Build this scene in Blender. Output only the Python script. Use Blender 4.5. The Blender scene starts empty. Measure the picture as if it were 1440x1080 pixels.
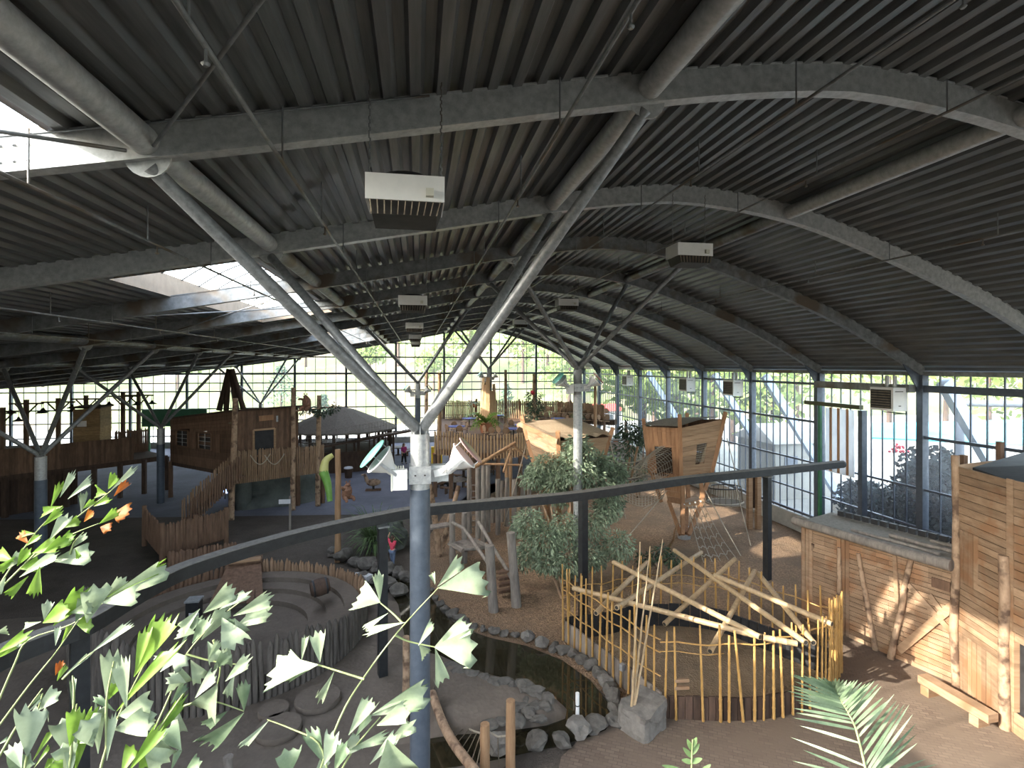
import bpy, bmesh, math, random
from mathutils import Vector, Matrix, noise
R = random.Random(7)
V = Vector
COL = bpy.context.scene.collection
# ------------------------------------------------------------------ camera model
F, V0, YAW, H = 748.0, 514.0, 0.1765, 8.3
BAY, Y00 = 5.2, 1.56
cy, sy = math.cos(YAW), math.sin(YAW)
def FY(k): return Y00 + k * BAY
def ray(u, v):
    a = (u - 720) / F; b = (V0 - v) / F
    return (a * cy + sy, -a * sy + cy, b)
def D(u, v, t):
    r = ray(u, v); return V((r[0] * t, r[1] * t, H + r[2] * t))
def G(u, v, z=0.0):
    r = ray(u, v); return D(u, v, (z - H) / r[2])
def OY(u, v, y): return D(u, v, y / ray(u, v)[1])
def OX(u, v, x): return D(u, v, x / ray(u, v)[0])
# ------------------------------------------------------------------ materials
def nt(name):
    m = bpy.data.materials.new(name); m.use_nodes = True
    t = m.node_tree; t.nodes.clear()
    return m, t, (lambda ty, **k: mk(t, ty, k)), t.links.new
def mk(t, ty, k):
    n = t.nodes.new('ShaderNode' + ty)
    for a, b in k.items(): setattr(n, a, b)
    return n
MATS = {}
def surf(name, c1, c2, scale=4.0, stretch=(1, 1, 1), rough=0.8, metal=0.0, bump=0.0, island=0.0, det=6, trans=0.0, c3=None, s3=1.0, coord='Object', spec=0.4, fine=0):
    """two tone noise material, optional per-island brightness, bump and translucency"""
    m, t, N, L = nt(name)
    out = N('OutputMaterial'); b = N('BsdfPrincipled')
    tc = N('TexCoord'); mp = N('Mapping'); mp.inputs['Scale'].default_value = stretch
    L(tc.outputs[coord], mp.inputs['Vector'])
    nz = N('TexNoise'); nz.inputs['Scale'].default_value = scale; nz.inputs['Detail'].default_value = det; nz.inputs['Roughness'].default_value = 0.65
    L(mp.outputs[0], nz.inputs['Vector'])
    cr = N('ValToRGB'); cr.color_ramp.elements[0].position = 0.33; cr.color_ramp.elements[1].position = 0.68
    cr.color_ramp.elements[0].color = (*c1, 1); cr.color_ramp.elements[1].color = (*c2, 1)
    L(nz.outputs['Fac'], cr.inputs[0]); col = cr.outputs[0]
    if c3:
        n3 = N('TexNoise'); n3.inputs['Scale'].default_value = s3; n3.inputs['Detail'].default_value = 3
        L(tc.outputs[coord], n3.inputs['Vector'])
        r3 = N('ValToRGB'); r3.color_ramp.elements[0].position = 0.5; r3.color_ramp.elements[1].position = 0.62
        L(n3.outputs['Fac'], r3.inputs[0])
        mx = N('MixRGB'); L(r3.outputs[0], mx.inputs[0]); L(col, mx.inputs[1]); mx.inputs[2].default_value = (*c3, 1); col = mx.outputs[0]
    if island:
        g = N('NewGeometry'); mr = N('MapRange'); mr.inputs[3].default_value = 1 - island; mr.inputs[4].default_value = 1 + island
        L(g.outputs['Random Per Island'], mr.inputs[0])
        mu = N('MixRGB', blend_type='MULTIPLY'); mu.inputs[0].default_value = 1.0
        L(col, mu.inputs[1]); L(mr.outputs[0], mu.inputs[2]); col = mu.outputs[0]
    L(col, b.inputs['Base Color'])
    b.inputs['Roughness'].default_value = rough; b.inputs['Metallic'].default_value = metal
    b.inputs['Specular IOR Level'].default_value = spec
    if bump:
        bp = N('Bump'); bp.inputs['Strength'].default_value = bump; bp.inputs['Distance'].default_value = 0.03
        hsrc = nz
        if fine:
            hsrc = N('TexNoise'); hsrc.inputs['Scale'].default_value = fine; hsrc.inputs['Detail'].default_value = 4
            L(tc.outputs[coord], hsrc.inputs['Vector'])
        L(hsrc.outputs['Fac'], bp.inputs['Height']); L(bp.outputs[0], b.inputs['Normal'])
    if trans:
        tr = N('BsdfTranslucent'); L(col, tr.inputs[0]); ms = N('MixShader'); ms.inputs[0].default_value = trans
        L(b.outputs[0], ms.inputs[1]); L(tr.outputs[0], ms.inputs[2]); L(ms.outputs[0], out.inputs[0])
    else:
        L(b.outputs[0], out.inputs[0])
    MATS[name] = m
    return m
def glass_mat(name, tint, gloss=0.09, haze=0.0):
    m, t, N, L = nt(name)
    out = N('OutputMaterial'); tr = N('BsdfTransparent'); tr.inputs[0].default_value = (*tint, 1)
    gl = N('BsdfGlossy'); gl.inputs['Roughness'].default_value = 0.02
    ms = N('MixShader'); ms.inputs[0].default_value = gloss
    L(tr.outputs[0], ms.inputs[1]); L(gl.outputs[0], ms.inputs[2]); o = ms.outputs[0]
    if haze:
        df = N('BsdfTranslucent'); df.inputs[0].default_value = (0.9, 0.93, 0.95, 1)
        m2 = N('MixShader'); m2.inputs[0].default_value = haze; L(o, m2.inputs[1]); L(df.outputs[0], m2.inputs[2]); o = m2.outputs[0]
    L(o, out.inputs[0]); MATS[name] = m; return m
def ground_mat(name, c1, c2, c3, cell=30.0, bump=0.5, big=0.5):
    m, t, N, L = nt(name)
    out = N('OutputMaterial'); b = N('BsdfPrincipled'); tc = N('TexCoord')
    vo = N('TexVoronoi'); vo.inputs['Scale'].default_value = cell; L(tc.outputs['Object'], vo.inputs['Vector'])
    nz = N('TexNoise'); nz.inputs['Scale'].default_value = big; nz.inputs['Detail'].default_value = 8; nz.inputs['Roughness'].default_value = .7; L(tc.outputs['Object'], nz.inputs['Vector'])
    sp = N('SeparateColor'); L(vo.outputs['Color'], sp.inputs[0])
    mx = N('MixRGB'); L(sp.outputs[0], mx.inputs[0]); mx.inputs[1].default_value = (*c1, 1); mx.inputs[2].default_value = (*c2, 1)
    cr = N('ValToRGB'); cr.color_ramp.elements[0].position = .42; cr.color_ramp.elements[1].position = .62; L(nz.outputs['Fac'], cr.inputs[0])
    m2 = N('MixRGB'); L(cr.outputs[0], m2.inputs[0]); L(mx.outputs[0], m2.inputs[1]); m2.inputs[2].default_value = (*c3, 1)
    L(m2.outputs[0], b.inputs['Base Color']); b.inputs['Roughness'].default_value = .95; b.inputs['Specular IOR Level'].default_value = .15
    bp = N('Bump'); bp.inputs['Strength'].default_value = bump; bp.inputs['Distance'].default_value = .05
    n2 = N('TexNoise'); n2.inputs['Scale'].default_value = 7; n2.inputs['Detail'].default_value = 6; L(tc.outputs['Object'], n2.inputs['Vector'])
    ad = N('Math', operation='ADD'); L(vo.outputs['Distance'], ad.inputs[0]); L(n2.outputs['Fac'], ad.inputs[1])
    L(ad.outputs[0], bp.inputs['Height']); L(bp.outputs[0], b.inputs['Normal'])
    L(b.outputs[0], out.inputs[0]); MATS[name] = m; return m
def brick_mat(name, c1, c2, c3):
    m, t, N, L = nt(name)
    out = N('OutputMaterial'); b = N('BsdfPrincipled'); tc = N('TexCoord')
    mp = N('Mapping'); mp.inputs['Rotation'].default_value = (0, 0, .5); L(tc.outputs['Object'], mp.inputs[0])
    br = N('TexBrick'); br.inputs['Scale'].default_value = 2.6; br.inputs['Mortar Size'].default_value = .02
    br.inputs['Color1'].default_value = (*c1, 1); br.inputs['Color2'].default_value = (*c2, 1); br.inputs['Mortar'].default_value = (*[x * .72 for x in c1], 1)
    L(mp.outputs[0], br.inputs['Vector'])
    nz = N('TexNoise'); nz.inputs['Scale'].default_value = .9; nz.inputs['Detail'].default_value = 8; nz.inputs['Roughness'].default_value = .7; L(tc.outputs['Object'], nz.inputs['Vector'])
    cr = N('ValToRGB'); cr.color_ramp.elements[0].position = .38; cr.color_ramp.elements[1].position = .6; L(nz.outputs['Fac'], cr.inputs[0])
    mx = N('MixRGB'); L(cr.outputs[0], mx.inputs[0]); L(br.outputs['Color'], mx.inputs[1]); mx.inputs[2].default_value = (*c3, 1)
    L(mx.outputs[0], b.inputs['Base Color']); b.inputs['Roughness'].default_value = .9; b.inputs['Specular IOR Level'].default_value = .2
    bp = N('Bump'); bp.inputs['Strength'].default_value = .35; bp.inputs['Distance'].default_value = .03; L(br.outputs['Fac'], bp.inputs['Height']); bp.invert = True; L(bp.outputs[0], b.inputs['Normal'])
    L(b.outputs[0], out.inputs[0]); MATS[name] = m; return m
def M(n): return MATS[n]
surf('roof_sheet', (.115, .12, .12), (.21, .215, .213), 3, rough=.42, metal=.5, stretch=(3, .2, 1), spec=.5)
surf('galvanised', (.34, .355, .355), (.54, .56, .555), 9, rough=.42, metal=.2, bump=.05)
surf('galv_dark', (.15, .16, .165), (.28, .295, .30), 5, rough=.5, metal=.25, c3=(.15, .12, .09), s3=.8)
surf('galv_bright', (.28, .295, .305), (.44, .455, .46), 14, rough=.4, metal=.45)
surf('blue_steel', (.07, .085, .11), (.10, .12, .15), 6, rough=.45, metal=.2)
surf('arm_steel', (.17, .18, .185), (.31, .325, .33), 11, rough=.42, metal=.3, bump=.05)
surf('column_blue', (.072, .09, .118), (.10, .122, .155), 6, rough=.42, metal=.2)
surf('black_steel', (.018, .019, .021), (.032, .034, .036), 5, rough=.5, metal=.2)
surf('pale_top', (.11, .105, .095), (.19, .18, .16), 8, rough=.9)
surf('white_paint', (.72, .73, .72), (.82, .82, .8), 3, rough=.45)
surf('cream_paint', (.55, .55, .47), (.66, .65, .56), 3, rough=.5)
surf('dark_grille', (.02, .018, .016), (.045, .04, .036), 5, rough=.6)
surf('rust_fin', (.16, .12, .09), (.3, .26, .2), 5, rough=.6)
surf('pine_plank', (.27, .165, .095), (.42, .275, .165), 2.2, stretch=(.5, .5, 5), rough=.75, island=.22, bump=.1)
surf('pale_plank', (.235, .15, .09), (.37, .25, .16), 2.2, stretch=(1, 1, 5), rough=.75, island=.22, bump=.1, c3=(.27, .145, .075), s3=1.3)
surf('orange_wood', (.28, .14, .068), (.42, .235, .125), 2.5, stretch=(4, 4, .5), rough=.7, island=.2, bump=.1)
surf('brown_wood', (.10, .058, .036), (.19, .112, .07), 2.5, stretch=(3, 3, .6), rough=.8, island=.28, bump=.1)
surf('dark_wood', (.045, .028, .02), (.095, .058, .04), 2.5, stretch=(3, 3, .6), rough=.85, island=.3, bump=.1)
surf('grey_wood', (.16, .135, .115), (.30, .26, .225), 2.5, stretch=(3, 3, .5), rough=.85, island=.28, bump=.2)
surf('picket_wood', (.18, .11, .066), (.32, .21, .13), 3, stretch=(4, 4, .6), rough=.8, island=.3, bump=.15)
surf('log_shaded', (.07, .06, .052), (.15, .13, .112), 4, stretch=(2, 2, .4), rough=.9, bump=.3)  # grey log darkened, shade on the front palisade put into the colour
surf('log_bark', (.25, .16, .10), (.47, .33, .22), 5, stretch=(1, 1, .5), rough=.85, bump=.35, c3=(.12, .075, .05), s3=3)
surf('log_grey', (.15, .13, .112), (.29, .255, .22), 4, stretch=(2, 2, .4), rough=.85, bump=.3)
surf('log_orange', (.26, .15, .08), (.40, .25, .14), 4, stretch=(3, 3, .4), rough=.8, bump=.2)
surf('bamboo', (.36, .20, .06), (.54, .33, .12), 5, stretch=(3, 3, .7), rough=.45, island=.22)
surf('bamboo_pale', (.36, .25, .14), (.50, .37, .22), 5, stretch=(2, 2, 2), rough=.5, island=.15)
surf('tarp_black', (.012, .012, .013), (.03, .03, .032), 4, rough=.6)
surf('roof_felt', (.30, .225, .15), (.40, .31, .215), 14, rough=.95, bump=.2)
surf('felt_grey', (.20, .19, .165), (.30, .28, .245), 10, rough=.95, bump=.15)
surf('rope', (.34, .29, .22), (.5, .44, .35), 30, rough=.9)
surf('rope_dark', (.13, .10, .075), (.22, .18, .13), 30, rough=.9)
surf('stone', (.07, .064, .056), (.15, .137, .12), 4, rough=.9, bump=.6, island=.15)
surf('stone_pale', (.12, .11, .098), (.22, .203, .18), 5, rough=.9, bump=.5, island=.12)
surf('concrete', (.33, .32, .29), (.45, .44, .40), 3, rough=.9, bump=.15)
surf('white_out', (.55, .56, .58), (.68, .69, .71), 2, rough=.7)
surf('strut_blue', (.36, .45, .60), (.45, .54, .68), 2, rough=.6)
surf('leaf_palm', (.10, .20, .028), (.20, .32, .055), 7, rough=.45, island=.25, trans=.4, spec=.35)
surf('leaf_pale', (.19, .25, .155), (.32, .385, .265), 9, rough=.5, island=.15, trans=.25)
surf('leaf_grey', (.20, .26, .18), (.31, .37, .27), 9, rough=.55, island=.2, trans=.2)
surf('leaf_burnt', (.22, .05, .012), (.42, .15, .02), 9, rough=.6, trans=.3)
surf('leaf_kentia', (.09, .145, .08), (.18, .24, .15), 9, rough=.5, island=.2, trans=.2)
surf('leaf_bush', (.13, .18, .115), (.30, .37, .25), 3, rough=.55, island=.45, trans=.15)
surf('leaf_dark', (.022, .042, .022), (.06, .095, .05), 3, rough=.5, island=.4, trans=.1)
surf('leaf_grass', (.07, .12, .045), (.13, .20, .075), 3, rough=.6, island=.4, trans=.2)
surf('stem_green', (.20, .25, .10), (.30, .35, .17), 5, rough=.6)
surf('out_leaf', (.10, .145, .035), (.19, .25, .07), 2, rough=.8, island=.4, trans=.3)
surf('out_leaf2', (.04, .08, .05), (.08, .14, .085), 2, rough=.8, island=.35, trans=.1)
surf('out_shaded', (.018, .026, .028), (.045, .06, .06), 2, rough=.8, island=.5)  # leaf colour with the building's shade already in it
surf('flower_red', (.6, .03, .06), (.8, .08, .12), 2, rough=.6)
surf('cloth_red', (.55, .05, .09), (.68, .09, .14), 12, rough=.85)
surf('cloth_jean', (.10, .14, .22), (.16, .2, .3), 20, rough=.9)
surf('cloth_pink', (.55, .05, .25), (.65, .1, .32), 12, rough=.85)
surf('cloth_black', (.02, .02, .022), (.045, .045, .05), 12, rough=.9)
surf('skin', (.55, .33, .23), (.65, .42, .3), 6, rough=.6)
surf('picket_sunlit', (.40, .25, .13), (.58, .40, .23), 3, stretch=(4, 4, .6), rough=.8, island=.25, bump=.15)  # paler picket wood, sunlight on terrace fence and trunk put into the colour
surf('hut_wood', (.20, .13, .06), (.33, .22, .11), 3, stretch=(1, 1, 4), rough=.8, island=.2)
surf('blue_glow', (.5, .65, .95), (.6, .75, 1), 2)
MATS['blue_glow'].node_tree.nodes['Principled BSDF'].inputs['Emission Strength'].default_value = 3; MATS['blue_glow'].node_tree.nodes['Principled BSDF'].inputs['Emission Color'].default_value = (.35, .5, 1, 1)
surf('hair_brown', (.05, .03, .02), (.1, .06, .035), 20, rough=.6)
surf('screen_white', (.7, .71, .72), (.8, .8, .8), 2, rough=.7, trans=.6)
surf('fur_brown', (.22, .11, .07), (.36, .2, .13), 14, rough=.95, bump=.6)
surf('slide_green', (.13, .30, .05), (.2, .4, .08), 2, rough=.4)
surf('slide_yellow', (.5, .48, .14), (.6, .57, .22), 2, rough=.4)
surf('sign_yellow', (.75, .5, .02), (.85, .6, .05), 2, rough=.5)
surf('teal_glass', (.12, .42, .35), (.2, .52, .44), 2, rough=.25)
surf('red_glass', (.5, .3, .27), (.6, .38, .34), 2, rough=.3)
surf('green_paint', (.03, .13, .06), (.05, .18, .09), 2, rough=.5)
surf('green_rail', (.055, .06, .025), (.08, .085, .04), 3, rough=.5)
surf('thatch', (.10, .088, .074), (.20, .178, .15), 8, stretch=(1, 1, 6), rough=.95, bump=.5)
surf('cave_rock', (.075, .085, .078), (.14, .155, .14), 1.2, rough=.95, bump=.7)
surf('terracotta', (.4, .16, .08), (.5, .22, .12), 4, rough=.8)
surf('skylight_curb', (.20, .16, .12), (.28, .23, .175), 2, rough=.8)
surf('pool_blue', (.05, .5, .6), (.1, .6, .68), 1, rough=.5)
surf('out_pale', (.19, .19, .17), (.28, .275, .25), .3, rough=.9)
surf('out_grass', (.075, .10, .03), (.13, .155, .06), .25, rough=.95, c3=(.16, .13, .08), s3=.12)
surf('blue_reflection', (.06, .08, .30), (.10, .13, .42), 3, rough=.7)  # blue reflected in the tabletops, put into their colour
surf('red_paint', (.5, .03, .02), (.6, .06, .04), 3, rough=.5)
ground_mat('floor_earth', (.095, .08, .068), (.125, .106, .088), (.075, .064, .054), 26, .4, .5)
ground_mat('floor_chips', (.40, .265, .165), (.175, .115, .075), (.20, .138, .092), 22, .8, .35)
ground_mat('sand_grey', (.16, .132, .108), (.18, .15, .123), (.135, .112, .092), 9, .22, .8)
ground_mat('sand_pen', (.30, .225, .15), (.26, .19, .125), (.21, .155, .105), 18, .5, .8)
ground_mat('floor_blue', (.17, .175, .21), (.19, .195, .235), (.14, .145, .175), 10, .1, .4)
brick_mat('floor_brick', (.15, .112, .088), (.215, .165, .13), (.17, .13, .10))
glass_mat('pane', (.93, .97, .97), .05, .05)
glass_mat('pane_clear', (.96, .98, .98), .04, .0)
glass_mat('pane_fill_tint', (.46, .47, .475), .05, .0)  # tint sets how much fill enters from behind the camera
def water():
    m, t, N, L = nt('water')
    out = N('OutputMaterial'); b = N('BsdfPrincipled'); b.inputs['Base Color'].default_value = (.026, .022, .012, 1)
    b.inputs['Roughness'].default_value = .04; b.inputs['Specular IOR Level'].default_value = .6
    tc = N('TexCoord'); nz = N('TexNoise'); nz.inputs['Scale'].default_value = 5; L(tc.outputs['Object'], nz.inputs['Vector'])
    bp = N('Bump'); bp.inputs['Strength'].default_value = .06; L(nz.outputs['Fac'], bp.inputs['Height']); L(bp.outputs[0], b.inputs['Normal'])
    L(b.outputs[0], out.inputs[0]); MATS['water'] = m
water()
# ------------------------------------------------------------------ mesh builder
def frame_z(d):
    d = d.normalized(); a = V((0, 0, 1)) if abs(d.z) < .95 else V((1, 0, 0))
    x = a.cross(d).normalized(); return x, d.cross(x), d
class MB:
    def __init__(s): s.v = []; s.f = []; s.sm = []
    def add(s, vs, fs, smooth=False):
        n = len(s.v); s.v += [V(p) for p in vs]; s.f += [[i + n for i in f] for f in fs]; s.sm += [smooth] * len(fs); return s
    def box(s, c, sz, rz=0.0, rot=None):
        m = rot or Matrix.Rotation(rz, 3, 'Z'); c = V(c); h = V(sz) / 2
        vs = [c + m @ V((a * h.x, b * h.y, d * h.z)) for a in (-1, 1) for b in (-1, 1) for d in (-1, 1)]
        return s.add(vs, [(0, 1, 3, 2), (4, 6, 7, 5), (0, 4, 5, 1), (2, 3, 7, 6), (0, 2, 6, 4), (1, 5, 7, 3)])
    def bar(s, p, q, w, h, up=(0, 0, 1)):
        """rectangular bar from p to q, w across, h along 'up'"""
        p, q = V(p), V(q); d = (q - p).normalized(); up = V(up)
        if abs(d.dot(up)) > .98: up = V((0, 1, 0))
        x = d.cross(up).normalized(); y = x.cross(d)
        vs = [e + x * (a * w / 2) + y * (b * h / 2) for e in (p, q) for a, b in ((-1, -1), (1, -1), (1, 1), (-1, 1))]
        return s.add(vs, [(3, 2, 1, 0), (4, 5, 6, 7), (0, 1, 5, 4), (1, 2, 6, 5), (2, 3, 7, 6), (3, 0, 4, 7)])
    def tube(s, pts, r, n=8, smooth=True):
        pts = [V(p) for p in pts]; k = len(pts); rs = r if isinstance(r, (list, tuple)) else [r] * k
        vs = []; fs = []
        d0 = (pts[1] - pts[0]).normalized(); x, y, _ = frame_z(d0)
        for i, p in enumerate(pts):
            d = ((pts[min(i + 1, k - 1)] - pts[max(i - 1, 0)])).normalized()
            x = (x - d * x.dot(d)).normalized(); y = d.cross(x)
            for j in range(n):
                a = 2 * math.pi * j / n; vs.append(p + (x * math.cos(a) + y * math.sin(a)) * rs[i])
        for i in range(k - 1):
            for j in range(n): fs.append((i * n + j, i * n + (j + 1) % n, (i + 1) * n + (j + 1) % n, (i + 1) * n + j))
        s.add(vs, fs, smooth)
        s.add([vs[j] for j in range(n)], [tuple(range(n))[::-1]]); s.add([vs[(k - 1) * n + j] for j in range(n)], [tuple(range(n))])
        return s
    def log(s, p, q, r0, r1=None, n=7, wob=.04):
        p, q = V(p), V(q); r1 = r0 if r1 is None else r1; L = (q - p).length; x, y, _ = frame_z(q - p)
        k = 4; pts = []; rs = []
        for i in range(k + 1):
            t = i / k; w = wob * L * .25 if 0 < i < k else 0
            pts.append(p.lerp(q, t) + x * R.uniform(-w, w) + y * R.uniform(-w, w)); rs.append((r0 + (r1 - r0) * t) * R.uniform(.92, 1.08))
        return s.tube(pts, rs, n)
    def lathe(s, c, prof, n=16, axis=(0, 0, 1), smooth=True):
        c = V(c); x, y, d = frame_z(V(axis)); vs = []; fs = []; k = len(prof)
        for r, h in prof:
            for j in range(n):
                a = 2 * math.pi * j / n; vs.append(c + d * h + (x * math.cos(a) + y * math.sin(a)) * r)
        for i in range(k - 1):
            for j in range(n): fs.append((i * n + j, i * n + (j + 1) % n, (i + 1) * n + (j + 1) % n, (i + 1) * n + j))
        s.add(vs, fs, smooth)
        if prof[0][0] > .001: s.add(vs[:n], [tuple(range(n))[::-1]])
        if prof[-1][0] > .001: s.add(vs[-n:], [tuple(range(n))])
        return s
    def prism(s, poly, z0, z1):
        """poly: xy list ccw; z0/z1 numbers"""
        n = len(poly); vs = [V((p[0], p[1], z0)) for p in poly] + [V((p[0], p[1], z1)) for p in poly]
        return s.add(vs, [tuple(range(n))[::-1], tuple(range(n, 2 * n))] + [(i, (i + 1) % n, n + (i + 1) % n, n + i) for i in range(n)])
    def slab(s, top, th, dirn=(0, 0, -1)):
        """thick plate from a list of 3d points"""
        n = len(top); o = V(dirn) * th; vs = [V(p) for p in top] + [V(p) + o for p in top]
        return s.add(vs, [tuple(range(n)), tuple(range(n, 2 * n))[::-1]] + [(i, n + i, n + (i + 1) % n, (i + 1) % n) for i in range(n)])
    def blob(s, c, r, sub=2, amp=.25, sc=1.3, seed=0, rot=0.0, smooth=False, flat=None):
        bm = bmesh.new(); bmesh.ops.create_icosphere(bm, subdivisions=sub, radius=1)
        r = V(r) if not isinstance(r, (int, float)) else V((r, r, r)); c = V(c); mt = Matrix.Rotation(rot, 3, 'Z'); vs = []
        for v in bm.verts:
            k = 1 + amp * noise.noise(v.co * sc + V((seed * 3.7, seed * 1.3, seed)))
            p = V((v.co.x * r.x, v.co.y * r.y, v.co.z * r.z)) * k
            if flat is not None and p.z < flat: p.z = flat
            vs.append(c + mt @ p)
        fs = [[v.index for v in f.verts] for f in bm.faces]; bm.free()
        return s.add(vs, fs, smooth)
    def grid(s, fn, nu, nv, smooth=True):
        vs = [fn(i / nu, j / nv) for j in range(nv + 1) for i in range(nu + 1)]
        return s.add(vs, [(j * (nu + 1) + i, j * (nu + 1) + i + 1, (j + 1) * (nu + 1) + i + 1, (j + 1) * (nu + 1) + i) for j in range(nv) for i in range(nu)], smooth)
    def build(s, name, mat, parent=None, world=True):
        off = V((0, 0, 0)); p = parent
        if world:
            while p is not None: off += p.location; p = p.parent
        me = bpy.data.meshes.new(name); me.from_pydata([v - off for v in s.v], [], s.f)
        me.polygons.foreach_set('use_smooth', s.sm); me.materials.append(M(mat) if isinstance(mat, str) else mat); me.update()
        o = bpy.data.objects.new(name, me); COL.objects.link(o)
        if parent: o.parent = parent
        return o
def tag(o, label, cat, group=None, kind=None):
    if label: o['label'] = label
    if cat: o['category'] = cat
    if group: o['group'] = group
    if kind: o['kind'] = kind
    return o
def thing(name, label, cat, loc=(0, 0, 0), group=None, kind=None):
    o = bpy.data.objects.new(name, None); COL.objects.link(o); o.location = loc; o.empty_display_size = .2
    return tag(o, label, cat, group, kind)
def solo(name, mb, mat, label, cat, group=None, kind=None, base=None):
    """a thing that is one mesh, origin at its base"""
    c = V(base) if base is not None else V((sum(v.x for v in mb.v) / len(mb.v), sum(v.y for v in mb.v) / len(mb.v), min(v.z for v in mb.v)))
    me = bpy.data.meshes.new(name); me.from_pydata([v - c for v in mb.v], [], mb.f)
    me.polygons.foreach_set('use_smooth', mb.sm); me.materials.append(M(mat)); me.update()
    o = bpy.data.objects.new(name, me); COL.objects.link(o); o.location = c
    return tag(o, label, cat, group, kind)
def struct(name, mb, mat, parent=None):
    o = mb.build(name, mat, parent)
    if parent is None: o['kind'] = 'structure'
    return o
def kids(o): return [c for c in bpy.data.objects if c.parent == o]
def copy_tree(o, loc=None, rz=None, label=None, parent=None):
    c = o.copy(); COL.objects.link(c)
    if parent: c.parent = parent
    if loc is not None: c.location = loc
    if rz is not None: c.rotation_euler = (0, 0, rz)
    if label: c['label'] = label
    for ch in kids(o): copy_tree(ch, parent=c)
    return c
ORD = ['first', 'second', 'third', 'fourth', 'fifth', 'sixth', 'seventh', 'eighth', 'ninth', 'tenth', 'eleventh', 'twelfth', 'thirteenth', 'fourteenth', 'fifteenth', 'sixteenth', 'seventeenth', 'eighteenth', 'nineteenth', 'twentieth']
def ordn(i):
    if i < 20: return ORD[i]
    t = {2: 'twenty', 3: 'thirty', 4: 'forty', 5: 'fifty', 6: 'sixty', 7: 'seventy'}[(i + 1) // 10]
    return (t[:-1] + 'ieth') if (i + 1) % 10 == 0 else t + '-' + ORD[(i + 1) % 10 - 1]
# ================================================================== SHELL
PP = [(-42, 6.0), (-36, 6.35), (-30, 6.85), (-24.8, 7.5), (-15, 8.7), (-11.5, 9.25), (-7.8, 9.9), (-3.05, 10.75), (0, 11.32), (3.06, 11.92), (5, 12.23), (6.5, 12.33), (9.1, 12.03), (11.5, 11.35), (14.8, 10.12), (16.8, 9.15), (18.9, 7.95)]
def prof(x):
    n = len(PP)
    if x <= PP[0][0]: return PP[0][1] + (x - PP[0][0]) * .06
    for i in range(n - 1):
        if x <= PP[i + 1][0]: break
    (x0, y0), (x1, y1) = PP[i], PP[i + 1]
    def sl(j):
        a, b = PP[max(j - 1, 0)], PP[min(j + 1, n - 1)]; return (b[1] - a[1]) / (b[0] - a[0])
    h = x1 - x0; t = min((x - x0) / h, 1.0); m0, m1 = sl(i) * h, sl(i + 1) * h
    return (2*t**3-3*t**2+1)*y0 + (t**3-2*t**2+t)*m0 + (-2*t**3+3*t**2)*y1 + (t**3-t**2)*m1
YB = 58.8; XW = 18.9; XL = -42.0
# floor zones -----------------------------------------------------
mb = MB(); mb.add([(XL, -4, 0), (XW + .1, -4, 0), (XW + .1, YB, 0), (XL, YB, 0)], [(0, 1, 2, 3)]); struct('floor', mb, 'floor_earth')
def patch(name, pts, z, mat):
    mb = MB(); n = len(pts); mb.add([(p[0], p[1], z) for p in pts], [tuple(range(n))]); return struct(name, mb, mat)
patch('floor_wood_chips', [G(u, v) for u, v in [(590, 818), (650, 880), (700, 905), (760, 922), (815, 950), (860, 985), (885, 1012), (935, 1012)]] + [(9, 14), (12.6, 14.6), (15.6, 19.2), (18.7, 21), (18.7, 40), (10, 41), (4, 36), (1.5, 30), (0.3, 25)], .012, 'floor_chips')
patch('floor_brick_paving', [(4.6, 12.2), (3.0, 10.9), (1.5, 7.5), (2, 2), (18.8, 2), (18.8, 19), (15.7, 19.3), (12.6, 14.6), (10.5, 12.2), (5.7, 11.7)], .016, 'floor_brick')
patch('floor_sand', [(-3.2, 20), (-.9, 19.2), (0.4, 18.2), (1.2, 15.2), (3.2, 12.4), (1.2, 10.2), (-2, 7), (-16, 7), (-16, 20)], .02, 'sand_grey')
patch('floor_rear_hall', [(-30, 34), (-6, 31), (2, 30), (10, 42), (18, 43), (18, 58.5), (-30, 58.5)], .012, 'floor_blue')
# skylight bays
SKX = (-7.1, -4.0)
SKY = [(-2.6, 7.75), (13.9, 26.5), (33.0, 38.0), (40.5, 48.5)]  # last opening lengthened so sun reaches the clad trunk
def sx0(i): return -10.2 if i == 0 else SKX[0]  # near opening widened out of view to let more sun onto the shed
def in_sky(x, y): return any(sx0(i) < x < SKX[1] and a < y < b for i, (a, b) in enumerate(SKY))
mb = MB(); per = .32
ys = sorted(set([-3.2] + [y for ab in SKY for y in ab] + [YB + .6]))
x = XL - .3; pts = []
while x < XW + .25:
    for dx, up in ((0, 0), (.10, 0), (.145, .095), (.255, .095), (.30, 0)):
        pts.append((x + dx, up))
    x += per
pts.append((x, 0))
zc = lambda x: prof(min(x, XW)) + .29 - (max(0, x - XW) * .6)
vs = []; fs = []; n = len(pts)
for y in ys:
    for px, up in pts: vs.append(V((px, y, zc(px) + up)))
for j in range(len(ys) - 1):
    for i in range(n - 1):
        if not in_sky((pts[i][0] + pts[i + 1][0]) / 2, (ys[j] + ys[j + 1]) / 2):
            fs.append((j * n + i, (j + 1) * n + i, (j + 1) * n + i + 1, j * n + i + 1))
mb.add(vs, fs); struct('ceiling', mb, 'roof_sheet')
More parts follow.
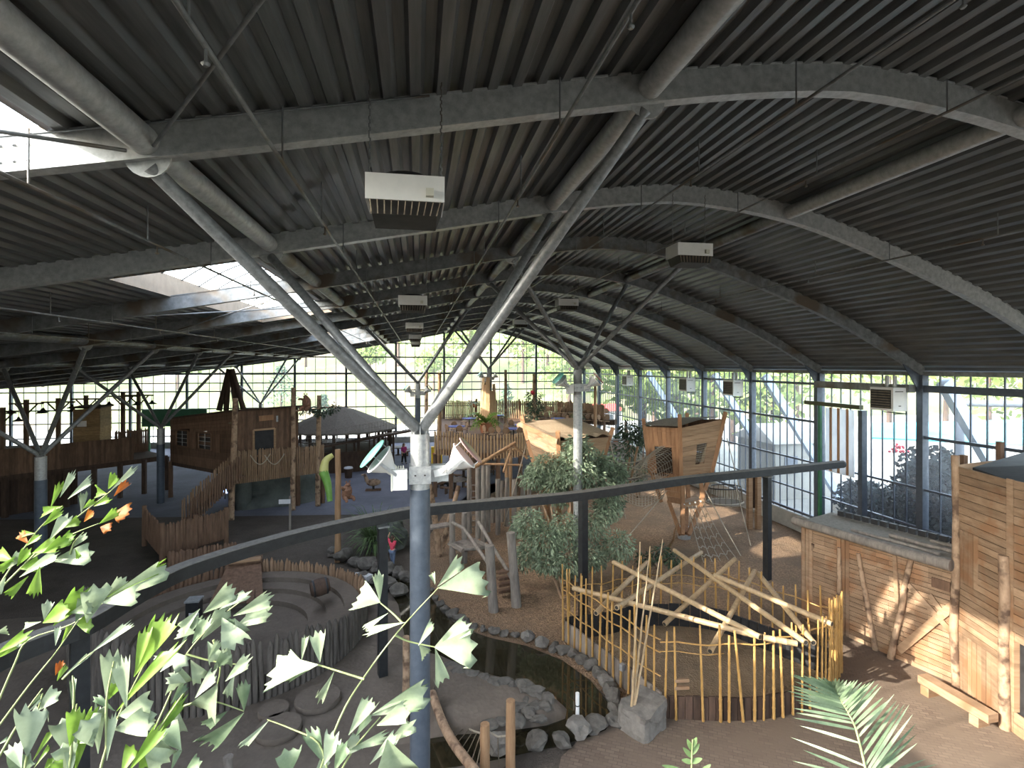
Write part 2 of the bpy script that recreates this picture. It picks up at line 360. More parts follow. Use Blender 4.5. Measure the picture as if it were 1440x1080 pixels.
# skylights
for q, (a, b) in enumerate(SKY):
    lab = ['long bright roof opening at the upper left edge above the nearest roof arch', 'largest bright roof skylight with a tan upstand, left of the big branching column', 'smaller bright roof skylight behind the left arms of the big branching column', 'smallest and farthest bright roof skylight towards the rear glass wall'][q]
    t = thing('skylight', lab, 'skylight', (-5.55, a, zc(-5.55)), 'roof skylights')
    m = MB(); x0, x1 = sx0(q), SKX[1]; z0, z1 = zc(x0) - .02, zc(x1) - .02; hh = .62
    for (p, r) in (((x0, a), (x0, b)), ((x0, b), (x1, b)), ((x1, b), (x1, a)), ((x1, a), (x0, a))):
        p3 = V((p[0], p[1], zc(p[0]))); r3 = V((r[0], r[1], zc(r[0])))
        m.add([p3, r3, r3 + V((0, 0, hh)), p3 + V((0, 0, hh))], [(0, 1, 2, 3)])
    m.build('upstand', 'skylight_curb', t)
    dome = lambda s, w: V((x0 + (x1 - x0) * s, a + (b - a) * w, zc(x0) + (zc(x1) - zc(x0)) * s + hh + .55 * math.sin(math.pi * s)))
    m = MB(); m.grid(dome, 12, 2); m.build('dome', 'pane_clear', t)
    for i in range(int((b - a) / 1.3) + 1):
        w = min(1, i * 1.3 / (b - a)); m = MB(); m.tube([dome(s / 8, w) + V((0, 0, -.03)) for s in range(9)], .022, 5); m.build('rib', 'black_steel', t)
# wall helpers
def rail(m, p, q, w, h): m.bar(p, q, w, h)
wb = thing('wall_back', None, None, (0, YB, 0), kind='structure')
px = [-12.57 + 5.16 * k for k in range(-5, 7)]
for x in px:
    m = MB(); m.box((x, YB - .1, prof(x) / 2), (.2, .26, prof(x))); m.build('post', 'blue_steel', wb)
for z, w in ((10.7, .1), (9.2, .13), (7.45, .2), (6.5, .1), (5.66, .12), (3.9, .12), (2.6, .1), (1.2, .1)):
    xs = [x for x in [XL + .1 * i for i in range(610)] if prof(min(x, XW)) > z]
    m = MB(); m.box(((xs[0] + xs[-1]) / 2, YB - .06, z), (xs[-1] - xs[0], .12, w)); m.build('transom', 'blue_steel', wb)
m = MB(); x = XL + .5
while x < XW: m.box((x, YB, prof(x) / 2), (.045, .06, prof(x))); x += 1.032
m.build('glazing_bars', 'blue_steel', wb)
m = MB(); xs = [XL + i * (XW - XL) / 60 for i in range(61)]
m.add([V((x, YB + .05, 0)) for x in xs] + [V((x, YB + .05, prof(x) + .3)) for x in xs], [(i, i + 1, 62 + i, 61 + i) for i in range(60)]); m.build('glass_panes', 'pane', wb)
m = MB(); m.box(((XL + XW) / 2, YB - .1, .3), (XW - XL, .3, .6)); struct('trim_1', m, 'concrete')
# right glass wall
wr = thing('wall_right', None, None, (XW, 20, 0), kind='structure')
zt = 7.92
for k in range(-1, 11):
    y0, y1 = FY(k) + .14, FY(k + 1) - .14
    zz = [(7.42, .12), (5.58, .11), (3.6, .08), (2.1, .07), (.95, .12)]
    if k == 2: zz[0] = (7.42, .26)
    if k == 3: zz = [(7.42, .26), (3.6, .08), (2.1, .07), (.95, .12)]
    for z, w in zz:
        m = MB(); m.box((XW - .02, (y0 + y1) / 2, z), (.12, y1 - y0, w)); m.build('transom', 'blue_steel', wr)
    m = MB()
    for i in range(1, 9):
        y = y0 + (y1 - y0) * i / 9; m.box((XW + .02, y, (zt + .8) / 2), (.05, .04, zt - .8))
    m.build('glazing_bars', 'blue_steel', wr)
    m = MB(); m.add([(XW + .06, y0, .8), (XW + .06, y1, .8), (XW + .06, y1, zt), (XW + .06, y0, zt)], [(0, 1, 2, 3)]); m.build('glass_pane', 'pane', wr)
m = MB(); m.box((XW, (FY(-1) + YB) / 2, .4), (.3, YB - FY(-1), .84)); struct('trim_2', m, 'concrete')
m = MB(); m.box((XW + .02, (FY(-1) + YB) / 2, 7.99), (.2, YB - FY(-1), .16)); struct('trim_3', m, 'galv_dark')
m = MB(); m.box((XL, 28, 3), (.2, 64, 6.1)); struct('wall_left', m, 'galv_dark')
wf = thing('wall_front', None, None, (0, -3.5, 0), kind='structure')  # unseen wall behind the camera, shaped to dose the front fill
m = MB(); m.box(((XL + XW) / 2, -3.5, 2.5), (XW - XL, .2, 5)); m.build('plinth', 'concrete', wf)  # tall plinth keeps the front fill off the lower ground
m = MB(); m.add([(XL, -3.5, 5), (XW, -3.5, 5), (XW, -3.5, 12.4), (XL, -3.5, 12.4)], [(0, 1, 2, 3)]); m.build('glass_panes', 'pane_fill_tint', wf)
# steel portal and sliding screen beside the right glass wall (between third and fourth posts)
d = thing('door_1', None, None, (XW - .4, 20.5, 0), kind='structure')
for y, h in ((22.1, 7.55), (19.55, 6.4)):
    m = MB(); m.box((XW - .35, y, h / 2), (.25, .22, h)); m.build('door_post', 'blue_steel', d)
m = MB(); m.box((XW - .35, 19.7, 7.42), (.28, 4.9, .3)); m.build('lintel', 'galv_dark', d)
m = MB(); m.box((XW - .65, 20.9, 6.55), (.2, 3.2, .18)); m.build('slide_rail', 'green_rail', d)
m = MB(); m.box((XW - .45, 21.85, 3.3), (.12, .12, 6.4)); m.build('green_post', 'green_paint', d)
m = MB(); m.box((XW - .3, 20.85, 4.9), (.06, 1.6, 2.9)); m.build('screen', 'screen_white', d)
for y in (20.35, 20.85, 21.3): 
    m = MB(); m.box((XW - .36, y, 4.95), (.06, .09, 2.9)); m.build('batten', 'orange_wood', d)
# ================================================================== STEEL FRAME
def isec(m, path, w, h, tf=.025, tw=.03):
    """I beam swept along a path lying in a plane of constant y: bottom edge = path"""
    n = len(path); vs = []; fs = []
    prof_ = [(-w/2, 0), (w/2, 0), (w/2, tf), (tw/2, tf), (tw/2, h-tf), (w/2, h-tf), (w/2, h), (-w/2, h), (-w/2, h-tf), (-tw/2, h-tf), (-tw/2, tf), (-w/2, tf)]
    k = len(prof_)
    for p in path:
        for a, b in prof_: vs.append(V((p[0], p[1] + a, p[2] + b)))
    for i in range(n - 1):
        for j in range(k): fs.append((i*k+j, (i+1)*k+j, (i+1)*k+(j+1) % k, i*k+(j+1) % k))
    m.add(vs, fs)
AX = [XL + (XW - XL) * i / 110 for i in range(111)]
arch_lab = {1: 'nearest curved grey steel roof arch, crossing the top of the view', 2: 'second curved steel roof arch from the viewer, behind the nearest ceiling heater', 3: 'third curved steel roof arch, meeting the right glass wall beside the nearest wall heater'}
for k in range(0, 12):
    t = thing('roof_arch', arch_lab.get(k, 'curved steel roof arch, %s from the viewer, counting from the top of the view' % ORD[k - 1] if k else 'curved steel roof arch just overhead, outside the top edge of the view'), 'roof beam', (XW, FY(k), 0), 'curved steel roof arches')
    m = MB(); isec(m, [(x, FY(k), prof(x) - .1) for x in AX], .2, .42, tw=.17)
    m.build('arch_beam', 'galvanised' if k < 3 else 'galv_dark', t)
    m = MB(); m.box((XW - .13, FY(k), 3.98), (.03, .26, 7.96)); m.box((XW, FY(k) + .12, 3.98), (.28, .03, 7.96)); m.box((XW, FY(k) - .12, 3.98), (.28, .03, 7.96))
    m.build('wall_post', 'blue_steel', t)
    m = MB(); m.add([(XW - .16, FY(k) - .02, 8.35), (XW - .16, FY(k) - .02, 7.3), (XW - .9, FY(k) - .02, 8.4), (XW - .16, FY(k) + .02, 8.35), (XW - .16, FY(k) + .02, 7.3), (XW - .9, FY(k) + .02, 8.4)], [(0, 1, 2), (5, 4, 3), (0, 3, 4, 1), (1, 4, 5, 2), (2, 5, 3, 0)]); m.build('haunch', 'blue_steel', t)
    if k == 1:
        for x in (-4.45, -4.32, -4.19):
            for dz in (.0, .18):
                m = MB(); m.lathe((x, FY(1) - .1, prof(x) + dz), [(.018, 0), (.018, .018), (.0, .026)], 8, (0, -1, 0)); m.build('bolt', 'galv_bright', t)
TX = [-18.3, -12.2, -3.05, 3.06, 9.15]
for x in TX:
    lab = {-3.05: 'thick round roof tube left of the ceiling heaters, above the left arms of the column', 3.06: 'thick round roof tube right of the ceiling heaters, above the right arms of the column', 9.15: 'rusty round steel roof tube on the right side of the vault', -12.2: 'round steel roof tube over the left hall, above the left branching columns', -18.3: 'round steel roof tube farthest left under the low roof'}[x]
    t = thing('roof_tube', lab, 'roof tube', (x, FY(0), prof(x)), 'longitudinal roof tubes')
    for k in range(-1, 11):
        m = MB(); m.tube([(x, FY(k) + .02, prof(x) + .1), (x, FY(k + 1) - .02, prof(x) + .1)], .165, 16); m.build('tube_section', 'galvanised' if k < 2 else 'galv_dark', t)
# branching columns
def tree_column(x, k, zj, lab, arms, lo='column_blue', r=.165, span=3.05):
    y = FY(k); t = thing('branching_column', lab, 'column', (x, y, 0), 'branching steel columns')
    m = MB(); m.tube([(x, y, 0), (x, y, zj - .95)], r * 1.05, 24); m.build('lower_post', lo, t)
    m = MB(); m.tube([(x, y, zj - .95), (x, y, zj)], r, 24); m.build('upper_post', 'galv_bright' if lo == 'column_blue' else 'galv_dark', t)
    m = MB()
    for a in range(4): m.box((x, y, zj + .06), (.3, .02, .16), rz=a * math.pi / 4)
    m.build('head_plate', 'galv_bright', t)
    for (xa, ka) in arms:
        ya = FY(ka); p = V((x, y, zj + .02)); q = V((xa, ya, prof(xa) - .14)); d = (q - p).normalized()
        m = MB(); m.tube([p + d * .12, q - d * .03], .088 if k == 1.5 else .085, 14)
        m.build('arm', 'arm_steel', t)
        m = MB(); s = 1 if xa > x else -1
        m.lathe((xa, ya - .015, prof(xa) - .04), [(.25, 0), (.25, .03)], 20, (0, 1, 0)); m.build('gusset', 'galvanised', t)
    return t
col1 = tree_column(0.05, 1.5, 7.12, 'big steel branching column in the centre foreground with two white floodlights', [(-3.05, 1), (3.06, 1), (-3.05, 2), (3.06, 2)])
col2 = tree_column(6.1, 3.5, 8.13, 'steel branching column in front of the left tree cabin and leafy shrub', [(3.06, 3), (9.15, 3), (3.06, 4), (9.15, 4)], lo='galv_bright')
col3 = tree_column(0.05, 6.5, 7.12, 'dark steel branching column seen straight behind the big central column', [(-3.05, 6), (3.06, 6), (-3.05, 7), (3.06, 7)])
col4 = tree_column(6.1, 8.5, 8.0, 'far steel branching column rising from the wood-clad trunk on the rear terrace', [(3.06, 8), (9.15, 8), (3.06, 9), (9.15, 9)])
tree_column(-15.25, 4.5, 4.55, 'steel branching column at the left edge of the view behind the palm leaves', [(-18.3, 4), (-12.2, 4), (-18.3, 5), (-12.2, 5)], lo='column_blue', r=.2)
tree_column(-15.25, 6.5, 4.5, 'steel branching column standing left of the dark timber house', [(-18.3, 6), (-12.2, 6), (-18.3, 7), (-12.2, 7)], lo='column_blue', r=.2)
tree_column(-15.25, 10.5, 4.5, 'farthest left branching column, seen above the roof of the dark timber house', [(-18.3, 10), (-12.2, 10), (-18.3, 11), (-12.2, 11)], lo='column_blue', r=.2)
# sprinkler pipes under the roof
def pipe(x, lab, y0=-2, y1=56, drop=.35, r=.023):
    z = lambda y: prof(x) - drop
    t = thing('sprinkler_pipe', lab, 'pipe', (x, y0, prof(x)), 'thin pipes under the roof')
    m = MB(); m.tube([(x, y0, z(0)), (x, y1, z(0))], r, 8); m.build('pipe', 'galv_dark', t)
    y = y0 + .8; i = 0
    while y < y1:
        m = MB(); m.tube([(x, y, z(0)), (x, y, prof(x) + .32)], .012, 5)
        m.build('hanger', 'galv_dark', t)
        if i % 2 == 0:
            m = MB(); m.lathe((x, y + .3, z(0) - .15), [(.02, 0), (.035, .02), (.012, .04), (.012, .15)], 8); m.build('sprinkler_head', 'galv_dark', t)
        y += 2.6; i += 1
pipe(-1.55, 'thin pipe hanging under the roof left of the nearest ceiling heater')
pipe(1.8, 'thin pipe hanging under the roof right of the nearest ceiling heater')
pipe(5.2, 'thin pipe under the roof passing right of the big arm of the central column')
pipe(7.7, 'thin pipe under the crown of the roof, third pipe right of the heaters', drop=.2)
pipe(12.0, 'thin pipe under the descending right flank of the roof', drop=.15)
pipe(-4.15, 'pale thin pipe crossing the upper left corner under the bright skylight', drop=.3)
pipe(-8.6, 'thin pipe crossing below the left edge of the largest skylight', drop=.25)
pipe(-10.6, 'thin pipe across the low left roof, nearest to the left branching columns', drop=.25)
# round tie rods
for i, (p, q, lab) in enumerate([((-2.9, FY(1) - .2), (0.9, FY(0) + .1), 'thin diagonal brace rod at the top left running up from the nearest roof arch'), ((-9.0, FY(0)), (-3.2, FY(1) - .15), 'thin brace rod at the left edge under the bright skylight'), ((-9.1, FY(3)), (-3.1, FY(4)), 'thin brace rod crossing the largest skylight'), ((-9.1, FY(4)), (-3.1, FY(3)), 'second thin brace rod crossing the largest skylight the other way')]):
    m = MB(); m.tube([(p[0], p[1], prof(p[0]) - .02), (q[0], q[1], prof(q[0]) - .02)], .022, 6); solo('brace_rod', m, 'galv_dark', lab, 'rod', 'thin brace rods')
m = MB(); pts = [(x, FY(1) - .14, prof(x) + .27) for x in (-4.6, -3.6, -2.4, -1.2, -.2, .15)]; m.tube(pts, .014, 5); solo('conduit', m, 'galv_dark', 'thin electric conduit running along the top of the nearest roof arch', 'conduit')
# ------------------------------------------------------------------ ceiling heaters
def heater(x, y, zt, lab, w=.87):
    t = thing('ceiling_heater', lab, 'heater', (x, y, zt), 'ceiling heaters'); h = .29
    m = MB(); m.box((0, 0, -h / 2), (w, .62, h)); m.build('casing', 'white_paint', t, False)
    m = MB(); m.add([(-.40, -.29, -h), (.42, -.29, -h), (.42, .28, -h), (-.40, .28, -h), (-.36, -.33, -h - .17), (.35, -.33, -h - .17), (.35, .2, -h - .2), (-.36, .2, -h - .2)], [(0, 1, 2, 3), (0, 4, 5, 1), (1, 5, 6, 2), (2, 6, 7, 3), (3, 7, 4, 0), (4, 7, 6, 5)]); ou = m.build('outlet', 'dark_grille', t, False)
    for i in range(11):
        x_ = -.36 + i * .071; m = MB(); m.add([(x_ * 1.08, -.31, -h - .01), (x_ * 1.08 + .014, -.345, -h - .01), (x_, -.345, -h - .17), (x_ - .014, -.345, -h - .17)], [(0, 1, 2, 3)]); m.build('louver', 'rust_fin', ou, False)
    m = MB(); m.box((.27, -.34, -.20), (.085, .07, .085)); m.build('switch_box', 'cream_paint', t, False)
    m = MB(); m.lathe((0, 0, 0), [(.3, 0), (.28, .05), (.12, .06)], 20); m.build('fan_cowl', 'black_steel', t, False)
    top = prof(x) + .33 - zt
    for sx in (-.41, .41):
        m = MB(); z = 0
        while z < top:
            m.tube([(sx + (.006 if int(z / .05) % 2 else -.006), 0, z), (sx + (.006 if int(z / .05) % 2 else -.006), 0, z + .045)], .009, 4); z += .042
        m.build('chain', 'galv_dark', t, False)
    return t
h0 = heater(-.13, 6.35, 10.43, 'nearest white ceiling heater with dark louvered outlet, hanging at the nearest roof arch')
for i, (x, y, z, lab) in enumerate([(-.13, 16.75, 10.43, 'second white ceiling heater in the central row, between the column arms'), (-.13, 27.15, 10.43, 'third small white ceiling heater in the central row'), (-.13, 37.55, 10.43, 'fourth tiny ceiling heater in the central row, before the rear glass wall'), (-.13, 47.9, 10.43, 'farthest and lowest-looking ceiling heater of the central row'),
    (6.3, 11.6, 11.12, 'cream ceiling heater at the right under the crown of the vault'), (6.3, 22.0, 11.12, 'small dim ceiling heater behind the cream one on the right, above the second branching column'), (6.3, 32.4, 11.12, 'faint far ceiling heater of the right row near the rear arches')]):
    copy_tree(h0, (x, y, z), label=lab)
def wall_heater(y, lab):
    x = XW - .75; t = thing('wall_heater', lab, 'heater', (x, y, 6.55), 'wall heaters')
    m = MB(); m.box((0, 0, .45), (.62, 1.05, .9)); m.build('casing', 'white_paint', t, False)
    m = MB(); m.box((-.32, .02, .45), (.04, .9, .72))
    gr = m.build('grille', 'dark_grille', t, False)
    for i in range(7):
        m = MB(); m.box((-.35, .02, .14 + i * .1), (.02, .88, .02)); m.build('slat', 'rust_fin', gr, False)
    for dy in (-.2, .15):
        m = MB(); m.tube([(.1, dy, .9), (.1, dy, 1.35)], .07, 10); m.build('flue', 'galv_bright', t, False)
    m = MB(); m.tube([(-.25, -.5, -.1), (.3, -.5, -.1), (.3, .5, -.1)], .02, 5); m.tube([(.3, -.5, -.1), (.3, -.5, 1.0)], .02, 5); m.build('bracket', 'black_steel', t, False)
    m = MB(); m.box((-.05, -.53, .75), (.36, .01, .03)); m.box((-.02, -.53, .2), (.1, .01, .03)); m.build('label_strip', 'dark_grille', t, False)
    return t
w0 = wall_heater(FY(3) + .75, 'largest white wall heater with dark grille, on the right beside the third arch post')
for y, lab in ((FY(5) + .75, 'second white wall heater, high on the right glass wall above the rope tower'), (FY(6) + .9, 'third white wall heater, left of the rope tower roof'), (FY(8) + .9, 'farthest wall heater, just right of the second branching column')): copy_tree(w0, (XW - .75, y, 6.55), label=lab)
# ================================================================== POND, ROCKS, PEN, BEAM, SHED
pond = [(545, 800), (575, 812), (600, 832), (622, 862), (650, 884), (690, 897), (740, 908), (790, 928), (830, 956), (853, 985), (862, 1008), (852, 1026), (830, 1036), (790, 1048), (745, 1058), (690, 1070), (640, 1078), (595, 1085), (575, 1040), (572, 960), (570, 900), (560, 850), (535, 812)]
m = MB(); m.add([G(u, v, .035) for u, v in pond], [tuple(range(len(pond)))[::-1]])
tag(solo('pond_water', m, 'water', 'still dark brown pond water curving round the sandy spit', 'water'), None, None, kind='stuff')
# sandy spit (raised)
spit = [(480, 905), (556, 905), (612, 926), (660, 947), (700, 960), (740, 968), (780, 984), (799, 1000), (797, 1013), (770, 1023), (720, 1030), (680, 1034), (640, 1036), (600, 1042), (556, 1050), (480, 1060)]
m = MB(); n = len(spit); low = [G(u, v, .0) for u, v in spit]; hm = [(0 if u < 500 else .35 if u < 570 else 1) for u, v in spit]; c = sum(low, V()) / n
vs = list(low)
for s_, z_ in ((.96, .1), (.86, .24), (.45, .33)): vs += [V(((p - c).x * s_ + c.x, (p - c).y * s_ + c.y, (z_ + .03 * noise.noise(p * 1.3)) * hm[i] + .004)) for i, p in enumerate(low)]
vs.append(V((c.x, c.y, .34))); fs = []
for r in range(3):
    for i in range(n): fs.append((r * n + (i + 1) % n, r * n + i, (r + 1) * n + i, (r + 1) * n + (i + 1) % n))
for i in range(n): fs.append((3 * n + (i + 1) % n, 3 * n + i, 4 * n))
m.add(vs, fs, True); tag(m.build('sand_spit', 'sand_grey'), None, None, kind='structure'); bpy.data.objects['sand_spit'].name = 'floor_sand_spit'
def rock(p, r, lab, grp, mat='stone', seed=None, flat=1.0):
    m = MB(); r = r * R.uniform(.9, 1.1); sx = R.uniform(.85, 1.35)
    m.blob((p[0], p[1], p[2] + r * .42), (r * sx, r * .9, r * .68 * flat), 2, .75, .9, seed if seed is not None else R.random() * 50, R.uniform(0, 3.1))
    lo = min(v.z for v in m.v); m.v = [V((v.x, v.y, v.z - lo + p[2] - .03)) for v in m.v]
    return solo('rock', m, mat, lab, 'rock', grp, base=(p[0], p[1], p[2]))
rim = [(606, 832, .2), (612, 842, .24), (619, 852, .26), (626, 861, .3), (636, 866, .3), (646, 871, .28), (655, 877, .27), (666, 884, .24), (680, 888, .26), (694, 891, .27), (709, 894, .25), (724, 896, .26), (742, 901, .4), (762, 910, .36), (780, 914, .3), (794, 920, .3), (807, 925, .3), (820, 933, .33), (832, 941, .32), (843, 952, .32), (852, 964, .32), (859, 976, .34), (863, 990, .33), (865, 1005, .32), (862, 1020, .33)]
for i, (u, v, r) in enumerate(rim):
    rock(G(u, v), r * .6, 'grey rock on the outer pond rim, %s counting from the central column rightwards' % ordn(i), 'rocks on the outer pond rim', 'stone_pale' if i in (12, 13, 20) else 'stone', seed=i * 1.7 + 1)
rock(G(836, 1028), .24, 'rounded grey rock at the near right end of the pond, next to the biggest one', 'rocks at the near pond end', seed=4)
rock(G(815, 1037), .3, 'largest pale boulder at the near pond edge, below the white post', 'rocks at the near pond end', 'stone_pale', 9)
rock(G(791, 1050), .27, 'dark pointed rock at the near pond edge, left of the pale boulder', 'rocks at the near pond end', seed=13)
rock(G(755, 1049), .29, 'flat grey rock at the near pond edge, second left of the pale boulder', 'rocks at the near pond end', seed=17, flat=.8)
rock(G(703, 1056), .27, 'squarish stone behind the rope bridge posts at the water edge', 'rocks at the near pond end', 'stone_pale', 21)
spitr = [(636, 935, .2), (648, 945, .24), (660, 950, .22), (672, 950, .2), (682, 955, .24), (695, 962, .28), (710, 963, .26), (722, 965, .24), (735, 967, .32), (748, 974, .24), (760, 978, .22), (772, 983, .26), (752, 990, .22), (738, 984, .2), (765, 994, .2), (728, 995, .26), (744, 1003, .24), (758, 1008, .2), (715, 985, .2), (703, 1015, .22), (688, 1020, .22), (730, 1013, .2)]
for i, (u, v, r) in enumerate(spitr):
    p = G(u, v, .27); rock((p.x, p.y, .2), r * .85, 'stone set in the sandy spit, %s counting from the central column rightwards' % ordn(i), 'stones on the sandy spit', seed=i * 2.3 + 60, flat=.7)
# white marker post in the water
t = thing('white_post', 'thin white post standing in the pond behind the pale boulder', 'post', G(812, 1020)); b = G(812, 1020)
m = MB(); m.tube([b, b + V((0, 0, .75))], .045, 10); m.build('shaft', 'white_paint', t)
for z in (.2, .45): 
    m = MB(); m.tube([b + V((0, 0, z)), b + V((0, 0, z + .025))], .05, 10); m.build('band', 'black_steel', t)
# block of rock
m = MB(); c = G(903, 1022); rot = Matrix.Rotation(.55, 3, 'Z'); bm = bmesh.new(); bmesh.ops.create_cube(bm, size=1); bmesh.ops.subdivide_edges(bm, edges=bm.edges[:], cuts=5, use_grid_fill=True)
vs = []
for v in bm.verts:
    p = V((v.co.x * .95, v.co.y * .8, v.co.z * .62)); p *= 1 - .09 * (abs(v.co.x) > .49) * (abs(v.co.y) > .49) - .03 * (v.co.z > .49); p += V((1, 1, 1)) * .07 * noise.noise(v.co * 2.6) + V((.09 * v.co.z, 0, .06 * v.co.x)); vs.append(c + V((0, 0, .27)) + rot @ p)
m.add(vs, [[v.index for v in f.verts] for f in bm.faces]); bm.free(); solo('stone_block', m, 'stone_pale', 'big squared rock at the near corner of the bamboo pen', 'rock')
# ------------------------------------------------------------------ bamboo pen
A, B, C, Dd = G(795, 902), G(930, 1010), G(1160, 985), G(1180, 945)
E_, F_, G_, H_, I_ = [V((p.x, p.y, 0)) for p in (G(1160, 912, .7), G(1066, 877, .7), G(998, 855, .7), G(913, 850, .7), G(850, 862, .7))]
def curve(pts, n=6):
    out = []
    for i in range(len(pts) - 1):
        a, b, c, d = pts[max(i - 1, 0)], pts[i], pts[i + 1], pts[min(i + 2, len(pts) - 1)]
        for j in range(n):
            t = j / n; out.append(.5 * ((2 * b) + (c - a) * t + (2 * a - 5 * b + 4 * c - d) * t * t + (3 * b - a - 3 * c + d) * t ** 3))
    return out + [pts[-1]]
back = curve([Dd, E_, F_, G_, H_, I_, A], 6); front = [B.lerp(C, i / 14) + V((.35, -.75, 0)).normalized() * (.45 * math.sin(math.pi * i / 14)) for i in range(15)]
left = [A.lerp(B, i / 12) for i in range(12)]; loop = left + front + [C.lerp(Dd, .5)] + back[:-1]
patch('floor_pen_sand', loop, .03, 'sand_pen')
pen = thing('bamboo_pen', 'round enclosure of yellow bamboo canes on a low plank wall, right of the pond', 'fence', B)
def plank_wall(path, h, th, mat_, name, gap=.13, parent=None, z0=0):
    m = MB(); acc = 0
    for p, q in zip(path, path[1:]):
        L = (q - p).length; n = max(1, round(L / gap))
        for i in range(n):
            a, b = p.lerp(q, (i + .04) / n), p.lerp(q, (i + .96) / n); hh = h + R.uniform(-.02, .02)
            m.bar(a + V((0, 0, z0 + hh / 2)), b + V((0, 0, z0 + hh / 2)), th, hh)
    return m.build(name, mat_, parent)
plank_wall(left + [B], .62, .05, 'grey_wood', 'plank_wall', .17, pen)
plank_wall(front, .55, .05, 'dark_wood', 'plank_wall', .17, pen)
plank_wall([C, C.lerp(Dd, .5), Dd] + back, .72, .04, 'tarp_black', 'dark_lining', .5, pen)
inn = lambda p: p + (V((7.6, 13.6, 0)) - p).normalized() * .06
plank_wall([inn(p) for p in left], .6, .02, 'tarp_black', 'dark_lining', .5, pen)
def cane(p, h, r=.03, lean=(0, 0), name='cane', mat='bamboo', parent=None, z0=.02):
    m = MB(); pts = []; rs = []; n = 9; q = V((p.x + lean[0], p.y + lean[1], z0 + h)); p = V((p.x, p.y, z0))
    for i in range(n):
        for dt, k in ((0, 1.0), (.015, 1.22), (.03, 1.0)):
            t = min(1, i / n + dt + .001); pts.append(p.lerp(q, t)); rs.append(r * k * (1 - .25 * t))
    pts.append(q); rs.append(r * .72); m.tube(pts, rs, 7); return m.build(name, mat, parent)
def along(path, step):
    out = []; carry = 0
    for p, q in zip(path, path[1:]):
        L = (q - p).length; d = carry
        while d < L: out.append(p.lerp(q, d / L)); d += step
        carry = d - L
    return out
rad = lambda p: (p - V((7.6, 13.6, 0))).normalized() * .07
cp = []
for p in along(left + [B], .29): cp.append((p, 2.25))
fr = [t for t in (0.02, .07, .19, .27, .31, .38, .44, .49, .55, .61, .68, .75, .82, .88, .93, .97)]
for t in fr: cp.append((front[0].lerp(front[-1], t) + V((.35, -.75, 0)).normalized() * (.45 * math.sin(math.pi * t)), 2.2))
for p in along([C, C.lerp(Dd, .5), Dd], .26): cp.append((p, 2.35))
for p in along(back[:26], .33): cp.append((p, 2.2))
for p in along(back[26:], .36): cp.append((p, 2.1))
for i, (p, h) in enumerate(cp[:100]):
    p = p + rad(p); cane(p, h * R.uniform(.92, 1.06), R.uniform(.026, .036), (R.uniform(-.06, .06) + (-.28 if i == 19 else 0), R.uniform(-.06, .06)), parent=pen)
def railp(path, z, r=.018):
    m = MB(); m.tube([p + rad(p) + V((0, 0, z + .03 * math.sin(i * 1.7))) for i, p in enumerate(path)], r, 6); m.build('rail', 'bamboo', pen)
for z in (1.0, 1.55, 1.85): railp(left + [B], z)
railp(front[:9], 1.82); railp(front[7:], 1.9); railp(front[:5], 1.6, .012)
for z in (1.5, 1.8): railp([C, C.lerp(Dd, .5), Dd] + back[:19], z)
for z in (1.35, 1.6): railp(back[16:], z, .014)
m = MB(); q = front[1] + rad(front[1]); q2 = front[2] + rad(front[2]); m.box((q + V((.12, -.03, .95))), (.34, .05, .07), rz=-.1); m.build('latch_board', 'pale_plank', pen)
m = MB(); m.box((q + V((.12, -.03, .78))), (.34, .05, .07), rz=-.1); m.build('latch_board', 'pale_plank', pen)
m = MB(); m.box(left[8] + V((-.1, -.12, .62)), (.1, .1, .16), rz=.5); m.build('tap_box', 'galv_bright', pen)
k = 1 / 3.27
poles = [((335, 165), (1010, 510), 2.15, 2.05), ((255, 400), (490, 165), 1.75, 1.95), ((350, 375), (740, 120), 1.95, 1.8), ((570, 450), (895, 150), 1.2, 2.15), ((615, 110), (1220, 535), 2.0, 1.95), ((780, 575), (985, 205), 1.55, 2.1), ((1000, 215), (1255, 535), 2.0, 1.9), ((800, 225), (1340, 450), 2.1, 2.0), ((150, 285), (1020, 510), 1.85, 2.0), ((1025, 512), (1180, 540), 2.02, 1.98)]
pd = ['long pale bamboo pole from the far left to the front centre of the pen', 'short thick bamboo pole leaning at the left side of the pen', 'bamboo pole rising from the left side of the pen to its far rim', 'smooth grey pole leaning from inside the pen up to the right', 'long bamboo pole from the far rim down to the front right of the pen', 'bamboo pole with a dark hollow end pointing down into the pen centre', 'bamboo pole on the right of the pen ending at its front right corner', 'pale bamboo pole lying across the right rear of the pen', 'longest near-horizontal bamboo pole along the front left of the pen', 'short thick bamboo piece on the front rail, right of the crossing ends']
for (a, b, za, zb), lab in zip(poles, pd):
    p, q = G(760 + a[0] * k, 740 + a[1] * k, za), G(760 + b[0] * k, 740 + b[1] * k, zb); t = thing('bamboo_pole', lab, 'bamboo pole', (p.x, p.y, p.z), 'loose bamboo poles on the pen')
    m = MB(); pts = []; rs = []; n = max(3, int((q - p).length / .45))
    for i in range(n):
        for dt, w in ((0, 1), (.012, 1.1), (.024, 1)): pts.append(p.lerp(q, min(1, i / n + dt))); rs.append(.068 * w)
    pts.append(q); rs.append(.066); m.tube(pts, rs, 10); m.build('culm', 'bamboo_pale', t)
    d = (q - p).normalized(); m = MB(); e = q if b[1] > a[1] else p; s_ = 1 if b[1] > a[1] else -1; m.lathe(e, [(.048, 0), (.05, s_ * .006)], 10, d); m.build('hollow_end', 'dark_grille', t)
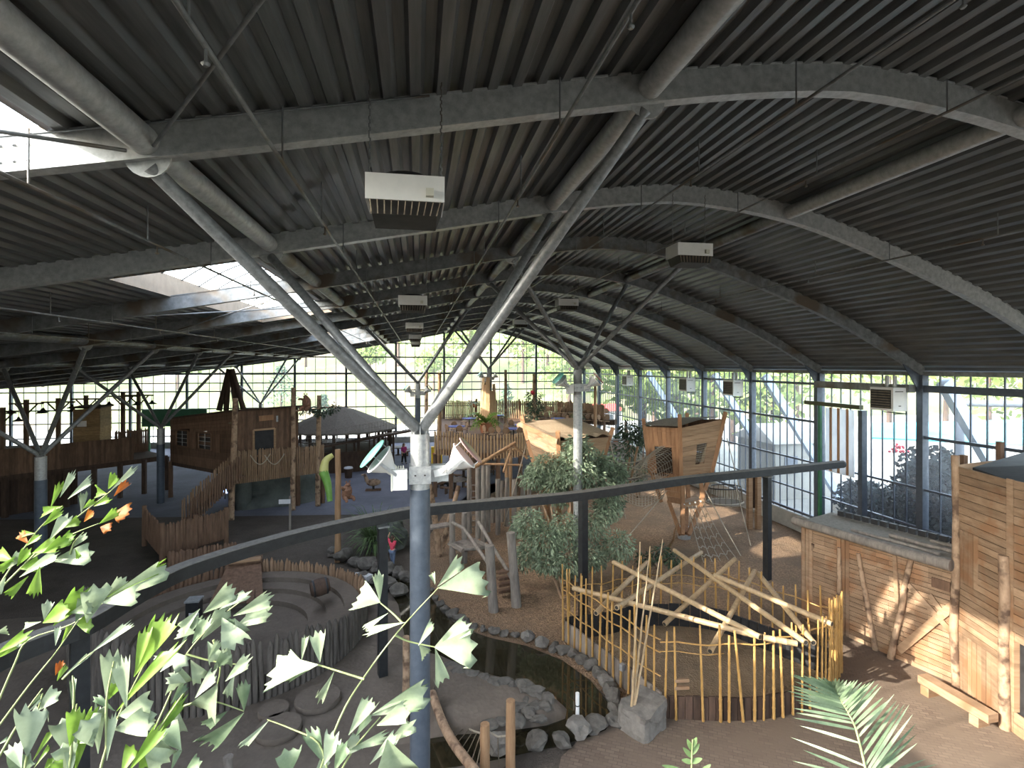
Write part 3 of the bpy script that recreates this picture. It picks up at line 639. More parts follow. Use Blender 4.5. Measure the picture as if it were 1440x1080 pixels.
for i, (a, b, lab) in enumerate([((888, 994), (900, 762), 'straight thin bamboo cane standing at the stone block, leftmost of three'), ((890, 993), (914, 768), 'middle thin bamboo cane of the three standing at the stone block'), ((892, 994), (932, 758), 'most tilted thin bamboo cane of the three standing at the stone block')]):
    p = G(a[0], a[1], .5); q = D(b[0], b[1], 12.6 + .4 * i); m = MB(); pts = [p.lerp(q, j / 12) + V((.012 * (j % 2), 0, 0)) for j in range(13)]; m.tube(pts, [.03 - .0013 * j for j in range(13)], 7); solo('bamboo_cane', m, 'bamboo_pale', lab, 'bamboo cane', 'thin canes at the stone block', base=p)
# ------------------------------------------------------------------ curved dark rail beam
bp = [(1183, 657), (1080, 668), (960, 681), (820, 702), (700, 714), (600, 723.5), (520, 738), (440, 756), (370, 775), (300, 797), (242, 819), (180, 853), (120, 890), (55, 915), (0, 938), (-90, 985)]
path = curve([G(u, v, 4.05) for u, v in bp], 4)
t = thing('rail_beam', 'long curved dark steel beam on posts sweeping across the hall at mid height', 'beam', path[0])
def sweep(m, path, w, h, z):
    vs = []; fs = []
    for i, p in enumerate(path):
        d = (path[min(i + 1, len(path) - 1)] - path[max(i - 1, 0)]); d.z = 0; x = V((d.y, -d.x, 0)).normalized() * w / 2
        vs += [p + x + V((0, 0, z)), p - x + V((0, 0, z)), p - x + V((0, 0, z + h)), p + x + V((0, 0, z + h))]
    for i in range(len(path) - 1):
        a = i * 4
        for j in range(4): fs.append((a + j, a + (j + 1) % 4, a + 4 + (j + 1) % 4, a + 4 + j))
    fs += [(3, 2, 1, 0), tuple(len(vs) - 4 + j for j in range(4))]; m.add(vs, fs)
m = MB(); sweep(m, path, .3, .25, 0); m.build('beam', 'black_steel', t)
m = MB(); sweep(m, path, .31, .012, .25); m.build('pale_top_plate', 'pale_top', t)  # top face in a paler tone than the sides
e = (path[0] - path[1]).normalized(); m = MB(); m.tube([path[0] - e * .3 + V((0, 0, .12)), path[0] + e * .12 + V((0, 0, .12))], .15, 14); m.build('end_cap', 'black_steel', t)
for (u, v) in [(1079, 815), (820, 868), (538, 950)]:
    p = G(u, v); 
    m = MB(); m.box(p + V((0, 0, 2.0)), (.23, .23, 4.0), rz=.3); m.build('post', 'blue_steel' if u == 105 else 'black_steel', t)
    m = MB(); m.box(p + V((0, 0, 4.0)), (.3, .3, .04), rz=.3); m.build('head_plate', 'galv_dark', t)
p = G(112, 890, 4.05); p.z = 0; m = MB(); m.box(p + V((0, 0, 2.0)), (.24, .24, 4.05), rz=.6); m.build('post', 'black_steel', t)
# ------------------------------------------------------------------ plank shed, low part
s0, s1, s2 = V((12.5, 15.6, 0)), V((13.2, 13.41, 0)), V((13.78, 11.53, 0))
hl = 3.15
sh = thing('plank_shed', 'low pale plank shed with leaning log battens, behind the bamboo pen on the right', 'shed', s1)
def boards(m, p, q, z0, z1, bw=.145, th=.03, off=0.0, vert=False, gap=.016, jit=.014):
    """cladding of boards on the plane through p,q"""
    d = (q - p); L = d.length; d.normalize(); nrm = V((d.y, -d.x, 0)); 
    if vert:
        n = max(1, round(L / bw))
        for i in range(n):
            a, b = p + d * (L * i / n + gap / 2), p + d * (L * (i + 1) / n - gap / 2); zz = lambda z, tt: z(tt) if callable(z) else z
            za, zb = zz(z0, i / n), zz(z1, i / n); c_ = (a + b) / 2 + nrm * (off + R.uniform(0, jit)); m.bar(V((c_.x, c_.y, za)), V((c_.x, c_.y, zb)), th, (b - a).length, up=d)
    else:
        n = max(1, round((z1 - z0) / bw))
        for i in range(n):
            z = z0 + (z1 - z0) * (i + .5) / n; a, b = p + nrm * (off + R.uniform(0, jit)), q + nrm * (off + R.uniform(0, jit)); m.bar(V((a.x, a.y, z)), V((b.x, b.y, z)), th, (z1 - z0) / n - gap)
m = MB()
for p, q in ((s0, s1), (s1, s2)):
    d = q - p
    for i in range(6):
        a, b = p.lerp(q, i / 6), p.lerp(q, (i + 1) / 6); 
        if i % 3 == 0 and p is s0: boards(m, a, b, 0, hl, .15, vert=True)
        else: boards(m, a, b, 0, hl, .14)
m.build('wall_boards', 'pale_plank', sh)
m = MB(); m.bar(s0 + V((.1, .03, 1.55)), s1 + V((.1, .03, 1.55)), .03, 3.1); m.bar(s1 + V((.1, .03, 1.55)), s2 + V((.1, .03, 1.55)), .03, 3.1); m.build('gap_backing', 'dark_wood', sh)  # dark slab added behind the boards to darken their gaps
m = MB(); bk = [V((p.x + 1.55, p.y + .5, 0)) for p in (s0, s2)]; m.bar(s0 + V((0, 0, hl / 2)), bk[0] + V((0, 0, hl / 2)), .05, hl); m.build('end_wall', 'brown_wood', sh)
nv = V((-.95, -.31, 0))
def SD(u):
    r = ray(u, 700); d = s2 - s1; nn = V((d.y, -d.x, 0)).normalized(); q = s1 + nn * -.0 + nv * .07; return (q.x * nn.x + q.y * nn.y) / (r[0] * nn.x + r[1] * nn.y)
for a, b, r in [((1182, 893), (1180, 770), .07), ((1233, 914), (1207, 778), .075), ((1254, 926), (1281, 786), .085), ((1143, 860), (1143, 765), .06)]:
    p = G(*a); p = p + nv * .06; q = D(b[0], b[1], SD(b[0])); m = MB(); m.log(p, q, r * 1.1, r * .8, 8, .03); m.build('log_batten', 'log_bark', sh)
def sh_line(a, b, w, matn, t0=None):
    pa, pb = D(a[0], a[1], SD(a[0])), D(b[0], b[1], SD(b[0])); m = MB(); m.bar(pa, pb, .035, w, up=(0, .3, 1)); m.build('brace_board', matn, sh)
sh_line((1277, 822), (1343, 894), .13, 'pale_plank'); sh_line((1264, 915), (1342, 850), .2, 'pine_plank'); sh_line((1258, 780), (1262, 862), .12, 'pale_plank')
sh_line((1307, 836), (1330, 868), .12, 'pale_plank')
m = MB(); pa = D(1323, 822, SD(1323)); m.box(pa, (.03, .42, .26), rz=.29); m.build('vent_board', 'brown_wood', sh)
m = MB(); top = [s0 + nv * .3 + V((0, 0, hl + .02)), s2 + nv * .3 + V((0, 0, hl + .02)), bk[1] + V((0, 0, hl + .1)), bk[0] + V((0, 0, hl + .1))]; m.slab(top, .08); m.build('roof', 'felt_grey', sh)
m = MB(); m.log(s0 + nv * .33 + V((0, .1, hl + .06)), s2 + nv * .33 + V((0, 0, hl + .03)), .12, .15, 9, .02); m.build('eave_log', 'log_grey', sh)
for i, (f0, f1, r) in enumerate([(.35, .9, .05), (.55, .97, .06), (.75, .99, .05)]):
    a = top[0].lerp(top[3], .25 + .22 * i).lerp(top[1].lerp(top[2], .25 + .22 * i), f0) + V((0, 0, .07)); b = top[0].lerp(top[3], .2 + .25 * i).lerp(top[1].lerp(top[2], .2 + .25 * i), f1) + V((0, 0, .07)); m = MB(); m.log(a, b, r); m.build('roof_pole', 'log_grey', sh)
for i in range(14):
    p = top[3].lerp(top[2], .1 + i * .062) + V((-.15, -.05, .08)); m = MB(); m.box(p, (.12, .2, .16), rz=.3); solo('black_planter', m, 'tarp_black', 'small black box on the back edge of the low shed roof, %s from left' % ordn(i), 'planter', 'black boxes along the shed roof')
# tall part of the shed
s3, s4 = V((13.30, 10.0, 0)), V((12.95, 8.2, 0)); ht = 5.72
ts = thing('tall_plank_shed', 'tall horizontal-plank shed with dark doorway at the right edge of the view', 'shed', s3)
m = MB()
boards(m, s2, s2.lerp(s3, .04), 0, ht, .2)
boards(m, s2.lerp(s3, .04), s3, 4.1, ht - .02, .19); boards(m, s2.lerp(s3, .04), s2.lerp(s3, .46), 2.75, 4.1, .16, vert=True); boards(m, s2.lerp(s3, .46), s3, 2.75, 4.1, .17)
boards(m, s2.lerp(s3, .04), s3, 1.45, 2.75, .16); boards(m, s2.lerp(s3, .04), s2.lerp(s3, .72), 0, 1.45, .16, vert=True); boards(m, s2.lerp(s3, .72), s3, 0, 1.45, .3, vert=True)
m.build('wall_boards', 'pale_plank', ts)
m = MB(); e_ = s3.lerp(s4, .1); boards(m, s3, e_, 0, ht, .22, vert=True); boards(m, e_, s4, 2.1, ht, .2); boards(m, e_, s4, 0, .5, .2); m.build('front_boards', 'pale_plank', ts)
m = MB(); m.bar(s2 + V((.12, .03, 2.8)), s3 + V((.12, 0, 2.8)), .03, 5.6); m.bar(s3 + V((.12, 0, 3.9)), s4 + V((.12, 0, 3.9)), .03, 3.4); m.build('gap_backing', 'dark_wood', ts)  # same for the tall shed, added so the board gaps turn dark
m = MB(); m.bar(e_ + V((-.05, 0, 1.4)), e_ + V((.4, -.1, 1.4)), .06, 1.8); m.build('door_jamb', 'pine_plank', ts)
m = MB(); q_ = (e_ + s4) / 2 + V((.25, 0, 1.4)); m.box(q_, (.05, 1.8, 1.9)); m.build('doorway_shade', 'tarp_black', ts)  # black sheet stands for the unlit inside of the doorway
for p, zt, r in ((s2 + nv * .07, ht + .25, .1), (s3 + nv * .1, 3.95, .12)):
    m = MB(); m.log(p, p + V((0.02, .05, zt)), r, r * .85, 8, .03); m.build('log_post', 'log_bark', ts)
bk2 = [V((p.x + 4.5, p.y + 1.0, 0)) for p in (s2, s4)]
m = MB(); m.bar(s2 + V((0, .03, ht / 2)), bk2[0] + V((0, 0, ht / 2)), .05, ht); m.build('side_wall', 'pine_plank', ts)
m = MB(); m.slab([s2 + V((.15, -.25, ht - .02)), s4 + V((.05, 0, ht - .25)), bk2[1] + V((0, 0, ht + .45)), bk2[0] + V((0, -.3, ht + .45))], .06); m.build('roof', 'tarp_black', ts)
for (u, v, t_) in ((1355, 640, 14.2), (1406, 621, 15.3)):
    p = D(u, v, t_); m = MB(); m.bar(p, V((p.x, p.y, 5.4)), .13, .13); m.build('roof_post', 'brown_wood', ts)
# timber bench
t = thing('timber_bench', 'thick squared timber bench on two blocks in front of the plank shed', 'bench', G(1345, 985))
p, q = G(1297, 948, .42), G(1397, 1005, .42)
m = MB(); m.bar(p - V((0, 0, .09)), q - V((0, 0, .09)), .30, .19); m.build('beam', 'pale_plank', t)
for f in (.12, .82): 
    m = MB(); c = p.lerp(q, f); m.box((c.x, c.y, .12), (.36, .2, .24), rz=.1); m.build('support_block', 'pale_plank', t)
# ================================================================== TREE CABINS, CLIMBING STRUCTURES
def lerp4(a, b, c, d, s, t): return a.lerp(b, s).lerp(d.lerp(c, s), t)   # a-b top edge, d-c bottom edge
def clad(m, a, b, c, d, n, th=.035, gap=.02, vert=False, hole=None):
    """boards on the quad a b (top) c d (bottom)"""
    nr = (b - a).cross(d - a).normalized()
    for i in range(n):
        t0, t1 = (i + gap) / n, (i + 1 - gap) / n; off = nr * R.uniform(0, .014)
        segs = [(0, 1)]
        if hole and not vert and hole[1] < (t0 + t1) / 2 < hole[3]: segs = [(0, hole[0]), (hole[2], 1)]
        if hole and vert and hole[0] < (t0 + t1) / 2 < hole[2]: segs = [(0, hole[1]), (hole[3], 1)]
        for s0_, s1_ in segs:
            q = [lerp4(a, b, c, d, *st) for st in (((t0, s0_), (t1, s0_), (t1, s1_), (t0, s1_)) if vert else ((s0_, t0), (s1_, t0), (s1_, t1), (s0_, t1)))]
            m.slab([p + off for p in q], th, -nr)
def net(m, fn, nu, nv, r=.011, sag=0):
    for i in range(nu + 1): m.tube([fn(i / nu, j / 8) for j in range(9)], r, 4)
    for j in range(nv + 1): m.tube([fn(i / 8, j / nv) for i in range(9)], r, 4)
def ropes(root, name, pts, r=.018, mat='rope'):
    m = MB(); m.tube(pts, r, 6); m.build(name, mat, root)
# ---- left cabin (behind column two)
P = lambda u, v, t: D(u, v, t)
c1 = thing('tree_cabin', 'flared timber tree cabin with sandy felt roof, behind the leafy shrub', 'cabin', G(800, 765))
TL, TN, TR, TB = P(737, 598, 23.2), P(785, 620, 21.6), P(858, 614, 23.2), P(806, 592, 25)
BL, BN, BR, BB = P(752, 655, 23), P(788, 672, 22.1), P(843, 664, 23), P(806, 650, 24.2)
m = MB(); clad(m, TL, TN, BN, BL, 9); m.build('left_wall', 'pale_plank', c1)
m = MB(); clad(m, TN, TR, BR, BN, 9); m.build('right_wall', 'pine_plank', c1)
m = MB(); clad(m, TR, TB, BB, BR, 6); clad(m, TB, TL, BL, BB, 6); m.build('rear_wall', 'brown_wood', c1)
m = MB(); m.slab([BL, BN, BR, BB], .1); m.build('floor_plate', 'brown_wood', c1)
for a, b in ((TL, BL), (TN, BN), (TR, BR)):
    m = MB(); d = (a - b).normalized(); m.bar(b - d * .1, a + d * .42, .17, .17, up=(.4, 1, 0)); m.build('corner_post', 'orange_wood', c1)
cen = (TL + TN + TR + TB) / 4
def rf(s, t):
    q = lerp4(TL, TN, TR, TB, s, t); q = q + (q - cen) * .09; q.z += .12 + .16 * math.sin(math.pi * t) * math.sin(math.pi * s) + .05 * math.sin(t * 26) * (s > .9) ; return q
m = MB(); m.grid(rf, 16, 24); m.build('roof_sheet', 'roof_felt', c1)
m = MB(); m.bar(rf(0, 0) + V((0, 0, -.1)), rf(1, 0) + V((0, 0, -.1)), .07, .2); m.build('fascia', 'pale_plank', c1)
for f in (.3, .62): 
    m = MB(); nr = (TN - TL).cross(BL - TL).normalized() * .06; m.bar(lerp4(TL, TN, BN, BL, f, .3) + nr, lerp4(TL, TN, BN, BL, f + .16, .96) + nr, .13, .04, up=nr); m.build('slanted_batten', 'pale_plank', c1)
m = MB(); nr = (TR - TN).cross(BN - TN).normalized() * .06; m.bar(lerp4(TN, TR, BR, BN, .42, .25) + nr, lerp4(TN, TR, BR, BN, .58, 1.02) + nr, .22, .05, up=nr); m.build('slanted_batten', 'brown_wood', c1)
for (u0, v0, u1, v1) in ((765, 672, 772, 742), (782, 690, 790, 738), (826, 668, 800, 752), (800, 670, 806, 760)):
    m = MB(); m.log(P(u0, v0, 23), G(u1, v1 + 10), .16, .15, 8, .01); m.build('stilt', 'log_orange', c1)
# ---- rope tower cabin (right)
c2 = thing('rope_tower', 'flared orange timber tower cabin with net tunnel, standing on a steel drum foot', 'cabin', G(962, 752))
TL, TN, TR, TB = P(906, 600, 26.6), P(956, 602, 25.0), P(1018, 589, 25.6), P(966, 590, 27.8)
BL, BN, BR, BB = P(914, 664, 26.2), P(958, 670, 25.1), P(1001, 664, 25.5), P(966, 655, 27)
m = MB(); clad(m, TL, TN, BN, BL, 8, vert=True, hole=(.3, .42, .8, 1.0)); m.build('left_wall', 'orange_wood', c2)
m = MB(); clad(m, TN, TR, BR, BN, 10, hole=(.42, .36, .68, .76)); m.build('right_wall', 'pine_plank', c2)
m = MB(); clad(m, TR, TB, BB, BR, 6); clad(m, TB, TL, BL, BB, 6); m.build('rear_wall', 'brown_wood', c2)
m = MB(); m.slab([BL, BN, BR, BB], .1); m.build('floor_plate', 'brown_wood', c2)
nL = (TN - TL).cross(BL - TL).normalized() * .05; nR = (TR - TN).cross(BN - TN).normalized() * .06
for t_ in (.1, .42):
    m = MB(); m.bar(lerp4(TL, TN, BN, BL, -.02, t_) + nL, lerp4(TL, TN, BN, BL, 1.0, t_ - .04) + nL, .05, .16, up=nL); m.build('cross_board', 'orange_wood', c2)
for s_ in (.38, .82):
    m = MB(); m.bar(lerp4(TN, TR, BR, BN, s_, .08) + nR, lerp4(TN, TR, BR, BN, s_ - .24, .94) + nR, .17, .05, up=nR); m.build('slanted_batten', 'pine_plank', c2)
m = MB(); net(m, lambda s, t: lerp4(TN, TR, BR, BN, .42 + .26 * s, .36 + .4 * t) + nR * .2, 7, 9, .009); m.build('window_net', 'rope', c2)
for a, b, e in ((TL, BL, .4), (TN, BN, .65), (TR, BR, .35), (TB, BB, .35)):
    d = (a - b).normalized(); m = MB(); m.bar(b - d * .05, a + d * e, .17, .17, up=(.4, 1, 0)); m.build('corner_post', 'orange_wood', c2)
cen = (TL + TN + TR + TB) / 4
def rf(s, t):
    q = lerp4(TL, TN, TR, TB, s, t); q = q + (q - cen) * .1; q.z += .1 + .12 * math.sin(math.pi * t); return q
m = MB(); m.grid(rf, 10, 10); m.build('roof_sheet', 'felt_grey', c2)
L1, L2, L3, L4 = P(930, 664, 25.9), P(960, 668, 25.0), P(961, 710, 25.0), P(940, 706, 25.3)
m = MB(); clad(m, L1, L2, L3, L4, 5); m.build('lower_wall', 'orange_wood', c2)
m = MB(); a, b, c, d = P(959, 708, 24.9), P(990, 702, 24.9), P(988, 698, 26.2), P(955, 700, 26.4); m.slab([a, b, c, d], .22); m.build('platform', 'pine_plank', c2)
for p, q in ((P(960, 670, 25), P(960, 708, 24.9)), (P(1000, 664, 25.4), P(986, 702, 25.1)), (P(966, 660, 26.8), P(968, 700, 26.2)), (P(916, 664, 26.2), P(930, 706, 26)), (P(940, 704, 25.4), P(957, 752, 24.2)), (P(960, 708, 24.9), P(960, 752, 24.1)), (P(988, 703, 25.1), P(968, 752, 24.1)), (P(966, 702, 26), P(964, 750, 24.4)), (P(984, 665, 25.2), P(988, 700, 25))):
    m = MB(); m.bar(p, q, .17, .17, up=(.3, 1, 0)); m.build('leg', 'orange_wood', c2)
b = G(962, 757); m = MB(); m.tube([b, b + V((0, 0, .55))], .3, 20); m.tube([b + V((0, 0, .5)), b + V((0, 0, 1.5))], .12, 12); m.build('drum_foot', 'galv_bright', c2)
for i in range(4): 
    m = MB(); m.blob(a.lerp(b if False else P(990, 702, 24.9), .1 + i * .25) + V((-.04, -.08, -.05)), .05, 1, .1); m.build('rope_clamp', 'white_paint', c2)
# net tunnel left of the tower
nt_ = thing('net_tunnel', 'rope net tunnel bulging from the left wall of the rope tower', 'net', P(915, 690, 25.6))
def tun(s, t):
    x = t; c = P(898 + 38 * x, 668 - 22 * x, 24.9 + 1.0 * x); a = math.pi * (-.1 + 1.2 * s); r_ = .75 + .25 * x
    return c + V((math.cos(a) * r_, -.2 * math.sin(a), math.sin(a) * r_ * 1.1 - .35))
m = MB(); net(m, tun, 12, 14, .012); m.build('net', 'rope', nt_)
m = MB(); net(m, lambda s, t: P(872 + 62 * s, 684 + 14 * t + 14 * math.sin(math.pi * s), 25.4 - .8 * t), 14, 4, .012); m.build('floor_net', 'rope', nt_)
ropes(nt_, 'hand_rope', [P(870, 652, 24.6), P(900, 660, 24.6), P(912, 640, 25)], .03)
for (u, v) in ((897, 640), (886, 655)): 
    m = MB(); m.log(P(u, v - 12, 25), P(u - 12, v + 45, 25), .05); m.build('net_pole', 'log_orange', nt_)
# rope bridge between the cabins
rb = thing('rope_bridge', 'dark slatted rope bridge between the two tree cabins', 'bridge', P(880, 675, 25))
m = MB()
for i in range(12): 
    p = P(852 + i * 5, 668 + 5 * math.sin(math.pi * i / 11), 24.3 + i * .12); m.box(p, (.1, .9, .05), rz=.2)
m.build('slats', 'grey_wood', rb)
for dv in (-22, 0): ropes(rb, 'side_rope', [P(852 + i * 5, 668 + dv + 5 * math.sin(math.pi * i / 11), 24 + i * .12) for i in range(12)], .025, 'rope')
m = MB(); net(m, lambda s, t: P(852 + 55 * s, 646 + 22 * t + 5 * math.sin(math.pi * s), 24 + 1.3 * s), 14, 4, .01); m.build('side_net', 'rope_dark', rb)
# hanging basket
hb = thing('hanging_basket', 'round rope basket swing hanging by the glass wall right of the rope tower', 'swing', P(1018, 712, 26))
c = P(1019, 706, 26.5)
m = MB(); m.tube([c + V((math.cos(a) * .95, math.sin(a) * .6, 0)) for a in [2 * math.pi * i / 20 for i in range(21)]], .05, 6); m.build('lower_hoop', 'rope', hb)
m = MB(); m.tube([c + V((math.cos(a) * .85, math.sin(a) * .55, .75)) for a in [2 * math.pi * i / 20 for i in range(21)]], .03, 6); m.build('upper_hoop', 'black_steel', hb)
m = MB()
for i in range(20):
    a = 2 * math.pi * i / 20; m.tube([c + V((math.cos(a) * .95, math.sin(a) * .6, 0)), c + V((math.cos(a) * .85, math.sin(a) * .55, .75))], .02, 4)
m.build('side_ropes', 'rope_dark', hb)
m = MB(); m.lathe(c, [(.9, -.02), (.9, .02)], 16); m.build('seat_disc', 'rope_dark', hb)
for s_ in (-.8, .8): ropes(hb, 'hanging_rope', [c + V((s_, 0, .75)), c + V((s_ * .15, 0, 3.2))], .02)
# climbing net and guy ropes
cn = thing('climbing_net', 'loose rope climbing net from the tower platform down to the wood chips', 'net', G(1005, 785))
nf = lambda s, t: P(968, 712, 24.9).lerp(P(989, 708, 24.9), s).lerp(G(990, 792).lerp(G(1036, 786), s), t) + V((0, 0, -.5 * math.sin(math.pi * t) * .35))
m = MB()
for i in range(5): m.tube([nf(i / 4, j / 8) for j in range(9)], .017, 4)
for j in range(1, 6): m.tube([nf(i / 12, j / 6 + .03 * math.sin(i * 2.1)) + V((0, 0, -.12 * math.sin(math.pi * i / 12))) for i in range(13)], .02, 4)
m.build('net', 'rope', cn)
for i, (p, q, lab) in enumerate([(P(992, 690, 24.8), G(1042, 782), 'taut white guy rope right of the climbing net'), (P(1034, 680, 26), G(1056, 768), 'guy rope farthest right, beside the hanging basket'), (P(938, 690, 25.4), G(862, 778), 'long guy rope sloping left from the net tunnel to the ground'), (P(932, 700, 25.4), G(905, 715), 'short guy rope under the net tunnel'), (P(742, 618, 23), G(708, 740), 'guy rope left of the left tree cabin, upper one'), (P(775, 672, 22.5), G(716, 742), 'guy rope under the leafy shrub, lower one'), (P(858, 620, 23), G(880, 730), 'rope hanging right of the left tree cabin')]):
    m = MB(); m.tube([p, p.lerp(q, .5) + V((0, 0, -.04)), q], .022, 5); solo('guy_rope', m, 'rope', lab, 'rope', 'guy ropes of the tree cabins')
gp = thing('timber_gate', 'pair of timber posts with a dark box, beside the right glass wall', 'post', G(1064, 745))
for u in (1054, 1066):
    b = G(u, 744); m = MB(); m.bar(b, b + V((0, 0, 2.75)), .22, .22); m.build('post', 'pine_plank', gp)
m = MB(); m.box(G(1061, 745) + V((.25, .4, 1.9)), (.5, .4, 1.7), rz=.3); m.build('box', 'dark_wood', gp)
m = MB(); m.log(G(940, 778), D(953, 735, 21.2), .07, .03, 6, .05); solo('branch', m, 'log_orange', 'crooked bare branch standing behind the bamboo pen below the rope tower', 'branch')
# ---- shrubs around the cabin
def leafy(m, c, r, n, size, droop=.5, ar=.34):
    c = V(c); r = V(r)
    for i in range(n):
        while True:
            d = V((R.uniform(-1, 1), R.uniform(-1, 1), R.uniform(-1, 1)))
            if .35 < d.length < 1: break
        p = c + V((d.x * r.x, d.y * r.y, d.z * r.z)); dr = (d + V((R.uniform(-.5, .5), R.uniform(-.5, .5), R.uniform(-.4, .3) - droop))).normalized(); w = dr.cross(V((R.uniform(-1, 1), R.uniform(-1, 1), R.uniform(-1, 1)))).normalized(); s_ = size * R.uniform(.6, 1.3)
        m.add([p, p + dr * s_ * .5 + w * s_ * ar * .5, p + dr * s_, p + dr * s_ * .5 - w * s_ * ar * .5], [(0, 1, 2, 3)])
def shrub(lab, base, clumps, mat, size=.2, dens=260, name='shrub', stems=3, grp=None, droop=.6):
    t = thing(name, lab, 'shrub', base, grp); m = MB(); cs = []
    for (u, v, d_, rx, rz) in clumps:
        c = D(u, v, d_); cs.append(c)
        for q in range(3): leafy(m, c + V((R.uniform(-.4, .4) * rx, R.uniform(-.4, .4) * rx, R.uniform(-.35, .35) * rz)), (rx * .75, rx * .75, rz * .7), dens // 3, size, droop)
    m.build('foliage', mat, t)
    for i in range(stems):
        c = cs[i % len(cs)]; m = MB(); m.tube([base + V((.1 * i, 0, 0)), base.lerp(c, .5) + V((.1 * i, 0, .3)), c], [.06, .045, .02], 6); m.build('stem', 'log_bark', t)
    return t
shrub('large grey-green leafy shrub around the second branching column and left cabin', G(790, 822), [(765, 655, 21.3, .75, .65), (748, 668, 21.3, .7, .5), (800, 650, 20.9, .8, .75), (815, 632, 21, .6, .6), (778, 690, 21.2, .8, .7), (828, 672, 20.8, .7, .7), (855, 690, 21.3, .7, .7), (845, 655, 21.6, .5, .5), (868, 670, 22, .5, .6), (790, 675, 20.6, .6, .5)], 'leaf_bush', .17, 1000)
shrub('dark lower leafy shrub behind the left end of the bamboo pen', G(790, 842), [(742, 735, 20.2, .8, .7), (765, 760, 19.8, .9, .8), (795, 735, 20, .9, .9), (800, 785, 19.5, .9, .8), (835, 740, 20.4, .9, .9), (850, 715, 21, .7, .6), (858, 765, 20.3, .8, .8), (770, 790, 19.4, .8, .5), (740, 775, 19.8, .6, .6), (830, 790, 19.6, .7, .6)], 'leaf_bush', .16, 1000)
shrub('low dark green plants behind the bamboo pen, under the bare branch', G(925, 800), [(905, 785, 20.2, .5, .3), (930, 778, 20.5, .5, .35), (948, 790, 20, .4, .3)], 'leaf_dark', .18, 160, 'ground_plant', 1)
shrub('tall dark green bush between the two tree cabins', G(895, 700), [(890, 625, 31, .9, 1.1), (880, 650, 30.5, 1.0, 1.1), (905, 610, 31, .7, .7), (882, 605, 31.5, .7, .6), (895, 670, 30, .9, .7)], 'leaf_dark', .26, 300)
# ---- log climbing frame (centre)
cf = thing('log_climbing_frame', 'grey log climbing frame with platform and sloping rails, right of the central column', 'climbing frame', G(680, 800))
def lpost(u, v0, v1, r=.13, mat='log_grey', root=None, u0=None, name='log_post'):
    b = G(u, v1); t = b.x * sy + b.y * cy; q = D(u0 or u, v0, t); m = MB(); m.log(b, q, r, r * .9, 9, .015); return m.build(name, mat, root)
for u, v0, v1, r, u0 in ((636, 722, 800, .13, None), (653, 721, 792, .13, None), (694, 767, 860, .17, 688), (726, 749, 853, .17, 718), (660, 652, 750, .13, None), (680, 654, 762, .13, None)): lpost(u, v0, v1, r, 'log_grey', cf, u0)
pa, pb, pc, pd_ = D(633, 733, 21.8), D(652, 743, 21.0), D(690, 735, 21.6), D(668, 727, 22.6)
def dz(p, z): return V((p.x, p.y, p.z + z))
for p, q in ((pa, pb), (pb, D(690, 797, 18.9)), (D(673, 734, 20.6), D(720, 814, 18.4)), (dz(pa, -.85), dz(pb, -.85)), (dz(pb, -.85), dz(pc, -1.0))):
    m = MB(); m.log(p, q, .075, .07, 7, .01); m.build('rail', 'log_grey', cf)
m = MB(); 
for i in range(6):
    a, b = dz(pa, -.9).lerp(dz(pd_, -.9), i / 6), dz(pb, -.9).lerp(dz(pc, -.9), i / 6); m.bar(a, b, .26, .06)
m.build('platform', 'grey_wood', cf)
for i in range(4):
    p = G(700, 832 - i * 9, .25 + .28 * i); m = MB(); m.bar(p, p + V((.75, .15, 0)), .22, .08); m.build('step', 'brown_wood', cf)
lf = thing('tall_log_posts', 'cluster of tall grey log posts under the A-frame of the climbing course', 'climbing frame', G(705, 750))
for u, v0, v1 in ((672, 658, 757), (686, 655, 748), (700, 674, 752), (706, 676, 734), (713, 672, 740), (723, 674, 752), (735, 672, 735), (744, 676, 728), (693, 700, 735)): lpost(u, v0, v1, .13 if u != 706 else .1, 'log_grey', lf)
af = thing('log_a_frame', 'A-frame of brown poles above the log posts, left of the left tree cabin', 'climbing frame', G(700, 730))
for (u0, v0, t0, u1, v1, t1, r) in ((667, 657, 24, 725, 622, 25, .09), (708, 664, 24, 720, 627, 25, .06), (742, 645, 25, 722, 626, 25, .07), (676, 652, 25, 735, 654, 25, .06), (718, 627, 25, 700, 640, 27, .06), (707, 633, 26, 735, 632, 26, .05)):
    m = MB(); m.log(D(u0, v0, t0), D(u1, v1, t1), r, r * .9, 7, .02); m.build('pole', 'log_orange', af)
for u, v0, v1 in ((712, 645, 738), (718, 640, 735)): lpost(u, v0, v1, .1, 'log_orange', af, name='pole')
vf = thing('v_log_frame', 'brown V-shaped log frame with a small shelf, just right of the central column', 'climbing frame', G(618, 782))
for (u0, v0, t0) in ((603, 668, 22.5), (645, 683, 23.5)):
    m = MB(); m.log(G(618, 782), D(u0, v0, t0), .14, .1, 8, .02); m.build('log', 'log_bark', vf)
m = MB(); m.bar(D(602, 742, 22), D(633, 737, 22.6), .5, .07); m.build('shelf', 'grey_wood', vf)
lad = thing('rope_ladder', 'narrow wooden ladder hanging between the tall log posts', 'ladder', G(667, 745))
for u in (662, 675): m = MB(); m.log(G(u, 748), D(u, 672, 25.6), .04, .04, 5); m.build('side_pole', 'grey_wood', lad)
for i in range(8):
    m = MB(); a, b = G(662, 748).lerp(D(662, 672, 25.6), .1 + i * .11), G(675, 748).lerp(D(675, 672, 25.6), .1 + i * .11); m.log(a, b, .03, .03, 5); m.build('rung', 'grey_wood', lad)
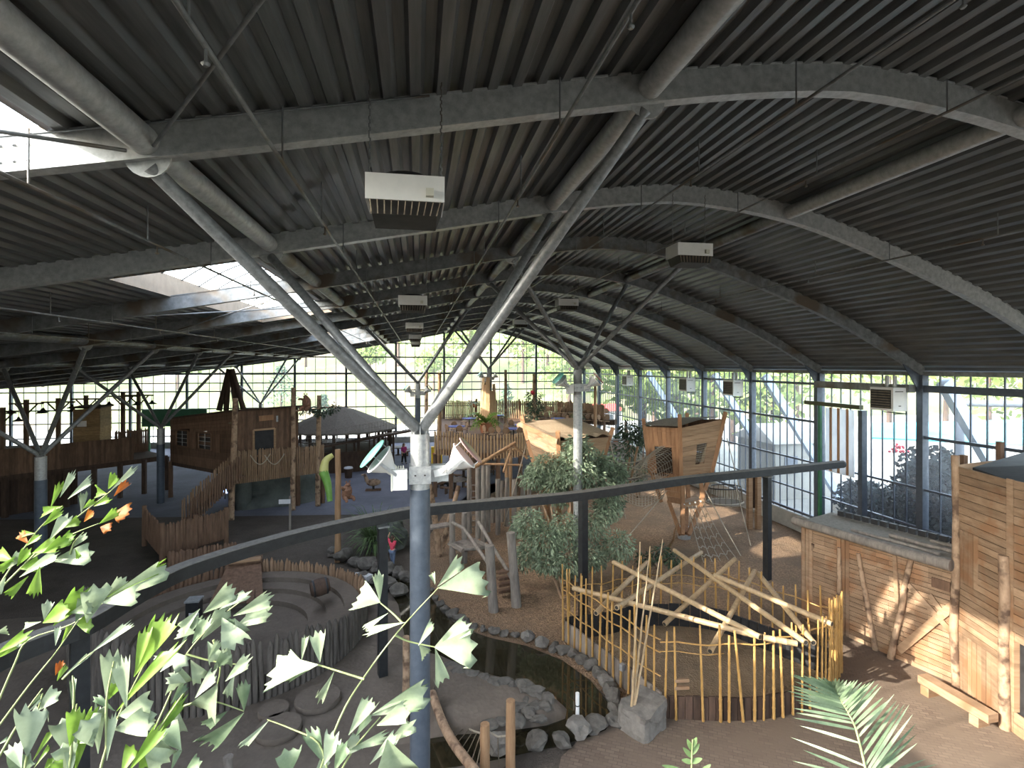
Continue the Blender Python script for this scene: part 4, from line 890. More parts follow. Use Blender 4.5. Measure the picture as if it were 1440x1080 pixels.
# ================================================================== SAND RING, FENCES (left)
rc = V((-5.5, 17.5, 0)); rr = 3.85
def ang(p): return math.atan2(p[1] - rc.y, p[0] - rc.x)
def palis(name, lab, a0, a1, n, hf, r=.085, mat='picket_wood', rad_=None, root_lab='palisade'):
    t = thing(name, lab, root_lab, rc + V((math.cos((a0 + a1) / 2), math.sin((a0 + a1) / 2), 0)) * (rad_ or rr), 'log palisades of the sand ring')
    for i in range(n):
        f = i / (n - 1); a = a0 + (a1 - a0) * f; p = rc + V((math.cos(a), math.sin(a), 0)) * (rad_ or rr); h = hf(f) * R.uniform(.93, 1.07); q = p + V((R.uniform(-.05, .05), R.uniform(-.05, .05), h)); m = MB(); r_ = r * R.uniform(.8, 1.15)
        m.tube([p, p.lerp(q, .5) + V((R.uniform(-.02, .02), 0, 0)), q - V((0, 0, .14)), q], [r_, r_, r_ * .9, r_ * .25], 7); m.build('log', mat, t)
    return t
palis('log_palisade', 'dark front palisade of pointed logs around the sand ring, behind the palm leaves', math.radians(-175), math.radians(2), 82, lambda f: 1.95 - 1.0 * max(0, f - .35) / .65, .075, 'log_shaded')
palis('log_palisade', 'brown rear palisade of pointed logs behind the sand ring', math.radians(12), math.radians(100), 46, lambda f: 1.1 - .2 * math.sin(f * 3), .08, 'picket_wood')
palis('log_palisade', 'dim left rear palisade of the sand ring below the dark curved beam', math.radians(104), math.radians(172), 34, lambda f: 1.0, .08, 'brown_wood')
m = MB(); n = 48
def disc_step(m, r0, r1, z):
    vs = []; 
    for i in range(n):
        a = 2 * math.pi * i / n; e = V((math.cos(a), math.sin(a), 0)); vs += [rc + e * r1 + V((0, 0, .02)), rc + e * r1 + V((0, 0, z)), rc + e * r0 + V((0, 0, z + .02)), rc + e * r0 + V((0, 0, .02))]
    m.add(vs, [(4 * i + j, 4 * ((i + 1) % n) + j, 4 * ((i + 1) % n) + j + 1, 4 * i + j + 1) for i in range(n) for j in range(3)])
for r0, r1, z in ((3.75, 3.2, .55), (3.2, 2.65, .37), (2.65, 2.1, .19)):
    disc_step(m, r0, r1, z)
struct('floor_sand_terraces', m, 'sand_grey')
# barrel, box, ramp in the ring
t = thing('barrel', 'dark old barrel lying on the upper sand terrace by the rear palisade', 'barrel', G(452, 838, .6)); c = G(450, 826, .95)
m = MB(); m.lathe(c - V((.3, 0, .06)), [(.2, 0), (.27, .12), (.29, .3), (.27, .48), (.2, .6)], 16, (1, .35, .12)); m.build('body', 'dark_wood', t)
for h in (.1, .5): m = MB(); m.lathe(c - V((.3, 0, .06)), [(.275, h - .03), (.285, h), (.275, h + .03)], 16, (1, .35, .12)); m.build('hoop', 'black_steel', t)
t = thing('speaker_pillar', 'small dark square pillar with a white sign inside the sand ring', 'post', G(273, 872)); b = G(273, 880, .19)  # black speaker post, it carries no lamp
m = MB(); m.box(b + V((0, 0, .4)), (.36, .36, .8)); m.build('pillar', 'black_steel', t); m = MB(); m.box(b + V((0, 0, .82)), (.42, .42, .05)); m.build('cap', 'galv_bright', t); m = MB(); m.box(b + V((.06, -.19, .42)), (.28, .02, .12)); m.build('sign', 'white_paint', t)
t = thing('wooden_ramp', 'brown wooden box and sloping planks at the back of the sand ring', 'ramp', G(335, 815)); a, b = G(322, 812, .55), G(366, 806, .55)
m = MB(); m.bar(a + V((0, .3, .25)), b + V((0, .3, .25)), .5, .5); m.build('box', 'brown_wood', t)
for i in range(6):
    m = MB(); m.bar(a.lerp(b, i / 6) + V((.05, .1, .4)), G(300 + i * 13, 848, .35), .24, .05); m.build('plank', 'brown_wood', t)
m = MB(); m.bar(a + V((0, .05, .54)), b + V((0, .05, .54)), .3, .06); m.build('lid', 'pine_plank', t)
for (u, v, r, lab) in ((447, 988, .55, 'flat round wooden slab half sunk in the sand, nearer the central column'), (392, 1030, .5, 'second flat wooden slab in the sand, lower left, behind the palm leaves'), (385, 1005, .35, 'small flat wooden slab between the two larger slabs in the sand')):
    p = G(u, v); m = MB(); m.lathe(p, [(r * .9, -.02), (r, .04), (r, .13), (r * .97, .16)], 14); solo('log_slice', m, 'sand_grey', lab, 'log slice', 'log slices in the sand', base=p)
for (u, v0, v1, r, mt, lab) in ((571, 895, 1000, .09, 'log_bark', 'slim dark log post in the sand left of the central column'), (321, 1064, 1100, .1, 'log_grey', 'short log stump at the bottom edge left of centre'), (475, 632, 790, .13, 'log_orange', 'tall brown log post carrying the green slide and the brown furry figure')):
    b = G(u, v1); q = D(u, v0, b.x * sy + b.y * cy); m = MB(); m.log(b, q, r, r * .9, 9, .02); solo('log_post', m, mt, lab, 'post', base=b)
# bottom-centre suspension bridge
sb = thing('suspension_bridge', 'little rope and log suspension bridge at the bottom centre crossing the pond', 'bridge', G(690, 1090))
for u, v, x in ((718, 985, 1092), (682, 1018, 1096)):
    b = G(u, x); q = D(u, v, b.x * sy + b.y * cy); m = MB(); m.log(b, q, .105, .095, 10, .01); m.build('post', 'log_orange', sb)
Lp = [G(608, 975, .5), G(622, 1015, .42), G(640, 1048, .42), G(668, 1085, .45), G(690, 1120, .5)]
m = MB(); m.tube(curve(Lp, 4), .1, 9); m.build('walk_log', 'log_bark', sb)
hr = [D(612, 955, 14.6), D(640, 1005, 12.8), D(660, 1025, 12), D(680, 1032, 10.9)]
ropes(sb, 'hand_rope', curve(hr, 4), .022)
cv, lv = curve(hr, 4), curve(Lp, 4)
m = MB()
for i in range(0, 13): m.tube([cv[i], lv[min(i, len(lv) - 1)]], .012, 4); 
m.build('net_ropes', 'rope_dark', sb)
ropes(sb, 'cross_rope', [D(682, 1026, 10.8), D(700, 1036, 10.8), D(718, 1034, 10.8)], .018)
m = MB(); m.tube([D(700, 1036, 10.8), G(702, 1085)], .012, 4); m.build('drop_rope', 'rope_dark', sb)
# ---- picket fences
def pickets(t, p, q, z0, z1, n, r=.05, mat='picket_wood', lean=.03, name='picket'):
    for i in range(n):
        f = (i + .5) / n; a = p.lerp(q, f); za = z0(f) if callable(z0) else z0; zb = z1(f) if callable(z1) else z1; h = zb + R.uniform(-.06, .06); r_ = r * R.uniform(.8, 1.2); l = R.uniform(-lean, lean)
        m = MB(); m.tube([V((a.x, a.y, za)), V((a.x + l, a.y, h - .08)), V((a.x + l, a.y, h))], [r_, r_ * .95, r_ * .4], 6); m.build(name, mat, t)
pf = thing('picket_pen', 'raised brown picket pen at the foot of the stairs, left', 'fence', G(228, 805))
A0, A1, A2 = D(203, 740, 24.5), D(228, 745, 21.8), D(318, 728, 24.2)
for p in (A0, A1, A2): p.z = 0
pickets(pf, A0, A1, .45, 1.75, 18, .06, 'brown_wood'); pickets(pf, A1, A2, .45, 1.75, 32, .06, 'brown_wood')
for p in (A0, A1, A2, A1.lerp(A2, .5)):
    m = MB(); m.log(p, p + V((0, 0, 1.85)), .11, .1, 8, .01); m.build('post', 'brown_wood', pf)
m = MB(); m.slab([V((p.x, p.y, .5)) for p in (A0, A1, A2, A0 + A2 - A1)], .12); m.build('deck', 'dark_wood', pf)
pf2 = thing('picket_row', 'row of pointed stakes in front of the raised picket pen', 'fence', G(280, 800)); pickets(pf2, G(236, 812), G(332, 792), 0, .95, 20, .09, 'brown_wood')
# ---- timber house on deck
h = thing('timber_house', 'dark brown timber house with flat sloping roof on a raised deck, left rear', 'house', G(326, 735))
zb = 2.25; cn_, lf_, rt_ = D(326, 640, 30), D(240, 640, 33.5), D(419, 640, 31.5); bk_ = lf_ + rt_ - cn_
hz = {'c': 5.72, 'l': 4.92, 'r': 5.88, 'b': 5.3}
def Z(p, z): return V((p.x, p.y, z))
m = MB(); clad(m, Z(lf_, hz['l']), Z(cn_, hz['c']), Z(cn_, zb), Z(lf_, zb), 16, hole=(.12, .22, .34, .62)); m.build('left_wall', 'brown_wood', h)
m = MB(); clad(m, Z(cn_, hz['c']), Z(rt_, hz['r']), Z(rt_, zb), Z(cn_, zb), 22, vert=True, hole=(.34, .34, .62, .9)); m.build('front_wall', 'brown_wood', h)
m = MB(); clad(m, Z(rt_, hz['r']), Z(bk_, hz['b']), Z(bk_, zb), Z(rt_, zb), 8); clad(m, Z(bk_, hz['b']), Z(lf_, hz['l']), Z(lf_, zb), Z(bk_, zb), 8); m.build('rear_walls', 'dark_wood', h)
ce = (cn_ + bk_) / 2
m = MB(); m.slab([Z(p + (p - ce) * .07, z + .08) for p, z in ((cn_, hz['c']), (rt_, hz['r']), (bk_, hz['b']), (lf_, hz['l']))], .1); m.build('roof', 'dark_wood', h)
wn = (cn_ - lf_).cross(V((0, 0, 1))).normalized() * .08
for f in (.22, .6):
    q = lambda s, z: Z(lf_.lerp(cn_, s), z) + wn
    fr_ = MB(); a, b = q(f - .09, 3.35), q(f + .11, 3.35); a2, b2 = q(f - .09, 4.3), q(f + .11, 4.35)
    for p1, p2 in ((a, b), (a2, b2), (a, a2), (b, b2)): fr_.bar(p1, p2, .09, .07)
    w_ = fr_.build('window', 'brown_wood', h)
    m = MB(); m.add([a - wn * .6, b - wn * .6, b2 - wn * .6, a2 - wn * .6], [(0, 1, 2, 3)]); m.build('opening_shade', 'tarp_black', w_)  # black sheet for the shade inside the window
    m = MB()
    for j in range(1, 4): m.bar(a.lerp(a2, j / 4), b.lerp(b2, j / 4), .03, .03)
    m.bar(a.lerp(b, .5), a2.lerp(b2, .5), .03, .03); m.build('grille', 'galv_bright', w_)
    m = MB(); clad(m, q(f + .13, 4.3), q(f + .25, 4.35), q(f + .25, 3.3), q(f + .13, 3.3), 4, vert=True); m.build('shutter', 'brown_wood', h)
wn = (rt_ - cn_).cross(V((0, 0, 1))).normalized() * .08
q = lambda s, z: Z(cn_.lerp(rt_, s), z) + wn
fr_ = MB()
for p1, p2 in ((q(.32, 2.6), q(.32, 4.6)), (q(.64, 2.6), q(.64, 4.65)), (q(.32, 4.6), q(.64, 4.65))): fr_.bar(p1, p2, .1, .1)
d_ = fr_.build('doorway', 'pine_plank', h); m = MB(); m.add([q(.32, 2.5) - wn, q(.64, 2.5) - wn, q(.64, 4.6) - wn, q(.32, 4.55) - wn], [(0, 1, 2, 3)]); m.build('opening_shade', 'tarp_black', d_)  # interior shade of the doorway is a black sheet
m = MB(); m.bar(q(.4, 5.25), q(.62, 5.3), .04, .3); m.build('sign_board', 'orange_wood', h)
m = MB(); m.bar(q(.66, 5.2), q(.69, 5.2), .04, .35); m.build('small_sign', 'galv_bright', h)
m = MB(); m.slab([Z(lf_, zb), Z(cn_, zb), Z(rt_ + (rt_ - cn_) * .45, zb), Z(bk_, zb)], .22); m.build('deck', 'dark_wood', h)
for p in (lf_, cn_, rt_, bk_, cn_.lerp(rt_, 1.4)):
    m = MB(); m.log(Z(p, 0), Z(p, zb), .14, .13, 8, .01); m.build('stilt', 'brown_wood', h)
# deck fence
df = thing('deck_fence', 'light brown picket fence on the deck in front of the timber house', 'fence', G(390, 735))
f0, f1 = D(330, 660, 29.2), D(456, 655, 31.5); pickets(df, Z(f0, 0), Z(f1, 0), lambda f: D(330, 681, 29.2).z + f * (D(456, 664, 31.5).z - D(330, 681, 29.2).z), lambda f: D(330, 634, 29.2).z + f * (D(456, 626, 31.5).z - D(330, 634, 29.2).z), 46, .05)
m = MB(); m.bar(D(330, 674, 29.25), D(456, 658, 31.55), .1, .12); m.build('rail', 'brown_wood', df); m = MB(); m.bar(D(330, 644, 29.25), D(456, 634, 31.55), .1, .1); m.build('rail', 'brown_wood', df)
for k_ in range(2): m = MB(); a, b = D(392 + 20 * k_ - 40, 640, 29), D(420 + 20 * k_ - 40, 638, 29.3); m.tube([a.lerp(b, i / 8) + V((0, 0, -.55 * math.sin(math.pi * i / 8))) for i in range(9)], .025, 5); m.build('rope_swag', 'rope', df)
# stairs with picket sides
st = thing('picket_stairs', 'steep picket-sided stairs from the pen up to the house deck', 'stairs', G(262, 770))
sA, sB = D(258, 760, 25.5), D(336, 668, 29.0); sA.z = .6; sB.z = 2.3
off = V((.55, -.75, 0))
for sd, m_ in ((-.5, 'picket_wood'), (.5, 'brown_wood')): pickets(st, Z(sA + off * sd, 0), Z(sB + off * sd, 0), lambda f: .5 + 1.75 * f, lambda f: 1.75 + 1.85 * f, 22, .045, m_)
for i in range(9): 
    f = i / 8; c = sA.lerp(sB, f); m = MB(); m.bar(c - off * .5, c + off * .5, .3, .06); m.build('tread', 'brown_wood', st)
m = MB(); m.bar(sA - off * .5 - V((0, 0, .1)), sB - off * .5 - V((0, 0, .1)), .07, .25); m.build('stringer', 'dark_wood', st)
# log verticals and tripod
for (u0, v0, u1, v1, t_, r, mt, lab) in ((331, 560, 325, 745, 28.6, .17, 'log_bark', 'tall pale log standing in front of the timber house corner'), (413, 545, 412, 745, 30.5, .15, 'log_bark', 'tall log at the right corner of the timber house with the perched bear figure'), (449, 556, 447, 740, 31.4, .15, 'log_bark', 'second tall log right of the timber house carrying the leafy garland')):
    b = D(u1, v1, t_); b.z = 0; m = MB(); m.log(b, D(u0, v0, t_), r, r * .85, 9, .01); solo('log_post', m, mt, lab, 'post', 'tall logs of the timber house', base=b)
tp = thing('log_tripod', 'tripod of dark logs rising above the timber house roof', 'log tripod', D(325, 578, 33))
for (u, du) in ((308, 14), (318, 4), (333, -8), (343, -17)):
    m = MB(); m.log(Z(D(u, 580, 33), 5.5), D(u + du, 519, 33 + .02 * du), .17, .15, 8, .02); m.build('log', 'dark_wood', tp)
# leafy garland
t = thing('garland', 'dark leafy garland between the two log posts right of the timber house', 'plant', D(440, 575, 31)); m = MB()
for i in range(9): leafy(m, D(424 + i * 6, 577 - 4 * math.sin(i), 31), (.25, .25, .25), 60, .18)
m.build('foliage', 'leaf_dark', t); m = MB(); m.log(D(412, 578, 30.6), D(474, 572, 31.4), .06, .05, 6); m.build('branch', 'log_bark', t)
# green slide
t = thing('slide', 'curved yellow and green tube slide hanging on the brown log post', 'slide', G(468, 780))
cs = [D(468, 640, 26.8), D(458, 648, 26.6), D(455, 664, 26.4), D(461, 682, 26.2), D(464, 705, 26)]
m = MB(); m.tube(curve(cs[:3], 5), [.12 + .012 * i for i in range(11)], 12); m.build('upper_slide', 'slide_yellow', t); m = MB(); m.tube(curve(cs[2:], 5), [.24 - .012 * i for i in range(11)], 12); m.build('lower_slide', 'slide_green', t)
# rocky cave mound below the deck
m = MB(); m.blob(D(380, 712, 31.5) + V((0, 1, -.3)), (2.6, 1.6, 2.2), 4, .45, 1.6, 5, .2, True, -1.2); lo = min(v.z for v in m.v); 
for v in m.v: v.z = max(v.z, -.05)
solo('rock_mound', m, 'cave_rock', 'grey-green artificial rock mound under the timber house deck', 'rock')
m = MB(); m.blob(D(340, 690, 30.8), (.5, .5, 1.9), 3, .3, 1.2, 8, .2, True); solo('rock_pillar', m, 'cave_rock', 'pale narrow rock pillar left of the rock mound', 'rock')
# emissive panels stand in for the bright screen, spot and gaps near the stairs
for i, (u, v, w_, h_, t_, lab) in enumerate([(316, 689, .3, .42, 33, 'bright blue-white screen under the deck left of the rock mound'), (243, 699, .35, .2, 36, 'bright light spot behind the stairs, upper left'), (258, 712, .8, .22, 33, 'row of bright blue-lit gaps beside the stairs')]):
    t = thing('glow_panel', lab, 'light', D(u, v, t_), 'bright panels near the stairs'); m = MB(); m.box(D(u, v, t_), (w_, .05, h_)); m.build('panel', 'blue_glow', t); m = MB(); m.box(D(u, v, t_) + V((0, .05, 0)), (w_ + .1, .06, h_ + .1)); m.build('frame', 'black_steel', t)
    m = MB(); p = D(u, v, t_); m.box((p.x, p.y + .06, (p.z - h_ / 2) / 2), (.06, .06, p.z - h_ / 2)); m.build('stand', 'black_steel', t)
# ---- raised walkway deck left with hut and lamps
wd = thing('raised_walkway', 'long dark raised timber walkway with plank parapet at the left rear', 'walkway', G(120, 730))
w0_, w1_ = D(-60, 685, 27.5), D(236, 642, 35.5); w0_.z = w1_.z = 2.3; nb = V((w0_.y - w1_.y, w1_.x - w0_.x, 0)).normalized() * 4.5
m = MB(); m.slab([w0_, w1_, w1_ + nb, w0_ + nb], .3); m.build('deck', 'dark_wood', wd)
m = MB(); a, b = w0_, w0_.lerp(w1_, .8)
clad(m, Z(a, 3.75), Z(b, 3.75), Z(b, 2.3), Z(a, 2.3), 64, vert=True); m.build('parapet', 'brown_wood', wd)
m = MB(); clad(m, Z(w0_ + nb * .1, 2.2), Z(w0_.lerp(w1_, .52) + nb * .1, 2.2), Z(w0_.lerp(w1_, .52) + nb * .1, 0), Z(w0_ + nb * .1, 0), 40, vert=True); m.build('under_screen', 'dark_wood', wd)
for i in range(8):
    p = w0_.lerp(w1_, .05 + i * .135); m = MB(); m.bar(Z(p, 0), Z(p, 2.2), .22, .22); m.build('stilt', 'dark_wood', wd)
wr_ = thing('walkway_railing', 'open slatted railing at the right end of the raised walkway', 'fence', Z(w0_.lerp(w1_, .9), 2.3)); pickets(wr_, w0_.lerp(w1_, .8) + nb * .7, w1_ + nb * .7, 2.3, 3.9, 24, .04, 'brown_wood'); m = MB(); m.bar(Z(w0_.lerp(w1_, .8) + nb * .7, 3.75), Z(w1_ + nb * .7, 3.75), .08, .1); m.build('rail', 'brown_wood', wr_)
hu = thing('plank_hut', 'tall narrow yellow-brown plank hut on the raised walkway', 'hut', D(128, 640, 33)); 
ha, hb_, hc = D(103, 650, 33.2), D(140, 650, 33.2), D(156, 650, 35); ha.z = hb_.z = hc.z = 2.3
m = MB(); clad(m, Z(ha, 5.55), Z(hb_, 5.65), Z(hb_, 2.3), Z(ha, 2.3), 14); clad(m, Z(hb_, 5.65), Z(hc, 5.6), Z(hc, 2.3), Z(hb_, 2.3), 14); clad(m, Z(hc, 5.6), Z(ha, 5.55), Z(ha, 2.3), Z(hc, 2.3), 8); m.build('walls', 'hut_wood', hu)
m = MB(); m.slab([Z(p + (p - (ha + hc) / 2) * .15, 5.72) for p in (ha, hb_, hc, ha + hc - hb_)], .1); m.build('roof', 'dark_wood', hu)
m = MB(); p = D(115, 596, 33.05); m.box(p, (.5, .04, .36), rz=.05); m.build('white_notice', 'white_paint', hu)
def tlamp(u, v0, v1, t_, lab, arms=1):
    b = D(u, v1, t_); t = thing('lamp_post', lab, 'lamp post', Z(b, 2.3), 'timber lamp posts of the walkway'); zt = D(u, v0, t_).z
    m = MB(); m.bar(Z(b, 2.3), Z(b, zt), .2, .2); m.build('post', 'brown_wood', t)
    m = MB(); m.bar(Z(b, zt - .25) + V((-.95, 0, 0)), Z(b, zt - .25) + V((.95, 0, 0)), .1, .1); m.bar(Z(b, zt - .95), Z(b, zt - .3) + V((-.6, 0, 0)), .07, .07); m.bar(Z(b, zt - .95), Z(b, zt - .3) + V((.6, 0, 0)), .07, .07); m.build('crossarm', 'dark_wood', t)
    for s_ in (-.85, .85):
        m = MB(); c = Z(b, zt - .75) + V((s_, 0, 0)); m.lathe(c, [(.3, -.12), (.28, -.08), (.1, .02), (.06, .12), (.015, .16), (.015, .45)], 14); m.build('lamp_shade', 'black_steel', t)
for i, (u, v0, v1, t_, lab) in enumerate([(4, 573, 645, 33, 'timber lamp post with two shades at the very left edge'), (37, 562, 645, 33.6, 'timber lamp post with two shades, second from the left edge'), (82, 560, 640, 34.2, 'timber lamp post with two shades, left of the plank hut'), (121, 556, 640, 36.5, 'timber lamp post behind the plank hut'), (173, 552, 640, 36.5, 'timber lamp post right of the plank hut'), (195, 551, 640, 37.5, 'timber lamp post farthest right on the walkway, before the branching column')]): tlamp(u, v0, v1, t_, lab)
m = MB(); p = D(246, 575, 50); m.box((p.x, p.y, 3.4), (5.5, .2, 1.6)); m.bar((p.x - 2.2, p.y, 0), (p.x - 2.2, p.y, 2.7), .15, .15); m.bar((p.x + 2.2, p.y, 0), (p.x + 2.2, p.y, 2.7), .15, .15); solo('green_banner', m, 'green_paint', 'dark green panel board on legs behind the timber house', 'panel')
# ---- round pavilion
pv = thing('round_pavilion', 'wide grey thatched round pavilion with a band of bright windows, centre left rear', 'pavilion', Z(D(482, 600, 45), 0)); pc_ = Z(D(480, 600, 45), 0)
m = MB(); m.lathe(pc_ + V((0, 0, 2.95)), [(4.6, 0), (4.6, .12), (2.6, 1.0), (1.0, 1.65), (.0, 1.9)], 14, smooth=False); m.build('thatched_roof', 'thatch', pv)
m = MB(); m.lathe(pc_, [(4.2, 0), (4.2, 1.6), (4.1, 1.6)], 14, smooth=False); m.build('lower_wall', 'dark_wood', pv)
for i in range(28):
    a = 2 * math.pi * i / 28; e = V((math.cos(a), math.sin(a), 0)) * 4.15; m = MB(); m.bar(pc_ + e + V((0, 0, 1.55)), pc_ + e + V((0, 0, 3.0)), .22 if i % 2 else .1, .12); m.build('window_post', 'dark_wood', pv)
m = MB(); m.tube([pc_ + V((math.cos(a) * 4.15, math.sin(a) * 4.15, 2.3)) for a in [2 * math.pi * i / 28 for i in range(29)]], .03, 4); m.build('glazing_bar', 'dark_wood', pv)
pr = thing('pavilion_ramp', 'dark walkway edge with mesh railing sloping in front of the round pavilion', 'walkway', Z(D(500, 625, 41), 0)); a, b = D(425, 633, 40), D(590, 603, 44)
m = MB(); m.bar(a, b, .8, .14); m.build('deck', 'dark_wood', pr)
m = MB(); net(m, lambda s, t: a.lerp(b, s) + V((0, -.4, .1 + 1.1 * t)), 40, 3, .012); m.build('mesh_railing', 'grey_wood', pr)
for i in range(6): p = a.lerp(b, .08 + i * .17); m = MB(); m.bar(Z(p, 0), p, .16, .16); m.build('stilt', 'dark_wood', pr)
# ================================================================== REAR TERRACE
zt_ = 3.0
edge = [D(u, v, 1) for u, v in ()]
ep = curve([G(612, 632, zt_), G(640, 634, zt_), G(680, 638, zt_), (G(720, 636, zt_)), G(752, 630, zt_), G(775, 618, zt_)], 6)
te = thing('rear_terrace', 'raised timber terrace deck with seating at the rear of the hall', 'terrace', Z(ep[12], 0))
ring_ = ep + [V((14.5, 47, zt_)), V((14.5, 53.5, zt_)), V((2, 53.5, zt_))]
m = MB(); m.slab(ring_, .3); m.build('deck', 'brown_wood', te)
for p in ep[::5] + [V((6, 42, 0)), V((10, 46, 0)), V((4, 46, 0))]:
    m = MB(); m.log(Z(p, 0), Z(p, zt_ - .28), .14, .14, 8, .01); m.build('stilt', 'brown_wood', te)
def fence_path(t, path, step, z0, z1, r, mat, n_max=100):
    pts = along(path, step)[:n_max]
    for p in pts:
        m = MB(); h = z1 + R.uniform(-.07, .07); r_ = r * R.uniform(.8, 1.2); m.tube([Z(p, z0), Z(p, h - .06), Z(p, h)], [r_, r_ * .95, r_ * .4], 6); m.build('picket', mat, t)
    for z in (z0 + .35, z1 - .3):
        m = MB(); m.tube([Z(p, z) + V((0, .06, 0)) for p in path], .04, 5); m.build('rail', 'brown_wood', t)
tf = thing('curved_picket_fence', 'curved sunlit picket fence along the front edge of the rear terrace', 'fence', Z(ep[15], zt_)); fence_path(tf, ep, .2, zt_ - .35, zt_ + 1.15, .055, 'picket_sunlit')
tb = thing('rear_picket_fence', 'tall brown picket fence along the back of the rear terrace', 'fence', V((8, 53, zt_))); bpth = [Z(D(620, 600, 53), 0), Z(D(700, 600, 53.5), 0), Z(D(790, 600, 52), 0), Z(D(850, 600, 47), 0)]; fence_path(tb, curve(bpth, 6), .2, zt_, zt_ + 1.8, .088, 'picket_wood')
for i in (0, 4, 8, 13): p = curve(bpth, 6)[i]; m = MB(); m.log(Z(p, zt_), Z(p, zt_ + 1.95), .12, .1, 7); m.build('post', 'picket_wood', tb)
# wood-clad trunk
tk = thing('wood_clad_trunk', 'thick sunlit trunk of split boards wrapped round the far branching column', 'trunk', V((6.1, 45.8, zt_))); c = V((6.1, 45.8, 0))
for i in range(14):
    a = 2 * math.pi * i / 14; e = V((math.cos(a), math.sin(a), 0)); m = MB(); m.bar(c + e * .8 + V((0, 0, zt_)), c + e * .52 + V((0, 0, 6.4 + R.uniform(-.5, .9))), .32, .05, up=e); m.build('board', 'picket_sunlit', tk)
for (u, v0, v1, t_, lab) in ((711, 520, 600, 47, 'bare log post on the rear terrace just right of the wood-clad trunk'), (751, 526, 610, 42, 'log post wrapped with climbing plant on the rear terrace'), (618, 524, 650, 38, 'log post at the left end of the rear terrace'), (600, 520, 600, 46, 'leaning log post behind the dark branching column'), (837, 532, 610, 44, 'orange log post on the right part of the rear terrace')):
    b = D(u, v1, t_); b.z = zt_ if (b.z > 2 and u != 600) else 0; m = MB(); m.log(b, D(u, v0, t_), .14, .12, 8, .01); solo('log_post', m, 'log_orange' if u in (837, 618) else 'log_bark', lab, 'post', 'log posts on the rear terrace', base=b)
t = thing('climbing_plant', 'bushy climbing plant wrapped round the log post on the rear terrace', 'plant', Z(D(751, 600, 42), zt_)); m = MB()
for i in range(6): leafy(m, D(751 + R.uniform(-4, 4), 556 + i * 8, 41.8), (.62, .62, .45), 120, .26)
m.build('foliage', 'leaf_dark', t); m = MB(); m.blob(D(749, 552, 41.7), .2, 1); m.build('red_blossom', 'flower_red', t)
# palms in pots
def palm_pot(p, s, n, lab, mat='leaf_palm', pot='terracotta'):
    t = thing('potted_palm', lab, 'plant', p, 'potted palms on the rear terrace'); m = MB(); m.lathe(p, [(.2 * s, 0), (.28 * s, .35 * s), (.3 * s, .4 * s), (.24 * s, .4 * s)], 12); m.build('pot', pot, t)
    for i in range(n):
        a = 2 * math.pi * i / n + R.random(); L = s * R.uniform(.7, 1.1); e = V((math.cos(a), math.sin(a), 0)); up = R.uniform(.5, 1.4); m = MB(); b = p + V((0, 0, .4 * s)); prev = b
        side = e.cross(V((0, 0, 1)))
        for j in range(9):
            f = (j + 1) / 9; q = b + e * L * f + V((0, 0, L * (up * f - 1.1 * f * f))); w = .25 * L * math.sin(math.pi * min(1, f * .85 + .1)); d = (q - prev)
            for sg in (-1, 1): m.add([prev, q, q + d * .9 + side * sg * w - V((0, 0, .1 * w))], [(0, 1, 2)])
            prev = q
        m.build('frond', mat, t)
palm_pot(Z(D(683, 610, 42), zt_), 1.9, 16, 'bright green potted palm left of the wood-clad trunk')
palm_pot(Z(D(668, 575, 52), zt_ + 1.2), .9, 10, 'small potted palm on the back fence line, left of the trunk', 'leaf_kentia'); palm_pot(Z(D(811, 580, 46), zt_ + .6), 1.1, 10, 'potted palm by the right glass wall near the terrace stairs', 'leaf_kentia'); palm_pot(Z(D(866, 600, 41), 2.3), .8, 10, 'potted plant in a terracotta pot beside the terrace stairs', 'leaf_dark')
# terrace furniture
def table(p, lab, mat='blue_reflection', s=1.0):
    t = thing('dining_table', lab, 'table', p, 'tables on the rear terrace')
    m = MB(); m.lathe((0, 0, 0), [(.62 * s, .70), (.64 * s, .72), (.64 * s, .75), (.6 * s, .76)], 18); m.build('tabletop', mat, t, False)
    m = MB(); m.lathe((0, 0, 0), [(.3, 0), (.28, .04), (.05, .08), (.05, .7)], 10); m.build('pedestal', 'dark_wood', t, False); return t
def chair(p, rz, lab, mat='pale_plank'):
    t = thing('dining_chair', lab, 'chair', p, 'chairs on the rear terrace'); t.rotation_euler = (0, 0, rz)
    m = MB(); m.box((0, 0, .45), (.45, .45, .05)); m.build('seat', mat, t, False)
    m = MB(); m.lathe((0, .22, .76), [(.24, -.03), (.24, .03)], 14, (0, 1, -.15)); m.build('backrest', mat, t, False)
    for sx in (-.19, .19):
        for sy_ in (-.19, .19):
            m = MB(); m.tube([(sx, sy_, 0), (sx, sy_, .76 if sy_ > 0 else .44)], .02, 5); m.build('leg', 'dark_wood', t, False)
    return t
T0 = table(Z(D(642, 600, 40), zt_), 'dark blue table left on the rear terrace, nearest the terrace corner'); C0 = chair(Z(D(640, 600, 41), zt_), .3, 'chair at the far side of the left blue table on the rear terrace')
tabs = [(722, 38.5, 'blue table on the rear terrace right of the wood-clad trunk'), (736, 41, 'second blue table right of the wood-clad trunk, farther back'), (766, 43, 'bright blue table behind the left tree cabin roof'), (785, 46, 'blue table behind the left tree cabin, right one'), (660, 46, 'far table at the back left of the rear terrace'), (700, 49, 'far table by the back fence of the rear terrace')]
for u, t_, lab in tabs: copy_tree(T0, Z(D(u, 600, t_), zt_), label=lab)
